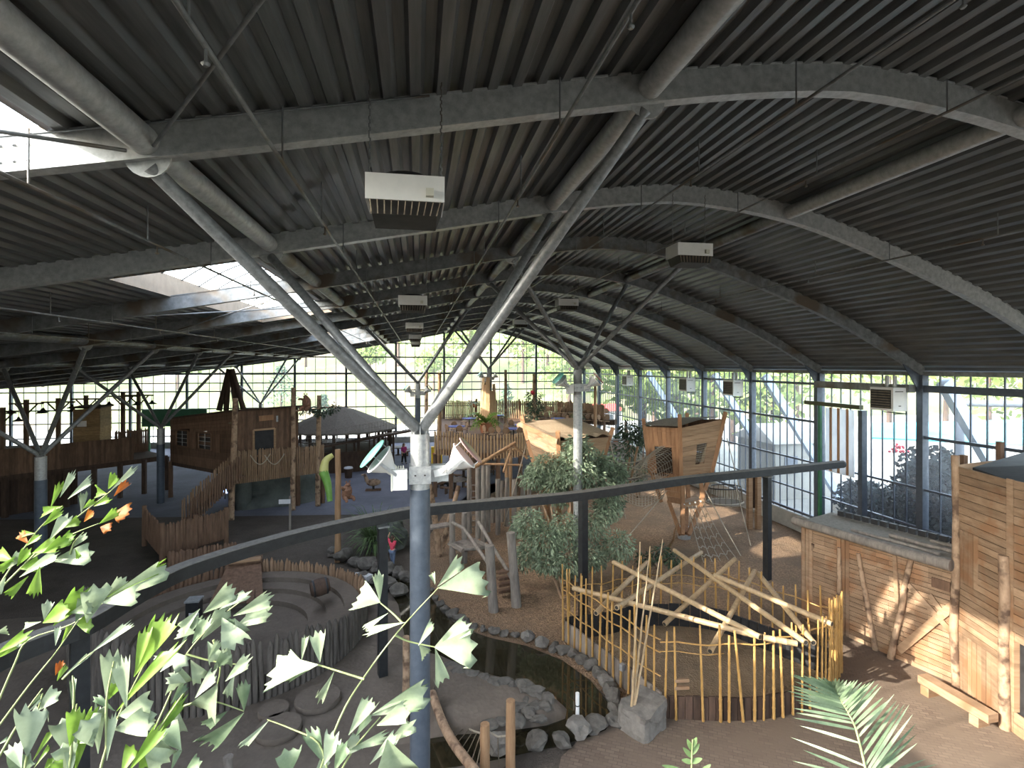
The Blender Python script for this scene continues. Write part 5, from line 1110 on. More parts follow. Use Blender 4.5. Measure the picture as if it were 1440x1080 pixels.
ch = [(632, 39.2, 2, 'chair at the left side of the left blue table on the terrace'), (653, 40.5, -1.4, 'chair at the right side of the left blue table on the terrace'), (646, 38.6, 3.1, 'chair in front of the left blue table behind the curved fence'), (704, 38, 2.2, 'pale round-backed chair just right of the wood-clad trunk'), (714, 39.6, .4, 'pale round-backed chair behind the first blue table'), (712, 37.4, 2.9, 'pale chair nearest the curved fence right of the trunk'), (729, 37.6, 3.4, 'pale chair in front of the blue tables behind the fence end'), (728, 40, -.8, 'round-backed chair between the two blue tables'), (745, 40, -1.2, 'chair at the right end of the second blue table'), (720, 42, .2, 'round-backed chair behind the second blue table'), (757, 43, 1.5, 'chair left of the bright blue table behind the cabin roof'), (775, 43.6, -1.5, 'chair right of the bright blue table behind the cabin roof'), (795, 46, -1.2, 'chair at the far right blue table'), (778, 47, .5, 'chair behind the far right blue table'), (652, 46.4, 1.2, 'chair at the far back left table'), (668, 46.5, -1.3, 'chair right of the far back left table'), (692, 49.5, 1.2, 'chair left of the far table by the back fence'), (708, 49.5, -1.2, 'chair right of the far table by the back fence'), (685, 38.6, 2.0, 'chair left of the trunk behind the curved fence'), (692, 37.6, 2.8, 'chair in front of the trunk behind the curved fence')]
for u, t_, rz, lab in ch: copy_tree(C0, Z(D(u, 600, t_), zt_), rz, lab)
# seats stacked along the back (dense chair rows)
k = 0
for row, (t_, v_) in enumerate(((49.5, 590), (51, 585))):
    for i in range(14):
        copy_tree(C0, Z(D(744 + i * 8.4, v_, t_ - i * .25), zt_ + .45 * row), R.uniform(-.6, .6), 'chair in the %s crowded row by the back fence, %s from its left end' % (('front', 'rear')[row], ORD[i]))
pl_ = thing('seating_step', 'raised step under the rear crowded row of chairs', 'platform', Z(D(800, 590, 50), zt_)); m = MB(); a, b = D(738, 590, 51), D(866, 590, 47.5); m.bar(Z(a, zt_ + .22), Z(b, zt_ + .22), 1.0, .44); m.build('box', 'dark_wood', pl_)
# terrace stairs
ts_ = thing('terrace_stairs', 'wooden stairs with dark side rails up to the terrace, right rear', 'stairs', G(862, 690))
for i in range(8):
    f = i / 7; p = D(864, 605, 38.5).lerp(D(864, 625, 35.5), f); z = 3.1 - f * .95 - .2; m = MB(); m.box(Z(p, z), (1.7, .35, .08), rz=-.18); m.build('tread', 'grey_wood', ts_)
for du in (-14, 16):
    m = MB(); m.bar(Z(D(864 + du, 605, 38.7), 4.2), Z(D(864 + du * 1.25, 625, 35.2), 3.0), .1, .3); m.build('hand_board', 'brown_wood', ts_)
    for f in (0, 1): p = D(864 + du, 605, 38.7).lerp(D(864 + du * 1.25, 625, 35.2), f); m = MB(); m.bar(Z(p, 0), Z(p, 4.2 - f * 1.2), .15, .15); m.build('newel', 'brown_wood', ts_)
m = MB(); p = D(866, 602, 40.5); m.box(Z(p, 2.1), (2.6, 2.4, .2)); m.build('landing', 'brown_wood', ts_)
tr2 = thing('terrace_side_fence', 'orange picket fence at the right end of the rear terrace', 'fence', Z(D(840, 610, 38), zt_)); pickets(tr2, D(812, 610, 39.5), D(852, 610, 37), 2.2, 3.75, 18, .04, 'orange_wood'); m = MB(); m.bar(Z(D(812, 610, 39.5), 3.5), Z(D(852, 610, 37), 3.5), .08, .1); m.build('rail', 'orange_wood', tr2)
# under the terrace: yellow panel, furniture on the hall floor
t = thing('yellow_cabinet', 'bright yellow vending cabinet under the left corner of the rear terrace', 'cabinet', G(614, 660)); b = G(614, 662); m = MB(); m.box(b + V((0, 0, .95)), (.85, .5, 1.9)); m.build('body', 'sign_yellow', t); m = MB(); m.box(b + V((0, -.26, 1.1)), (.6, .03, .7)); m.build('window', 'cloth_red', t); m = MB(); m.box(b + V((0, -.26, .3)), (.7, .03, .3)); m.build('tray', 'dark_grille', t)
pt0 = thing('picnic_table', 'round wooden picnic table on the hall floor under the terrace, left', 'table', G(535, 650), 'picnic tables on the hall floor')
m = MB(); m.lathe((0, 0, 0), [(.75, .7), (.77, .74), (.75, .77)], 16); m.build('tabletop', 'grey_wood', pt0, False)
m = MB(); m.lathe((0, 0, 0), [(.4, 0), (.1, .1), (.1, .7)], 8); m.build('pedestal', 'dark_wood', pt0, False)
for i in range(4): a = math.pi / 4 + i * math.pi / 2; m = MB(); m.box((math.cos(a) * 1.05, math.sin(a) * 1.05, .42), (.8, .3, .06), rz=a + math.pi / 2); m.build('bench', 'brown_wood', pt0, False)
for i in range(4): a = math.pi / 4 + i * math.pi / 2; m = MB(); m.box((math.cos(a) * 1.05, math.sin(a) * 1.05, .2), (.08, .25, .4), rz=a + math.pi / 2); m.build('bench_leg', 'dark_wood', pt0, False)
for u, v, lab in ((505, 655, 'picnic table on the hall floor left of the red-topped visitor'), (560, 640, 'far picnic table below the pavilion ramp'), (652, 672, 'picnic table behind the white floodlight at the right'), (690, 664, 'picnic table under the curved picket fence'), (640, 690, 'picnic table nearest the tall log posts'), (672, 650, 'far picnic table under the rear terrace'), (470, 645, 'picnic table just right of the deck fence'), (520, 632, 'farthest picnic table near the pavilion')): copy_tree(pt0, G(u, v), R.random(), lab)
t = thing('trolley', 'dark trolley with a white box on the hall floor right of the central column', 'trolley', G(622, 683)); b = G(622, 685)
m = MB(); m.box(b + V((0, 0, .3)), (1.1, .7, .12)); m.build('frame', 'black_steel', t); m = MB(); m.box(b + V((-.1, 0, .62)), (.75, .55, .5)); m.build('box', 'white_out', t)
for sx in (-.4, .4):
    for s2_ in (-.3, .3): m = MB(); m.lathe(b + V((sx, s2_, .12)), [(.12, -.03), (.12, .03)], 12, (0, 1, 0)); m.build('wheel', 'tarp_black', t)
t = thing('litter_bin', 'small dark bin with pale lid on the grey sand, left centre', 'bin', G(490, 668)); b = G(490, 672); m = MB(); m.lathe(b, [(.25, 0), (.3, .7)], 12); m.build('body', 'dark_wood', t); m = MB(); m.lathe(b + V((0, 0, .7)), [(.33, 0), (.3, .1), (.1, .14)], 12); m.build('lid', 'white_out', t)
t = thing('rocking_horse', 'small wooden rocking animal on the sand, left of the central column', 'toy', G(525, 690)); b = G(525, 690)
m = MB(); m.blob(b + V((0, 0, .55)), (.5, .22, .25), 2, .1, 1, 3); m.tube([b + V((-.4, 0, .65)), b + V((-.55, 0, 1.1)), b + V((-.75, 0, 1.05))], [.14, .1, .07], 8); m.build('body', 'log_bark', t); m = MB(); m.bar(b + V((-.5, -.15, .06)), b + V((.5, -.15, .06)), .06, .1); m.build('runner', 'brown_wood', t); m = MB(); m.bar(b + V((-.5, .15, .06)), b + V((.5, .15, .06)), .06, .1); m.build('runner', 'brown_wood', t); m = MB(); m.tube([b + V((0, 0, .1)), b + V((0, 0, .4))], .08, 8); m.build('spring', 'black_steel', t)
t = thing('signpost', 'small white signpost below the timber house deck', 'sign', G(405, 745)); b = G(408, 745); m = MB(); m.bar(b, b + V((0, 0, 1.7)), .09, .09); m.build('post', 'grey_wood', t); m = MB(); m.box(b + V((-.25, -.06, 1.45)), (.55, .04, .22)); m.build('board', 'white_out', t)
m = MB(); a, b = G(500, 812), G(515, 806); 
for i in range(3): m.box(G(505 + i * 6, 812 + i, .18), (.3, .25, .3), rz=.4 * i)
solo('white_scraps', m, 'white_out', 'bright white paper-like block lying beside the stream', 'block')
# grass palm tuft
t = thing('fountain_grass', 'large dark green grassy palm tuft behind the curved beam, left of the central column', 'plant', G(528, 775)); b = G(528, 775); 
for q in range(5):
    m = MB()
    for i in range(70):
        a = R.uniform(0, 6.28); L = R.uniform(1.2, 2.3); e = V((math.cos(a), math.sin(a), 0)); up = R.uniform(1.0, 1.9); w = e.cross(V((0, 0, 1))) * .025; prev = b + e * .1
        for j in range(4):
            f = (j + 1) / 4; p = b + e * L * .75 * f + V((0, 0, L * (up * f - .95 * f * f))); m.add([prev - w, prev + w, p + w * (1 - f), p - w * (1 - f)], [(0, 1, 2, 3)]); prev = p
    m.build('leaf_tuft', 'leaf_grass', t)
m = MB(); m.blob(b + V((.5, .3, .6)), (.9, .8, .9), 3, .4, 1.4, 6); solo('dark_boulder', m, 'cave_rock', 'dark boulder behind the grassy tuft next to the central column', 'rock')
for i, (u, v, r) in enumerate([(470, 782, .3), (482, 790, .35), (500, 795, .3), (515, 800, .35), (530, 803, .3), (545, 806, .32), (560, 812, .35), (572, 818, .3), (560, 838, .34), (545, 828, .3), (530, 822, .32), (514, 818, .28)]):
    rock(G(u, v), r, 'dark stone along the narrow stream left of the central column, %s from the left' % ORD[sorted([470.0, 482, 500, 515, 530, 545, 560, 572, 560.5, 545.5, 530.5, 514]).index(u + (.5 if i in (8, 9, 10) else 0))], 'stones along the stream', seed=i * 3.1 + 140)
# ================================================================== FOREGROUND PALMS
def fish(pb, pt, w, jag=6, roll=0.0, fold=.18):
    """one fishtail leaflet: wedge with a ragged outer edge"""
    d = pt - pb; L = d.length; d = d / L; view = (V((0, 0, H)) - pb).normalized(); s_ = d.cross(view).normalized(); s_ = (Matrix.Rotation(roll, 3, d) @ s_); nr = s_.cross(d)
    W = L * w * .88; vs = []; rows = [(0, .03), (.3, .4), (.6, .78), (.82, 1.0)]; k = jag
    sk = R.uniform(-.18, .18)
    for t, ww in rows:
        for i in range(k + 1):
            x = (i / k - .5); vs.append(pb + d * L * (t + sk * x * t) + s_ * (x * W * ww) + nr * (fold * W * (abs(x) * 2) ** 1.3 * ww - .1 * L * t * t))
    for i in range(k + 1):
        x = (i / k - .5); tt = (1.0 if i % 2 == 0 else .8) * R.uniform(.9, 1.05) - .22 * abs(x) * R.uniform(.5, 1.2); vs.append(pb + d * L * (tt + sk * x) + s_ * (x * W * 1.02) + nr * (fold * W * (abs(x) * 2) ** 1.3 - .1 * L))
    fs = [(r * (k + 1) + i, r * (k + 1) + i + 1, (r + 1) * (k + 1) + i + 1, (r + 1) * (k + 1) + i) for r in range(4) for i in range(k)]
    m = MB(); m.add(vs, fs, True); return m
PC = {'g': 'leaf_palm', 'p': 'leaf_pale', 'y': 'leaf_grey', 'd': 'leaf_kentia', 'o': 'leaf_burnt'}
def frond(lab, t, stems, leaves, name='palm_frond'):
    b = D(stems[0][0][0], stems[0][0][1], t); f = thing(name, lab, 'palm leaf', b, 'fishtail palm fronds in the foreground')
    for st in stems:
        m = MB(); pts = curve([D(u, v, t + .02 * i) for i, (u, v) in enumerate(st)], 4); n = len(pts); m.tube(pts, [.0048 - .003 * i / n for i in range(n)], 6); m.build('stem', 'stem_green', f)
    p0 = D(stems[0][0][0], stems[0][0][1], t); m = MB(); m.tube(curve([p0, p0 * .97 + V((0, 0, -.8 + .03 * p0.z)), V((p0.x * .85, p0.y * .75, 3.5)), V((p0.x * .8, p0.y * .7, 0))], 5), [.008 + .001 * i for i in range(16)], 6); m.build('petiole', 'stem_green', f)
    for L in leaves:
        (ub, vb, ut, vt, w, c) = L; k = t + R.uniform(-.05, .05); m = fish(D(ub, vb, k), D(ut, vt, k + R.uniform(-.05, .05)), w, R.choice((5, 6, 7, 8)), R.uniform(-.5, .5)); m.build('leaflet', PC[c], f)
        if c == 'o': pass
    return f
frond('green fishtail palm frond with burnt orange tips at the left edge, topmost', 2.6, [[(-10, 838), (12, 803), (51, 748), (88, 711)], [(-10, 838), (71, 758), (114, 723), (155, 691), (186, 662)], [(60, 775), (100, 752), (139, 736)], [(98, 780), (105, 762), (118, 748)]],
 [(71, 714, 87, 676, .32, 'g'), (84, 700, 104, 662, .25, 'p'), (95, 702, 131, 671, .3, 'p'), (150, 694, 132, 690, .8, 'g'), (152, 688, 163, 667, .5, 'g'), (155, 690, 192, 656, .2, 'p'), (160, 698, 180, 676, .45, 'o'), (139, 737, 168, 716, .55, 'g'), (160, 722, 181, 722, 1.1, 'o'), (141, 741, 156, 744, .8, 'o'), (70, 759, 96, 722, .42, 'p'), (114, 722, 118, 690, .4, 'p'), (116, 716, 134, 702, .6, 'g'), (132, 712, 156, 700, .5, 'g'), (118, 734, 130, 718, .5, 'o'), (88, 712, 52, 722, .42, 'g'), (60, 740, 86, 716, .3, 'g'), (50, 750, 22, 752, .4, 'g'), (40, 765, 26, 748, .6, 'o'), (36, 768, 56, 752, .5, 'g'), (52, 762, 48, 752, .6, 'o'), (20, 790, -8, 776, .6, 'g'), (22, 782, -6, 806, .5, 'g'), (45, 778, 84, 762, .5, 'g'), (60, 778, 98, 756, .5, 'g'), (90, 742, 114, 730, .7, 'g'), (27, 812, 83, 775, .26, 'p'), (72, 789, 132, 777, .5, 'p'), (56, 796, 46, 842, .45, 'g'), (40, 810, 5, 843, .4, 'g'), (28, 800, 60, 792, .6, 'g'), (8, 812, -10, 838, .7, 'p'), (24, 796, 40, 772, .4, 'g'), (78, 768, 104, 750, .4, 'g'), (102, 770, 120, 752, .3, 'p'), (106, 772, 112, 786, .4, 'g'), (34, 792, 62, 770, .35, 'g'), (10, 800, 34, 776, .4, 'p')])
frond('pale fishtail palm frond reaching over the left end of the curved beam', 2.35, [[(-12, 1010), (20, 935), (40, 900), (100, 878), (145, 848)], [(-12, 1035), (40, 965), (78, 918), (110, 872)], [(88, 955), (120, 925), (160, 895)]],
 [(144, 846, 240, 799, .28, 'p'), (150, 840, 235, 792, .16, 'g'), (144, 848, 198, 836, .62, 'p'), (122, 876, 138, 820, .7, 'p'), (146, 842, 176, 812, .35, 'p'), (75, 880, 126, 826, .42, 'g'), (108, 878, 130, 876, .9, 'g'), (106, 876, 122, 838, .5, 'd'), (60, 876, 96, 854, .6, 'g'), (98, 862, 132, 852, .5, 'p'), (58, 874, 28, 882, .3, 'p'), (-6, 890, 14, 886, .9, 'p'), (-6, 920, 40, 890, .3, 'g'), (62, 872, 68, 845, .4, 'y'), (78, 908, 82, 880, .4, 'y'), (88, 952, 130, 916, .16, 'y'), (128, 918, 186, 874, .2, 'y'), (30, 900, 26, 910, .5, 'y'), (86, 905, 100, 876, .3, 'g'), (-8, 928, 22, 905, .3, 'g')])
frond('brightest yellow-green fishtail frond at the bottom left', 1.75, [[(132, 1120), (150, 1050), (170, 1000), (200, 940), (236, 868)], [(150, 1050), (150, 985), (160, 930)], [(185, 1110), (215, 1040), (258, 975)]],
 [(188, 952, 238, 862, .36, 'g'), (190, 950, 206, 880, .3, 'g'), (178, 996, 168, 925, .35, 'p'), (150, 986, 163, 912, .55, 'p'), (152, 984, 166, 960, .4, 'g'), (164, 1000, 248, 902, .16, 'g'), (166, 1006, 218, 992, .8, 'p'), (160, 1026, 214, 1012, .62, 'p'), (170, 1018, 225, 1018, .4, 'p'), (162, 1000, 130, 978, .3, 'd'), (138, 1060, 138, 990, .35, 'p'), (130, 1050, 120, 1010, .8, 'y'), (195, 1062, 264, 980, .2, 'g'), (200, 1050, 236, 1078, .9, 'p'), (170, 1090, 190, 1045, .7, 'g'), (180, 1085, 230, 1020, .3, 'g'), (150, 1070, 160, 1000, .22, 'p'), (196, 1060, 210, 1080, 1.0, 'g'), (215, 1030, 232, 1068, .6, 'p')])
frond('small upright pale fishtail frond at the bottom left, left of the brightest frond', 1.8, [[(92, 1120), (100, 1060), (108, 990)], [(100, 1060), (104, 980), (102, 950)]],
 [(100, 1070, 92, 1004, .62, 'y'), (98, 1050, 108, 995, .35, 'g'), (104, 1090, 122, 1022, .22, 'g'), (96, 1084, 90, 1045, .6, 'p'), (108, 1040, 136, 1000, .3, 'g'), (102, 1000, 103, 948, .2, 'd'), (88, 1090, 74, 1070, .7, 'g'), (112, 1045, 132, 1030, .5, 'p'), (99, 1095, 100, 1040, .4, 'p')])
frond('dull fishtail frond in the bottom left corner', 1.9, [[(30, 1120), (40, 1050), (60, 975)], [(-10, 1080), (30, 1010), (60, 968)]],
 [(38, 1064, 46, 990, .55, 'y'), (46, 1070, 76, 1022, .22, 'g'), (30, 1080, 18, 1042, .7, 'y'), (52, 1000, 82, 970, .5, 'y'), (30, 1010, 62, 980, .12, 'y'), (48, 1080, 72, 1045, .25, 'g'), (60, 1088, 76, 1062, .5, 'g'), (-4, 1048, 14, 1036, .4, 'd'), (18, 1092, 34, 1060, .7, 'd'), (44, 992, 62, 976, .6, 'd'), (80, 958, 92, 935, .5, 'g'), (78, 950, 86, 930, .4, 'o')])
frond('dense grey-green fishtail frond left of the centre, in front of the palisade', 2.3, [[(215, 1030), (240, 975), (262, 920), (310, 868), (350, 838)], [(262, 920), (300, 930), (340, 935)], [(240, 1000), (290, 985), (343, 1000)], [(300, 900), (310, 940), (300, 980)]],
 [(286, 862, 333, 826, .5, 'p'), (310, 856, 352, 832, .4, 'y'), (328, 866, 384, 840, .4, 'p'), (328, 884, 383, 855, .62, 'p'), (276, 890, 247, 888, .9, 'p'), (281, 856, 250, 890, .5, 'p'), (283, 900, 320, 854, .4, 'p'), (312, 868, 336, 912, .8, 'y'), (292, 902, 308, 932, .7, 'y'), (250, 934, 252, 972, 1.0, 'p'), (268, 928, 286, 960, .7, 'p'), (317, 958, 352, 924, .5, 'p'), (274, 982, 304, 944, .45, 'y'), (306, 962, 284, 1010, .9, 'p'), (300, 942, 322, 918, .45, 'd'), (343, 1002, 278, 1058, .36, 'd'), (343, 1000, 342, 958, .45, 'd'), (252, 1002, 245, 1038, .7, 'y'), (300, 870, 325, 845, .5, 'y'), (255, 905, 282, 862, .35, 'd'), (270, 905, 292, 868, .4, 'd'), (240, 915, 262, 940, .8, 'y'), (292, 928, 310, 900, .5, 'p'), (330, 870, 345, 896, .6, 'y'), (345, 866, 362, 850, .6, 'p'), (262, 960, 235, 950, .7, 'y'), (310, 890, 332, 872, .6, 'd'), (240, 990, 262, 960, .6, 'd'), (230, 1010, 255, 985, .4, 'd'), (330, 948, 318, 985, .5, 'y'), (322, 905, 312, 942, .8, 'p'), (225, 945, 250, 920, .6, 'y'), (240, 925, 212, 930, .6, 'y'), (320, 1000, 282, 1025, .5, 'd'), (255, 1055, 232, 1020, .8, 'd'), (240, 1085, 252, 1052, .4, 'd'), (260, 1085, 282, 1068, .6, 'd')])
frond('open fishtail frond with few pale ragged leaflets in front of the central column', 2.05, [[(440, 1110), (478, 1010), (510, 955), (560, 888), (617, 826)], [(556, 893), (575, 902), (612, 910)], [(566, 876), (552, 862), (535, 848)], [(512, 955), (480, 945), (447, 935), (424, 930)], [(470, 1100), (500, 1050), (535, 1008)], [(462, 1090), (448, 1045), (410, 1025), (376, 1012)]],
 [(535, 847, 498, 838, 1.3, 'p'), (534, 846, 532, 804, .35, 'p'), (570, 875, 506, 890, .2, 'p'), (546, 862, 508, 886, .22, 'p'), (617, 827, 692, 812, .72, 'p'), (615, 825, 653, 784, .42, 'p'), (612, 822, 606, 804, .6, 'p'), (611, 910, 673, 912, .85, 'p'), (611, 910, 664, 874, .4, 'p'), (612, 912, 624, 967, .5, 'p'), (588, 908, 611, 872, .35, 'p'), (589, 906, 602, 925, .6, 'p'), (447, 935, 368, 950, .62, 'p'), (450, 932, 446, 886, .5, 'p'), (424, 929, 430, 892, .3, 'p'), (447, 935, 396, 956, .22, 'p'), (424, 929, 402, 916, .4, 'p'), (470, 944, 444, 995, .22, 'p'), (523, 1006, 608, 972, .42, 'p'), (524, 1004, 606, 958, .22, 'd'), (540, 1002, 592, 990, .3, 'd'), (530, 1020, 577, 997, .5, 'p'), (490, 1034, 525, 978, .45, 'p'), (500, 1036, 522, 1000, .4, 'd'), (545, 1040, 562, 1100, 1.1, 'p'), (545, 1044, 584, 1018, .4, 'p'), (456, 1076, 472, 1030, .62, 'y'), (456, 1074, 434, 1022, .5, 'd'), (404, 1096, 406, 1050, .8, 'd'), (474, 1068, 512, 1034, .62, 'y'), (488, 1056, 548, 1034, .28, 'p'), (470, 1085, 486, 1045, .4, 'd'), (378, 1013, 335, 1056, .26, 'y'), (440, 1095, 462, 1062, .5, 'y'), (520, 1075, 560, 1030, .3, 'y')])
# kentia frond bottom right
kf = thing('feather_palm_frond', 'feathery grey-green palm frond rising at the bottom right corner', 'palm leaf', D(1220, 1090, 3.3))
rp = [(1222, 1100), (1217, 1080), (1204, 1027), (1193, 1003), (1184, 988), (1178, 976), (1173, 966)]
rpts = curve([D(u, v, 3.3 + .05 * i) for i, (u, v) in enumerate(rp)], 6)
m = MB(); n = len(rpts); m.tube(rpts, [.009 - .007 * i / n for i in range(n)], 6); m.build('rachis', 'stem_green', kf)
def blade(b, tip, w):
    d = tip - b; L = d.length; view = (V((0, 0, H)) - b).normalized(); s_ = d.cross(view).normalized() * w; vs = []; k = 7
    for i in range(k + 1):
        f = i / k; c = b + d * f + V((0, 0, -.03 * L * f * f)); ww = math.sin(math.pi * min(1, f * .9 + .1)) ** .7 * (1 - f * .3); vs += [c - s_ * ww, c + V((0, 0, -.3 * w * ww)), c + s_ * ww]
    m = MB(); m.add(vs, [(3 * i + j, 3 * i + j + 1, 3 * i + 4 + j, 3 * i + 3 + j) for i in range(k) for j in range(2)], True); return m
q4 = lambda x, y: (1100 + x / 4.235, 900 + y / 4.235)
rt = [(310, 235), (330, 222), (366, 224), (410, 240), (448, 232), (500, 248), (548, 235), (590, 262), (590, 365), (666, 315), (695, 366), (755, 368), (800, 478), (805, 602), (760, 640), (925, 722), (700, 700)]
lt = [(150, 205), (40, 190), (130, 205), (80, 230), (40, 262), (30, 290), (50, 320), (70, 340), (62, 395), (90, 430), (60, 450), (140, 560), (50, 568), (120, 640), (60, 708), (200, 735)]
rc_ = [((p - V((0, 0, 0))), i) for i, p in enumerate(rpts)]
def rpt(y):
    # point of the midrib at crop height y (from tip to bottom edge)
    f = min(1, max(0, (900 - y) / 620)); k = f * (n - 1); i = min(n - 2, int(k)); return rpts[i].lerp(rpts[i + 1], k - i)
RB = [(300, 225, 300), (318, 218, 320), (342, 215, 345), (366, 222, 368), (388, 232, 395), (412, 238, 422), (432, 232, 450), (452, 230, 475), (476, 244, 500), (500, 248, 528), (526, 240, 556), (550, 232, 585), (575, 250, 612), (592, 264, 640), (604, 330, 668), (640, 345, 690), (668, 312, 715), (684, 345, 738), (698, 366, 760), (730, 366, 790), (757, 370, 815), (780, 425, 840), (802, 476, 862), (800, 545, 880), (806, 602, 895), (860, 690, 900), (928, 722, 900)]
LB = [(280, 236, 300), (240, 215, 312), (200, 210, 325), (150, 203, 340), (110, 196, 355), (60, 188, 372), (40, 192, 392), (90, 212, 412), (130, 206, 432), (70, 230, 455), (45, 258, 478), (60, 280, 500), (30, 290, 525), (50, 315, 550), (70, 340, 580), (95, 365, 605), (62, 395, 635), (80, 425, 660), (58, 450, 690), (100, 500, 730), (50, 568, 790), (120, 640, 850), (60, 708, 890)]
for L_ in (RB, LB):
    for (x, y, yb) in L_:
        u, v = q4(x, y); m = blade(rpt(yb), D(u, v, 3.4 + R.uniform(-.15, .25)), .0105); m.build('leaflet', 'leaf_kentia', kf)
p0 = rpts[0]; m = MB(); m.tube(curve([p0, p0 + V((-.05, -.1, -.8)), V((p0.x * .9, p0.y * .85, 2.5)), V((p0.x * .88, p0.y * .8, 0))], 5), [.01 + .002 * i for i in range(16)], 6); m.build('petiole', 'stem_green', kf)
p0 = D(972, 1095, 4.0)
gp2 = thing('small_plant', 'small fresh green seedling at the bottom edge below the bamboo pen', 'plant', D(972, 1095, 4.0))
m = MB(); m.tube([D(972, 1095, 4.0), D(973, 1060, 4.0), D(974, 1040, 4.0)], .006, 5); m.build('stem', 'stem_green', gp2); m = MB(); m.tube([p0, V((p0.x, p0.y - .2, 2)), V((p0.x, p0.y - .2, 0))], [.007, .015, .025], 6); m.build('trunk', 'stem_green', gp2)
for (a, b) in (((973, 1065), (960, 1050)), ((973, 1060), (984, 1045)), ((973, 1055), (966, 1038)), ((974, 1050), (980, 1036)), ((973, 1072), (988, 1066)), ((973, 1072), (958, 1068)), ((960, 1085), (930, 1075)), ((965, 1085), (940, 1090)), ((985, 1088), (1000, 1074))):
    m = blade(D(*a, 4.0), D(*b, 4.0), .02); m.build('leaf', 'leaf_grass', gp2)
# ================================================================== FLOODLIGHTS, FIGURES
def collar(col, x, y, z):
    m = MB(); m.box((x, y, z), (.37, .37, .3)); m.build('lamp_collar', 'galv_bright', col)
    m = MB(); m.box((x + .33, y + .08, z - .01), (.32, .2, .28)); m.build('side_bracket', 'galvanised', col)
    for dx in (-.08, .08): m = MB(); m.box((x + dx, y - .19, z), (.03, .02, .02)); m.build('slot', 'dark_grille', col)
def flood(loc, sgn, lab, ballast=True, glass='teal_glass'):
    t = thing('floodlight', lab, 'floodlight', loc, 'column floodlights'); ax = V((sgn * .74, -.12, .66)).normalized(); c = V((sgn * .62, -.05, .22))
    m = MB(); m.lathe(c - ax * .28, [(.07, -.02), (.09, 0), (.1, .12), (.16, .2), (.25, .34), (.28, .36), (.28, .38), (.25, .38), (.15, .24), (.08, .14)], 24, ax); m.build('reflector', 'white_paint', t, False)
    m = MB(); m.lathe(c + ax * .24, [(.0, -.006), (.29, -.006), (.29, .008), (.0, .008)], 24, ax); m.build('glass_disc', glass, t, False)
    for a in range(3):
        x_, y_, _ = frame_z(ax); e = (x_ * math.cos(a * 2.1) + y_ * math.sin(a * 2.1)) * .26; m = MB(); m.tube([c + ax * .08 + e, c + ax * .24 + e], .008, 5); m.build('spacer', 'galv_bright', t, False)
    m = MB(); m.bar(V((sgn * .17, 0, -.02)), c - ax * .25 + V((sgn * .02, 0, -.02)), .13, .12); m.build('arm', 'white_paint', t, False)
    m = MB(); m.bar(c - ax * .3 + V((0, -.17, 0)), c + ax * .05 + V((0, -.24, 0)), .04, .05); m.bar(c - ax * .3 + V((0, .17, 0)), c + ax * .05 + V((0, .24, 0)), .04, .05); m.bar(c - ax * .3 + V((0, -.18, 0)), c - ax * .3 + V((0, .18, 0)), .05, .05); m.build('yoke', 'galv_bright', t, False)
    m = MB(); m.tube(curve([c - ax * .25, c - ax * .3 + V((0, -.05, .12)), V((sgn * .4, -.1, .1)), V((sgn * .3, -.1, 0))], 5), .012, 6); m.build('cable', 'white_paint', t, False)
    if ballast: 
        m = MB(); m.box((sgn * .35, -.12, -.06), (.27, .16, .34)); bb = m.build('ballast_box', 'white_paint', t, False)
        m = MB(); m.box((sgn * .47, -.12, -.06), (.02, .18, .36)); m.build('cover_rim', 'cream_paint', bb, False)
        for q in range(4): m = MB(); m.tube([(sgn * (.28 + .04 * q), -.12, .1), (sgn * (.28 + .04 * q), -.12, .17)], .01, 5); m.build('gland', 'cream_paint', bb, False)
    return t
yc = FY(1.5)
collar(col1, .05, yc, 6.43); fl = flood((.05, yc - .02, 6.43), -1, 'white floodlight with teal glass disc on the left of the big central column'); fr = flood((.12, yc - .02, 6.45), 1, 'white floodlight dish facing up to the right on the big central column', False, 'red_glass')
x, y = 6.1, FY(3.5); collar(col2, x, y, 7.45); copy_tree(fl, (x, y, 7.45), label='floodlight pointing up-left on the second branching column'); copy_tree(fr, (x, y, 7.45), label='floodlight pointing up-right on the second branching column')
x, y = .05, FY(6.5); collar(col3, x, y, 6.5); copy_tree(fl, (x, y, 6.5), label='small floodlight on the left of the dark column behind the central one'); copy_tree(fr, (x, y, 6.5), label='small floodlight on the right of the dark column behind the central one')
x, y = 6.1, FY(8.5); collar(col4, x, y, 7.2); copy_tree(fl, (x, y, 7.2), label='far floodlight left on the column above the wood-clad trunk'); copy_tree(fr, (x, y, 7.2), label='far floodlight right on the column above the wood-clad trunk')
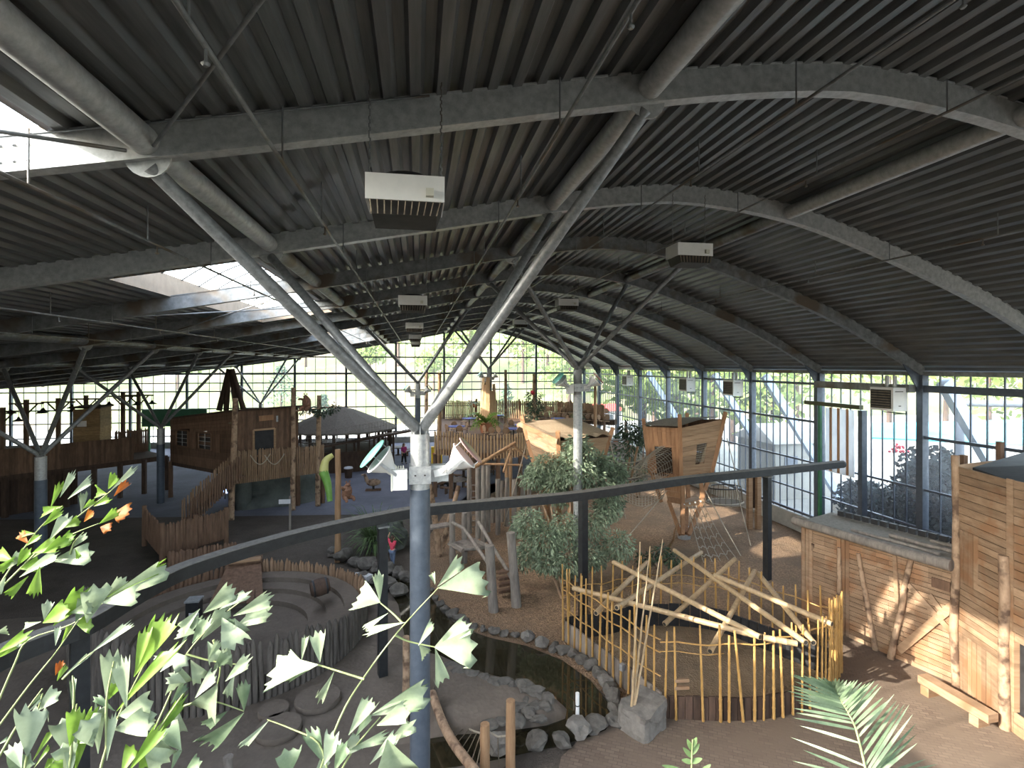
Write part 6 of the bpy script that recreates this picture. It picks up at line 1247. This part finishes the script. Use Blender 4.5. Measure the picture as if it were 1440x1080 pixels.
# ------------------------------------------------------------------ skinned figures
def skin(name, verts, edges, radii, mat, parent, sub=2):
    me = bpy.data.meshes.new(name); bm = bmesh.new(); ly = bm.verts.layers.skin.verify(); bv = []
    for i, (p, r) in enumerate(zip(verts, radii)):
        v = bm.verts.new(p); v[ly].radius = (r, r) if not isinstance(r, tuple) else r; v[ly].use_root = (i == 0); bv.append(v)
    for a, b in edges: bm.edges.new((bv[a], bv[b]))
    bm.to_mesh(me); bm.free(); me.materials.append(M(mat)); o = bpy.data.objects.new(name, me); COL.objects.link(o); o.parent = parent
    s_ = o.modifiers.new('Skin', 'SKIN'); s_.use_smooth_shade = True; o.modifiers.new('Subdivision', 'SUBSURF').levels = sub; o.modifiers[-1].render_levels = sub; return o
def person(base, hgt, rz, lab, top, legs, hair, la, ra, stride=.08):
    """la / ra: shoulder-relative elbow and hand offsets for left and right arm (fractions of height)"""
    t = thing('person', lab, 'person', base); t.rotation_euler = (0, 0, rz); k = hgt
    P_ = lambda x, y, z: V((x * k, y * k, z * k))
    J = {'pel': (0, 0, .5), 'wst': (0, 0, .6), 'chs': (0, 0, .72), 'nk': (0, 0, .82), 'nk2': (0, -.005, .86), 'hd': (0, -.012, .92), 'hdt': (0, -.005, .975)}
    for s_, n, off in ((-1, 'L', la), (1, 'R', ra)):
        J['sh' + n] = (s_ * .115, 0, .795); J['el' + n] = (s_ * .115 + off[0][0], off[0][1], .795 + off[0][2]); J['ha' + n] = (s_ * .115 + off[1][0], off[1][1], .795 + off[1][2])
        e, h_ = V(J['el' + n]), V(J['ha' + n]); J['fi' + n] = tuple(h_ + (h_ - e).normalized() * .055)
        J['hp' + n] = (s_ * .055, 0, .47); J['kn' + n] = (s_ * .06, -s_ * stride * .5, .26); J['an' + n] = (s_ * .062, -s_ * stride, .04); J['to' + n] = (s_ * .068, -s_ * stride - .085, .018)
    K = list(J); I = {n: i for i, n in enumerate(K)}; rd = dict(pel=.075, wst=.065, chs=.08, nk=.035, nk2=.03, hd=.062, hdt=.045)
    for n in 'LR': rd.update({'sh' + n: .036, 'el' + n: .024, 'ha' + n: .017, 'fi' + n: .014, 'hp' + n: .06, 'kn' + n: .038, 'an' + n: .024, 'to' + n: .022})
    ed = [('pel', 'wst'), ('wst', 'chs'), ('chs', 'nk'), ('nk', 'nk2'), ('nk2', 'hd'), ('hd', 'hdt')]
    for n in 'LR': ed += [('chs', 'sh' + n), ('sh' + n, 'el' + n), ('el' + n, 'ha' + n), ('ha' + n, 'fi' + n), ('pel', 'hp' + n), ('hp' + n, 'kn' + n), ('kn' + n, 'an' + n), ('an' + n, 'to' + n)]
    def sub(names, grow, nm, mat):
        ks = [x for x in K if x in names]; ix = {n: i for i, n in enumerate(ks)}; return skin(nm, [P_(*J[n]) for n in ks], [(ix[a], ix[b]) for a, b in ed if a in ix and b in ix], [(rd[n] + grow) * k for n in ks], mat, t)
    sub(K, 0, 'body', 'skin')
    sub(['pel', 'wst', 'chs', 'nk', 'shL', 'elL', 'shR', 'elR'], .012, 'shirt', top); sub(['pel', 'hpL', 'knL', 'anL', 'hpR', 'knR', 'anR'], .012, 'trousers', legs)
    for n in 'LR': 
        a, b = V(J['an' + n]), V(J['to' + n]); m = MB(); m.blob(P_(*((a + b) / 2 + V((0, 0, -.012)))), (.035 * k, .075 * k, .028 * k), 2, .05, 1); m.build('shoe', 'cloth_black', t, False)
        h_ = V(J['ha' + n]); d = (V(J['fi' + n]) - h_).normalized(); x_, y_, _ = frame_z(d)
        for q in range(4): m = MB(); p0 = P_(*(h_ + d * .03 + x_ * (.009 * (q - 1.5)))); m.tube([p0, p0 + d * .03 * k, p0 + (d * .045 + y_ * .012) * k], [.006 * k, .0055 * k, .004 * k], 5); m.build('finger', 'skin', t, False)
        m = MB(); p0 = P_(*(h_ + x_ * .014)); m.tube([p0, p0 + (x_ * .018 + d * .022) * k], [.006 * k, .005 * k], 5); m.build('thumb', 'skin', t, False)
    m = MB(); m.blob(P_(0, .018, .945), (.068 * k, .07 * k, .065 * k), 2, .05, 1); m.blob(P_(0, .05, .87), (.058 * k, .035 * k, .10 * k), 2, .1, 1, 3); m.build('hair', hair, t, False)
    for s_ in (-1, 1): m = MB(); m.blob(P_(s_ * .024, -.07, .93), .009 * k, 1, 0); m.build('eye', 'dark_grille', t, False); m = MB(); m.blob(P_(s_ * .066, -.005, .922), (.01 * k, .014 * k, .02 * k), 1, 0); m.build('ear', 'skin', t, False)
    m = MB(); m.blob(P_(0, -.078, .91), (.01 * k, .014 * k, .014 * k), 1, 0); m.build('nose', 'skin', t, False); m = MB(); m.box(P_(0, -.07, .886), (.03 * k, .008 * k, .006 * k)); m.build('mouth', 'cloth_pink', t, False)
    return t
person(G(552, 795), 1.24, 2.7, 'child in a red top and jeans seen from behind, one arm raised', 'cloth_red', 'cloth_jean', 'hair_brown', ((.05, -.03, -.14), (.13, -.1, -.16)), ((.07, -.02, .11), (.03, -.03, .22)))
person(G(568, 652), 1.72, .6, 'visitor in a pink top and black trousers standing left behind the central column', 'cloth_pink', 'cloth_black', 'hair_brown', ((-.02, 0, -.17), (-.02, -.06, -.32)), ((.02, 0, -.17), (.02, -.06, -.32)))
def bear(base, s, rz, lab, arms, mat='fur_brown'):
    t = thing('bear_figure', lab, 'animal figure', base); t.rotation_euler = (0, 0, rz); k = s
    vs = [(0, 0, .3), (0, .02, .55), (0, -.02, .8), (0, -.08, .98), (0, -.14, 1.05), (0, -.27, 1.0)]; ed = [(0, 1), (1, 2), (2, 3), (3, 4), (4, 5)]; rd = [.26, .29, .22, .15, .17, .075]
    for i, (e, h_) in enumerate(arms):
        s_ = -1 if i == 0 else 1; n = len(vs); vs += [(s_ * .2, -.03, .78), e, h_]; ed += [(2, n), (n, n + 1), (n + 1, n + 2)]; rd += [.11, .085, .075]
    for s_ in (-1, 1): n = len(vs); vs += [(s_ * .2, -.05, .25), (s_ * .26, -.32, .22), (s_ * .24, -.36, .02)]; ed += [(0, n), (n, n + 1), (n + 1, n + 2)]; rd += [.15, .11, .085]
    skin('body', [V(p) * k for p in vs], ed, [r * k for r in rd], mat, t)
    for s_ in (-1, 1): m = MB(); m.blob(V((s_ * .12, -.1, 1.2)) * k, (.06 * k, .03 * k, .06 * k), 2, .05); m.build('ear', mat, t, False); m = MB(); m.blob(V((s_ * .07, -.29, 1.09)) * k, .02 * k, 1, 0); m.build('eye', 'tarp_black', t, False)
    m = MB(); m.blob(V((0, -.345, 1.01)) * k, (.035 * k, .025 * k, .025 * k), 1, 0); m.build('nose', 'tarp_black', t, False); return t
bear(D(431, 578, 30.6), .82, -.5, 'brown furry bear figure perched at the log post above the timber house', (((-.42, -.1, .85), (-.6, -.15, .8)), ((.32, -.2, .55), (.28, -.36, .4))))
bear(D(488, 705, 25.6), .8, .7, 'brown furry figure clinging to the log post with the green slide', (((-.38, -.12, .85), (-.5, -.2, 1.0)), ((-.1, -.35, .7), (-.4, -.35, .75))))
# ================================================================== OUTSIDE
m = MB(); m.add([(-140, YB + .3, -.25), (160, YB + .3, -.25), (160, 260, -.25), (-140, 260, -.25)], [(0, 1, 2, 3)]); m.add([(XW + .3, -30, -.25), (160, -30, -.25), (160, YB + .3, -.25), (XW + .3, YB + .3, -.25)], [(0, 1, 2, 3)])
struct('floor_outside_ground', m, 'out_pale')
def hill(u, v):
    x = -130 + 300 * u; y = 78 + 130 * v; z = -.3 + 26 * (1 - math.exp(-v * 2.2)) * (1 + .25 * math.sin(x * .035) + .1 * noise.noise(V((x * .05, y * .05, 0)))); return V((x, y, z))
m = MB(); m.grid(hill, 40, 20); tag(m.build('hillside', 'out_grass'), 'pale green sloping hillside beyond the rear glass wall', 'hill')
def crown(m, c, r, n, size, flat=.5):
    c = V(c)
    for i in range(n):
        while True:
            d = V((R.uniform(-1, 1), R.uniform(-1, 1), R.uniform(-1, 1)))
            if .25 < d.length < 1: break
        p = c + V((d.x * r[0], d.y * r[1], d.z * r[2])); x = V((R.uniform(-1, 1), R.uniform(-1, 1), R.uniform(-1, 1))).normalized(); y = x.cross(V((R.uniform(-1, 1), R.uniform(-1, 1), R.uniform(-1, 1)))).normalized(); s_ = size * R.uniform(.6, 1.3)
        m.add([p - x * s_, p - y * s_ * flat, p + x * s_, p + y * s_ * flat], [(0, 1, 2, 3)])
def tree(x, y, h, r, mat, lab, grp, z0=-.25, n=340, conif=False):
    t = thing('tree' if not conif else 'conifer', lab, 'tree', (x, y, z0), grp)
    m = MB(); m.tube([(x, y, z0 - .3), (x + .1, y, z0 + h * .75)], [h * .03, h * .012], 7); m.build('trunk', 'dark_wood', t)
    m = MB()
    if conif:
        for i in range(9): crown(m, (x, y, z0 + h * (.12 + .095 * i)), (r * (1 - i / 10), r * (1 - i / 10), h * .09), n // 9, .35, .3)
    else:
        for i in range(5): crown(m, (x + R.uniform(-.5, .5) * r, y + R.uniform(-.5, .5) * r, z0 + h * R.uniform(.5, .8)), (r * .7, r * .7, h * .26), n // 5, .5)
    m.build('foliage', mat, t)
for i, (u, t_, h, r, c_, lab) in enumerate([(395, 80, 6.5, 3.2, 1, 'dark bluish conifer beyond the rear glass, above the round pavilion'), (712, 74, 6.6, 1.9, 1, 'dark narrow conifer beyond the rear glass, right of the wood-clad trunk'), (455, 70, 5, 2.2, 1, 'small conifer beyond the rear glass, behind the pavilion roof'), (660, 95, 12, 5, 0, 'tall loose tree on the hillside, left of the far branching column'), (735, 92, 13, 5, 0, 'tall loose tree on the hillside, right of the far branching column'), (560, 100, 13, 6, 0, 'broad tree on the hillside above the central column head'), (480, 105, 11, 6, 0, 'broad tree on the hillside above the pavilion'), (250, 84, 8, 4, 0, 'loose tree beyond the rear glass, left of the log tripod'), (60, 82, 7, 5, 0, 'tree beyond the rear glass at the far left'), (140, 95, 9, 6, 0, 'round tree beyond the rear glass, left part'), (800, 80, 11, 5, 0, 'bright green tree beyond the rear glass near the second branching column'), (430, 98, 9, 5, 0, 'tree on the hillside left of the pavilion roof peak'), (520, 92, 7, 4, 0, 'low round tree beyond the rear glass between the pavilion and the central column'), (610, 88, 8, 4, 0, 'round tree beyond the rear glass just right of the central column head'), (770, 100, 12, 6, 0, 'broad tree on the hillside above the left tree cabin'), (350, 100, 10, 6, 0, 'broad tree on the hillside right of the log tripod')]):
    p = D(u, 540, t_); hz = max(-.25, -.3 + 26 * (1 - math.exp(-max(0, (p.y - 78) / 130) * 2.2)) - .4); tree(p.x, p.y, h, r, 'out_leaf2' if c_ else 'out_leaf', lab, 'trees beyond the rear glass', hz, 420, c_)
for i, (u, t_, h, r, mt) in enumerate([(868, 62, 10, 4, 'out_leaf'), (905, 56, 11, 4, 'out_leaf'), (950, 50, 10, 4.5, 'out_leaf'), (1000, 46, 11, 4, 'out_leaf'), (1030, 58, 12, 5, 'out_leaf'), (1085, 44, 9, 3.5, 'out_leaf'), (1120, 60, 12, 6, 'out_leaf'), (980, 70, 14, 6, 'out_leaf'), (1250, 66, 12, 6, 'out_leaf'), (1390, 52, 11, 5, 'out_leaf'), (1330, 70, 13, 6, 'out_leaf'), (920, 75, 14, 6, 'out_leaf')]):
    p = D(u, 520, t_); tree(p.x, p.y, h, r, mt, 'sunny yellow-green tree outside the right glass wall, %s from the left' % ORD[sorted([868, 905, 950, 1000, 1030, 1085, 1120, 980, 1250, 1390, 1330, 920]).index(u)], 'trees outside the right glass wall', n=420)
# shrubs right behind the right glass, building shade put into their leaf colour
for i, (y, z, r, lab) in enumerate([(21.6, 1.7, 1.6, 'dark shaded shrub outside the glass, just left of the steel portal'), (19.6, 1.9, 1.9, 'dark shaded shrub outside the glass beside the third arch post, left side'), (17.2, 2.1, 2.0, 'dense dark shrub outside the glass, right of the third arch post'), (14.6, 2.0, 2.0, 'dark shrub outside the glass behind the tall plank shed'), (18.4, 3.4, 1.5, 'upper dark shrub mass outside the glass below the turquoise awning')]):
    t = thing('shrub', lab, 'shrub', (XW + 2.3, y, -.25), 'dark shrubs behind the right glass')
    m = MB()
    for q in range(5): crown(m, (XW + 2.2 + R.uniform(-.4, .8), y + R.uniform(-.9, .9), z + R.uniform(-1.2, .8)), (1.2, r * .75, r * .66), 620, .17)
    m.build('foliage', 'out_shaded', t)
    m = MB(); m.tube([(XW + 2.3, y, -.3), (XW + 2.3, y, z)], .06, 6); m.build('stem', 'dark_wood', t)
p = OX(1265, 632, XW + 2.6); m = MB()
for q in range(26): m.blob(p + V((R.uniform(-.2, .2), R.uniform(-.4, .4), R.uniform(-.18, .2))), .07, 1, .2, 1, q)
tag(solo('red_blossoms', m, 'flower_red', 'cluster of red blossoms on the shrub outside the right glass', 'flowers'), None, None, kind='stuff')
# raking props outside the right wall
for k, lab in ((3, 'grey raking prop outside the glass right of the third arch post'), (5, 'pale blue raking prop outside the glass behind the rope tower'), (6, 'pale blue raking prop outside the glass left of the rope tower roof'), (8, 'far pale blue raking prop outside the glass beside the second branching column')):
    t = thing('raking_prop', lab, 'strut', (XW + 6.0, FY(k) - .4, -.25), 'raking props outside')
    m = MB(); m.bar((XW + .5, FY(k) - .4, 7.7), (XW + 5.6, FY(k) - .4, .2), .3, .42, up=(1, 0, 1)); m.build('prop', 'strut_blue', t)
    m = MB(); m.box((XW + 5.6, FY(k) - .4, 0), (.9, .7, .6)); m.build('footing', 'concrete', t)
m = MB(); a, b = OX(1350, 567, XW + 4.5), OX(1470, 569, XW + 4.5); m.tube([a, b], .14, 10); m.tube([a, a + V((0, 0, -6.5))], .16, 10); solo('outdoor_pipe', m, 'blue_steel', 'grey horizontal pipe on a post outside the right glass wall', 'pipe')
m = MB(); a, b, c, d = [D(u, v, tt) for u, v, tt in ((1225, 595, 30), (1440, 590, 26), (1440, 625, 24), (1225, 615, 28))]; m.slab([a, b, c, d], .08); solo('awning', m, 'pool_blue', 'turquoise awning roof outside the right glass wall', 'awning')
# white building and vehicle far behind
def house_out(u, v0, w, h, dpt, t_, mat, roof, lab):
    p = D(u, 560, t_); t = thing('outbuilding', lab, 'building', (p.x, p.y, -.25), 'buildings outside'); 
    m = MB(); m.box((p.x, p.y, -.25 + h / 2), (w, dpt, h)); m.build('walls', mat, t)
    m = MB(); z = h - .25; m.add([(p.x - w/2 - .3, p.y - dpt/2 - .3, z), (p.x + w/2 + .3, p.y - dpt/2 - .3, z), (p.x + w/2 + .3, p.y + dpt/2 + .3, z), (p.x - w/2 - .3, p.y + dpt/2 + .3, z), (p.x - w/2, p.y, z + h * .3), (p.x + w/2, p.y, z + h * .3)], [(0, 1, 5, 4), (2, 3, 4, 5), (0, 4, 3), (1, 2, 5), (3, 2, 1, 0)]); m.build('roof', roof, t)
    for i in range(max(2, int(w / 2.2))): 
        m = MB(); m.box((p.x - w/2 + 1.1 + i * 2.2, p.y - dpt/2 - .03, h * .55), (.9, .06, h * .3)); m.build('window', 'blue_steel', t)
house_out(842, 585, 5, 2.6, 4, 72, 'white_out', 'red_paint', 'white building with a red roof edge outside, behind the second branching column')
house_out(60, 560, 26, 7.5, 6, 92, 'white_out', 'out_pale', 'long pale building with windows outside at the far left')
house_out(300, 560, 16, 5.5, 6, 96, 'white_out', 'out_pale', 'pale building outside behind the log tripod')
house_out(1100, 600, 4, 3.6, 4, 36, 'out_pale', 'out_pale', 'small pale shed outside the right glass between the arch posts')
m = MB(); p = D(735, 575, 70); m.box(p + V((0, 0, -3)), (40, 1.2, .6)); solo('low_wall', m, 'concrete', 'long grey low wall outside behind the rear terrace', 'wall')
# ================================================================== CAMERA, LIGHT
cam = bpy.data.cameras.new('camera'); co = bpy.data.objects.new('camera', cam); COL.objects.link(co)
co.location = (0, 0, H); co.rotation_euler = (math.pi / 2, 0, -YAW)
cam.sensor_width = 36; cam.lens = 36 * F / 1440; cam.shift_y = -(540 - V0) / 1440; cam.clip_start = .05; cam.clip_end = 500
bpy.context.scene.camera = co
s = bpy.data.lights.new('sun', 'SUN'); s.energy = 9; s.angle = .009; s.color = (1, .90, .76); so = bpy.data.objects.new('sun', s); COL.objects.link(so)
so.rotation_euler = V((18.5, 5.6, -9.25)).to_track_quat('-Z', 'Y').to_euler(); so.location = (-20, -5, 25)
for (p, q, e, a) in (((2.2, 13.5, .15), (1.6, 10.2, 11.6), 1500, 18), ((3.2, 12.6, .15), (5.6, 8.3, 12.3), 1500, 16), ((-.2, 14.5, .15), (-1.2, 10.6, 11.2), 700, 22)):  # spot lamps added for sunlight bounced off the pond onto the ceiling
    l = bpy.data.lights.new('water_glint', 'SPOT'); l.energy = e; l.spot_size = math.radians(a); l.spot_blend = .9; l.shadow_soft_size = .15; l.color = (.95, .98, 1)
    lo = bpy.data.objects.new('water_glint', l); COL.objects.link(lo); lo.location = p; lo.rotation_euler = (V(q) - V(p)).to_track_quat('-Z', 'Y').to_euler()
w = bpy.data.worlds.new('world'); bpy.context.scene.world = w; w.use_nodes = True; t = w.node_tree; t.nodes.clear()
o = t.nodes.new('ShaderNodeOutputWorld'); b = t.nodes.new('ShaderNodeBackground'); sk = t.nodes.new('ShaderNodeTexSky')
sk.sky_type = 'NISHITA'; sk.sun_disc = False; sk.sun_elevation = math.radians(32); sk.sun_rotation = math.radians(-100); sk.dust_density = 3.0; sk.air_density = 1.2
hs = t.nodes.new('ShaderNodeHueSaturation'); hs.inputs['Saturation'].default_value = .55
t.links.new(sk.outputs[0], hs.inputs['Color']); t.links.new(hs.outputs[0], b.inputs[0]); b.inputs[1].default_value = 1.5; t.links.new(b.outputs[0], o.inputs[0])
sc = bpy.context.scene; sc.view_settings.view_transform = 'Standard'; sc.view_settings.look = 'None'; sc.view_settings.exposure = .66
sc.cycles.max_bounces = 8; sc.cycles.transparent_max_bounces = 24; sc.cycles.diffuse_bounces = 4; sc.cycles.glossy_bounces = 3; sc.cycles.sample_clamp_indirect = 6; sc.cycles.caustics_reflective = False; sc.cycles.caustics_refractive = False
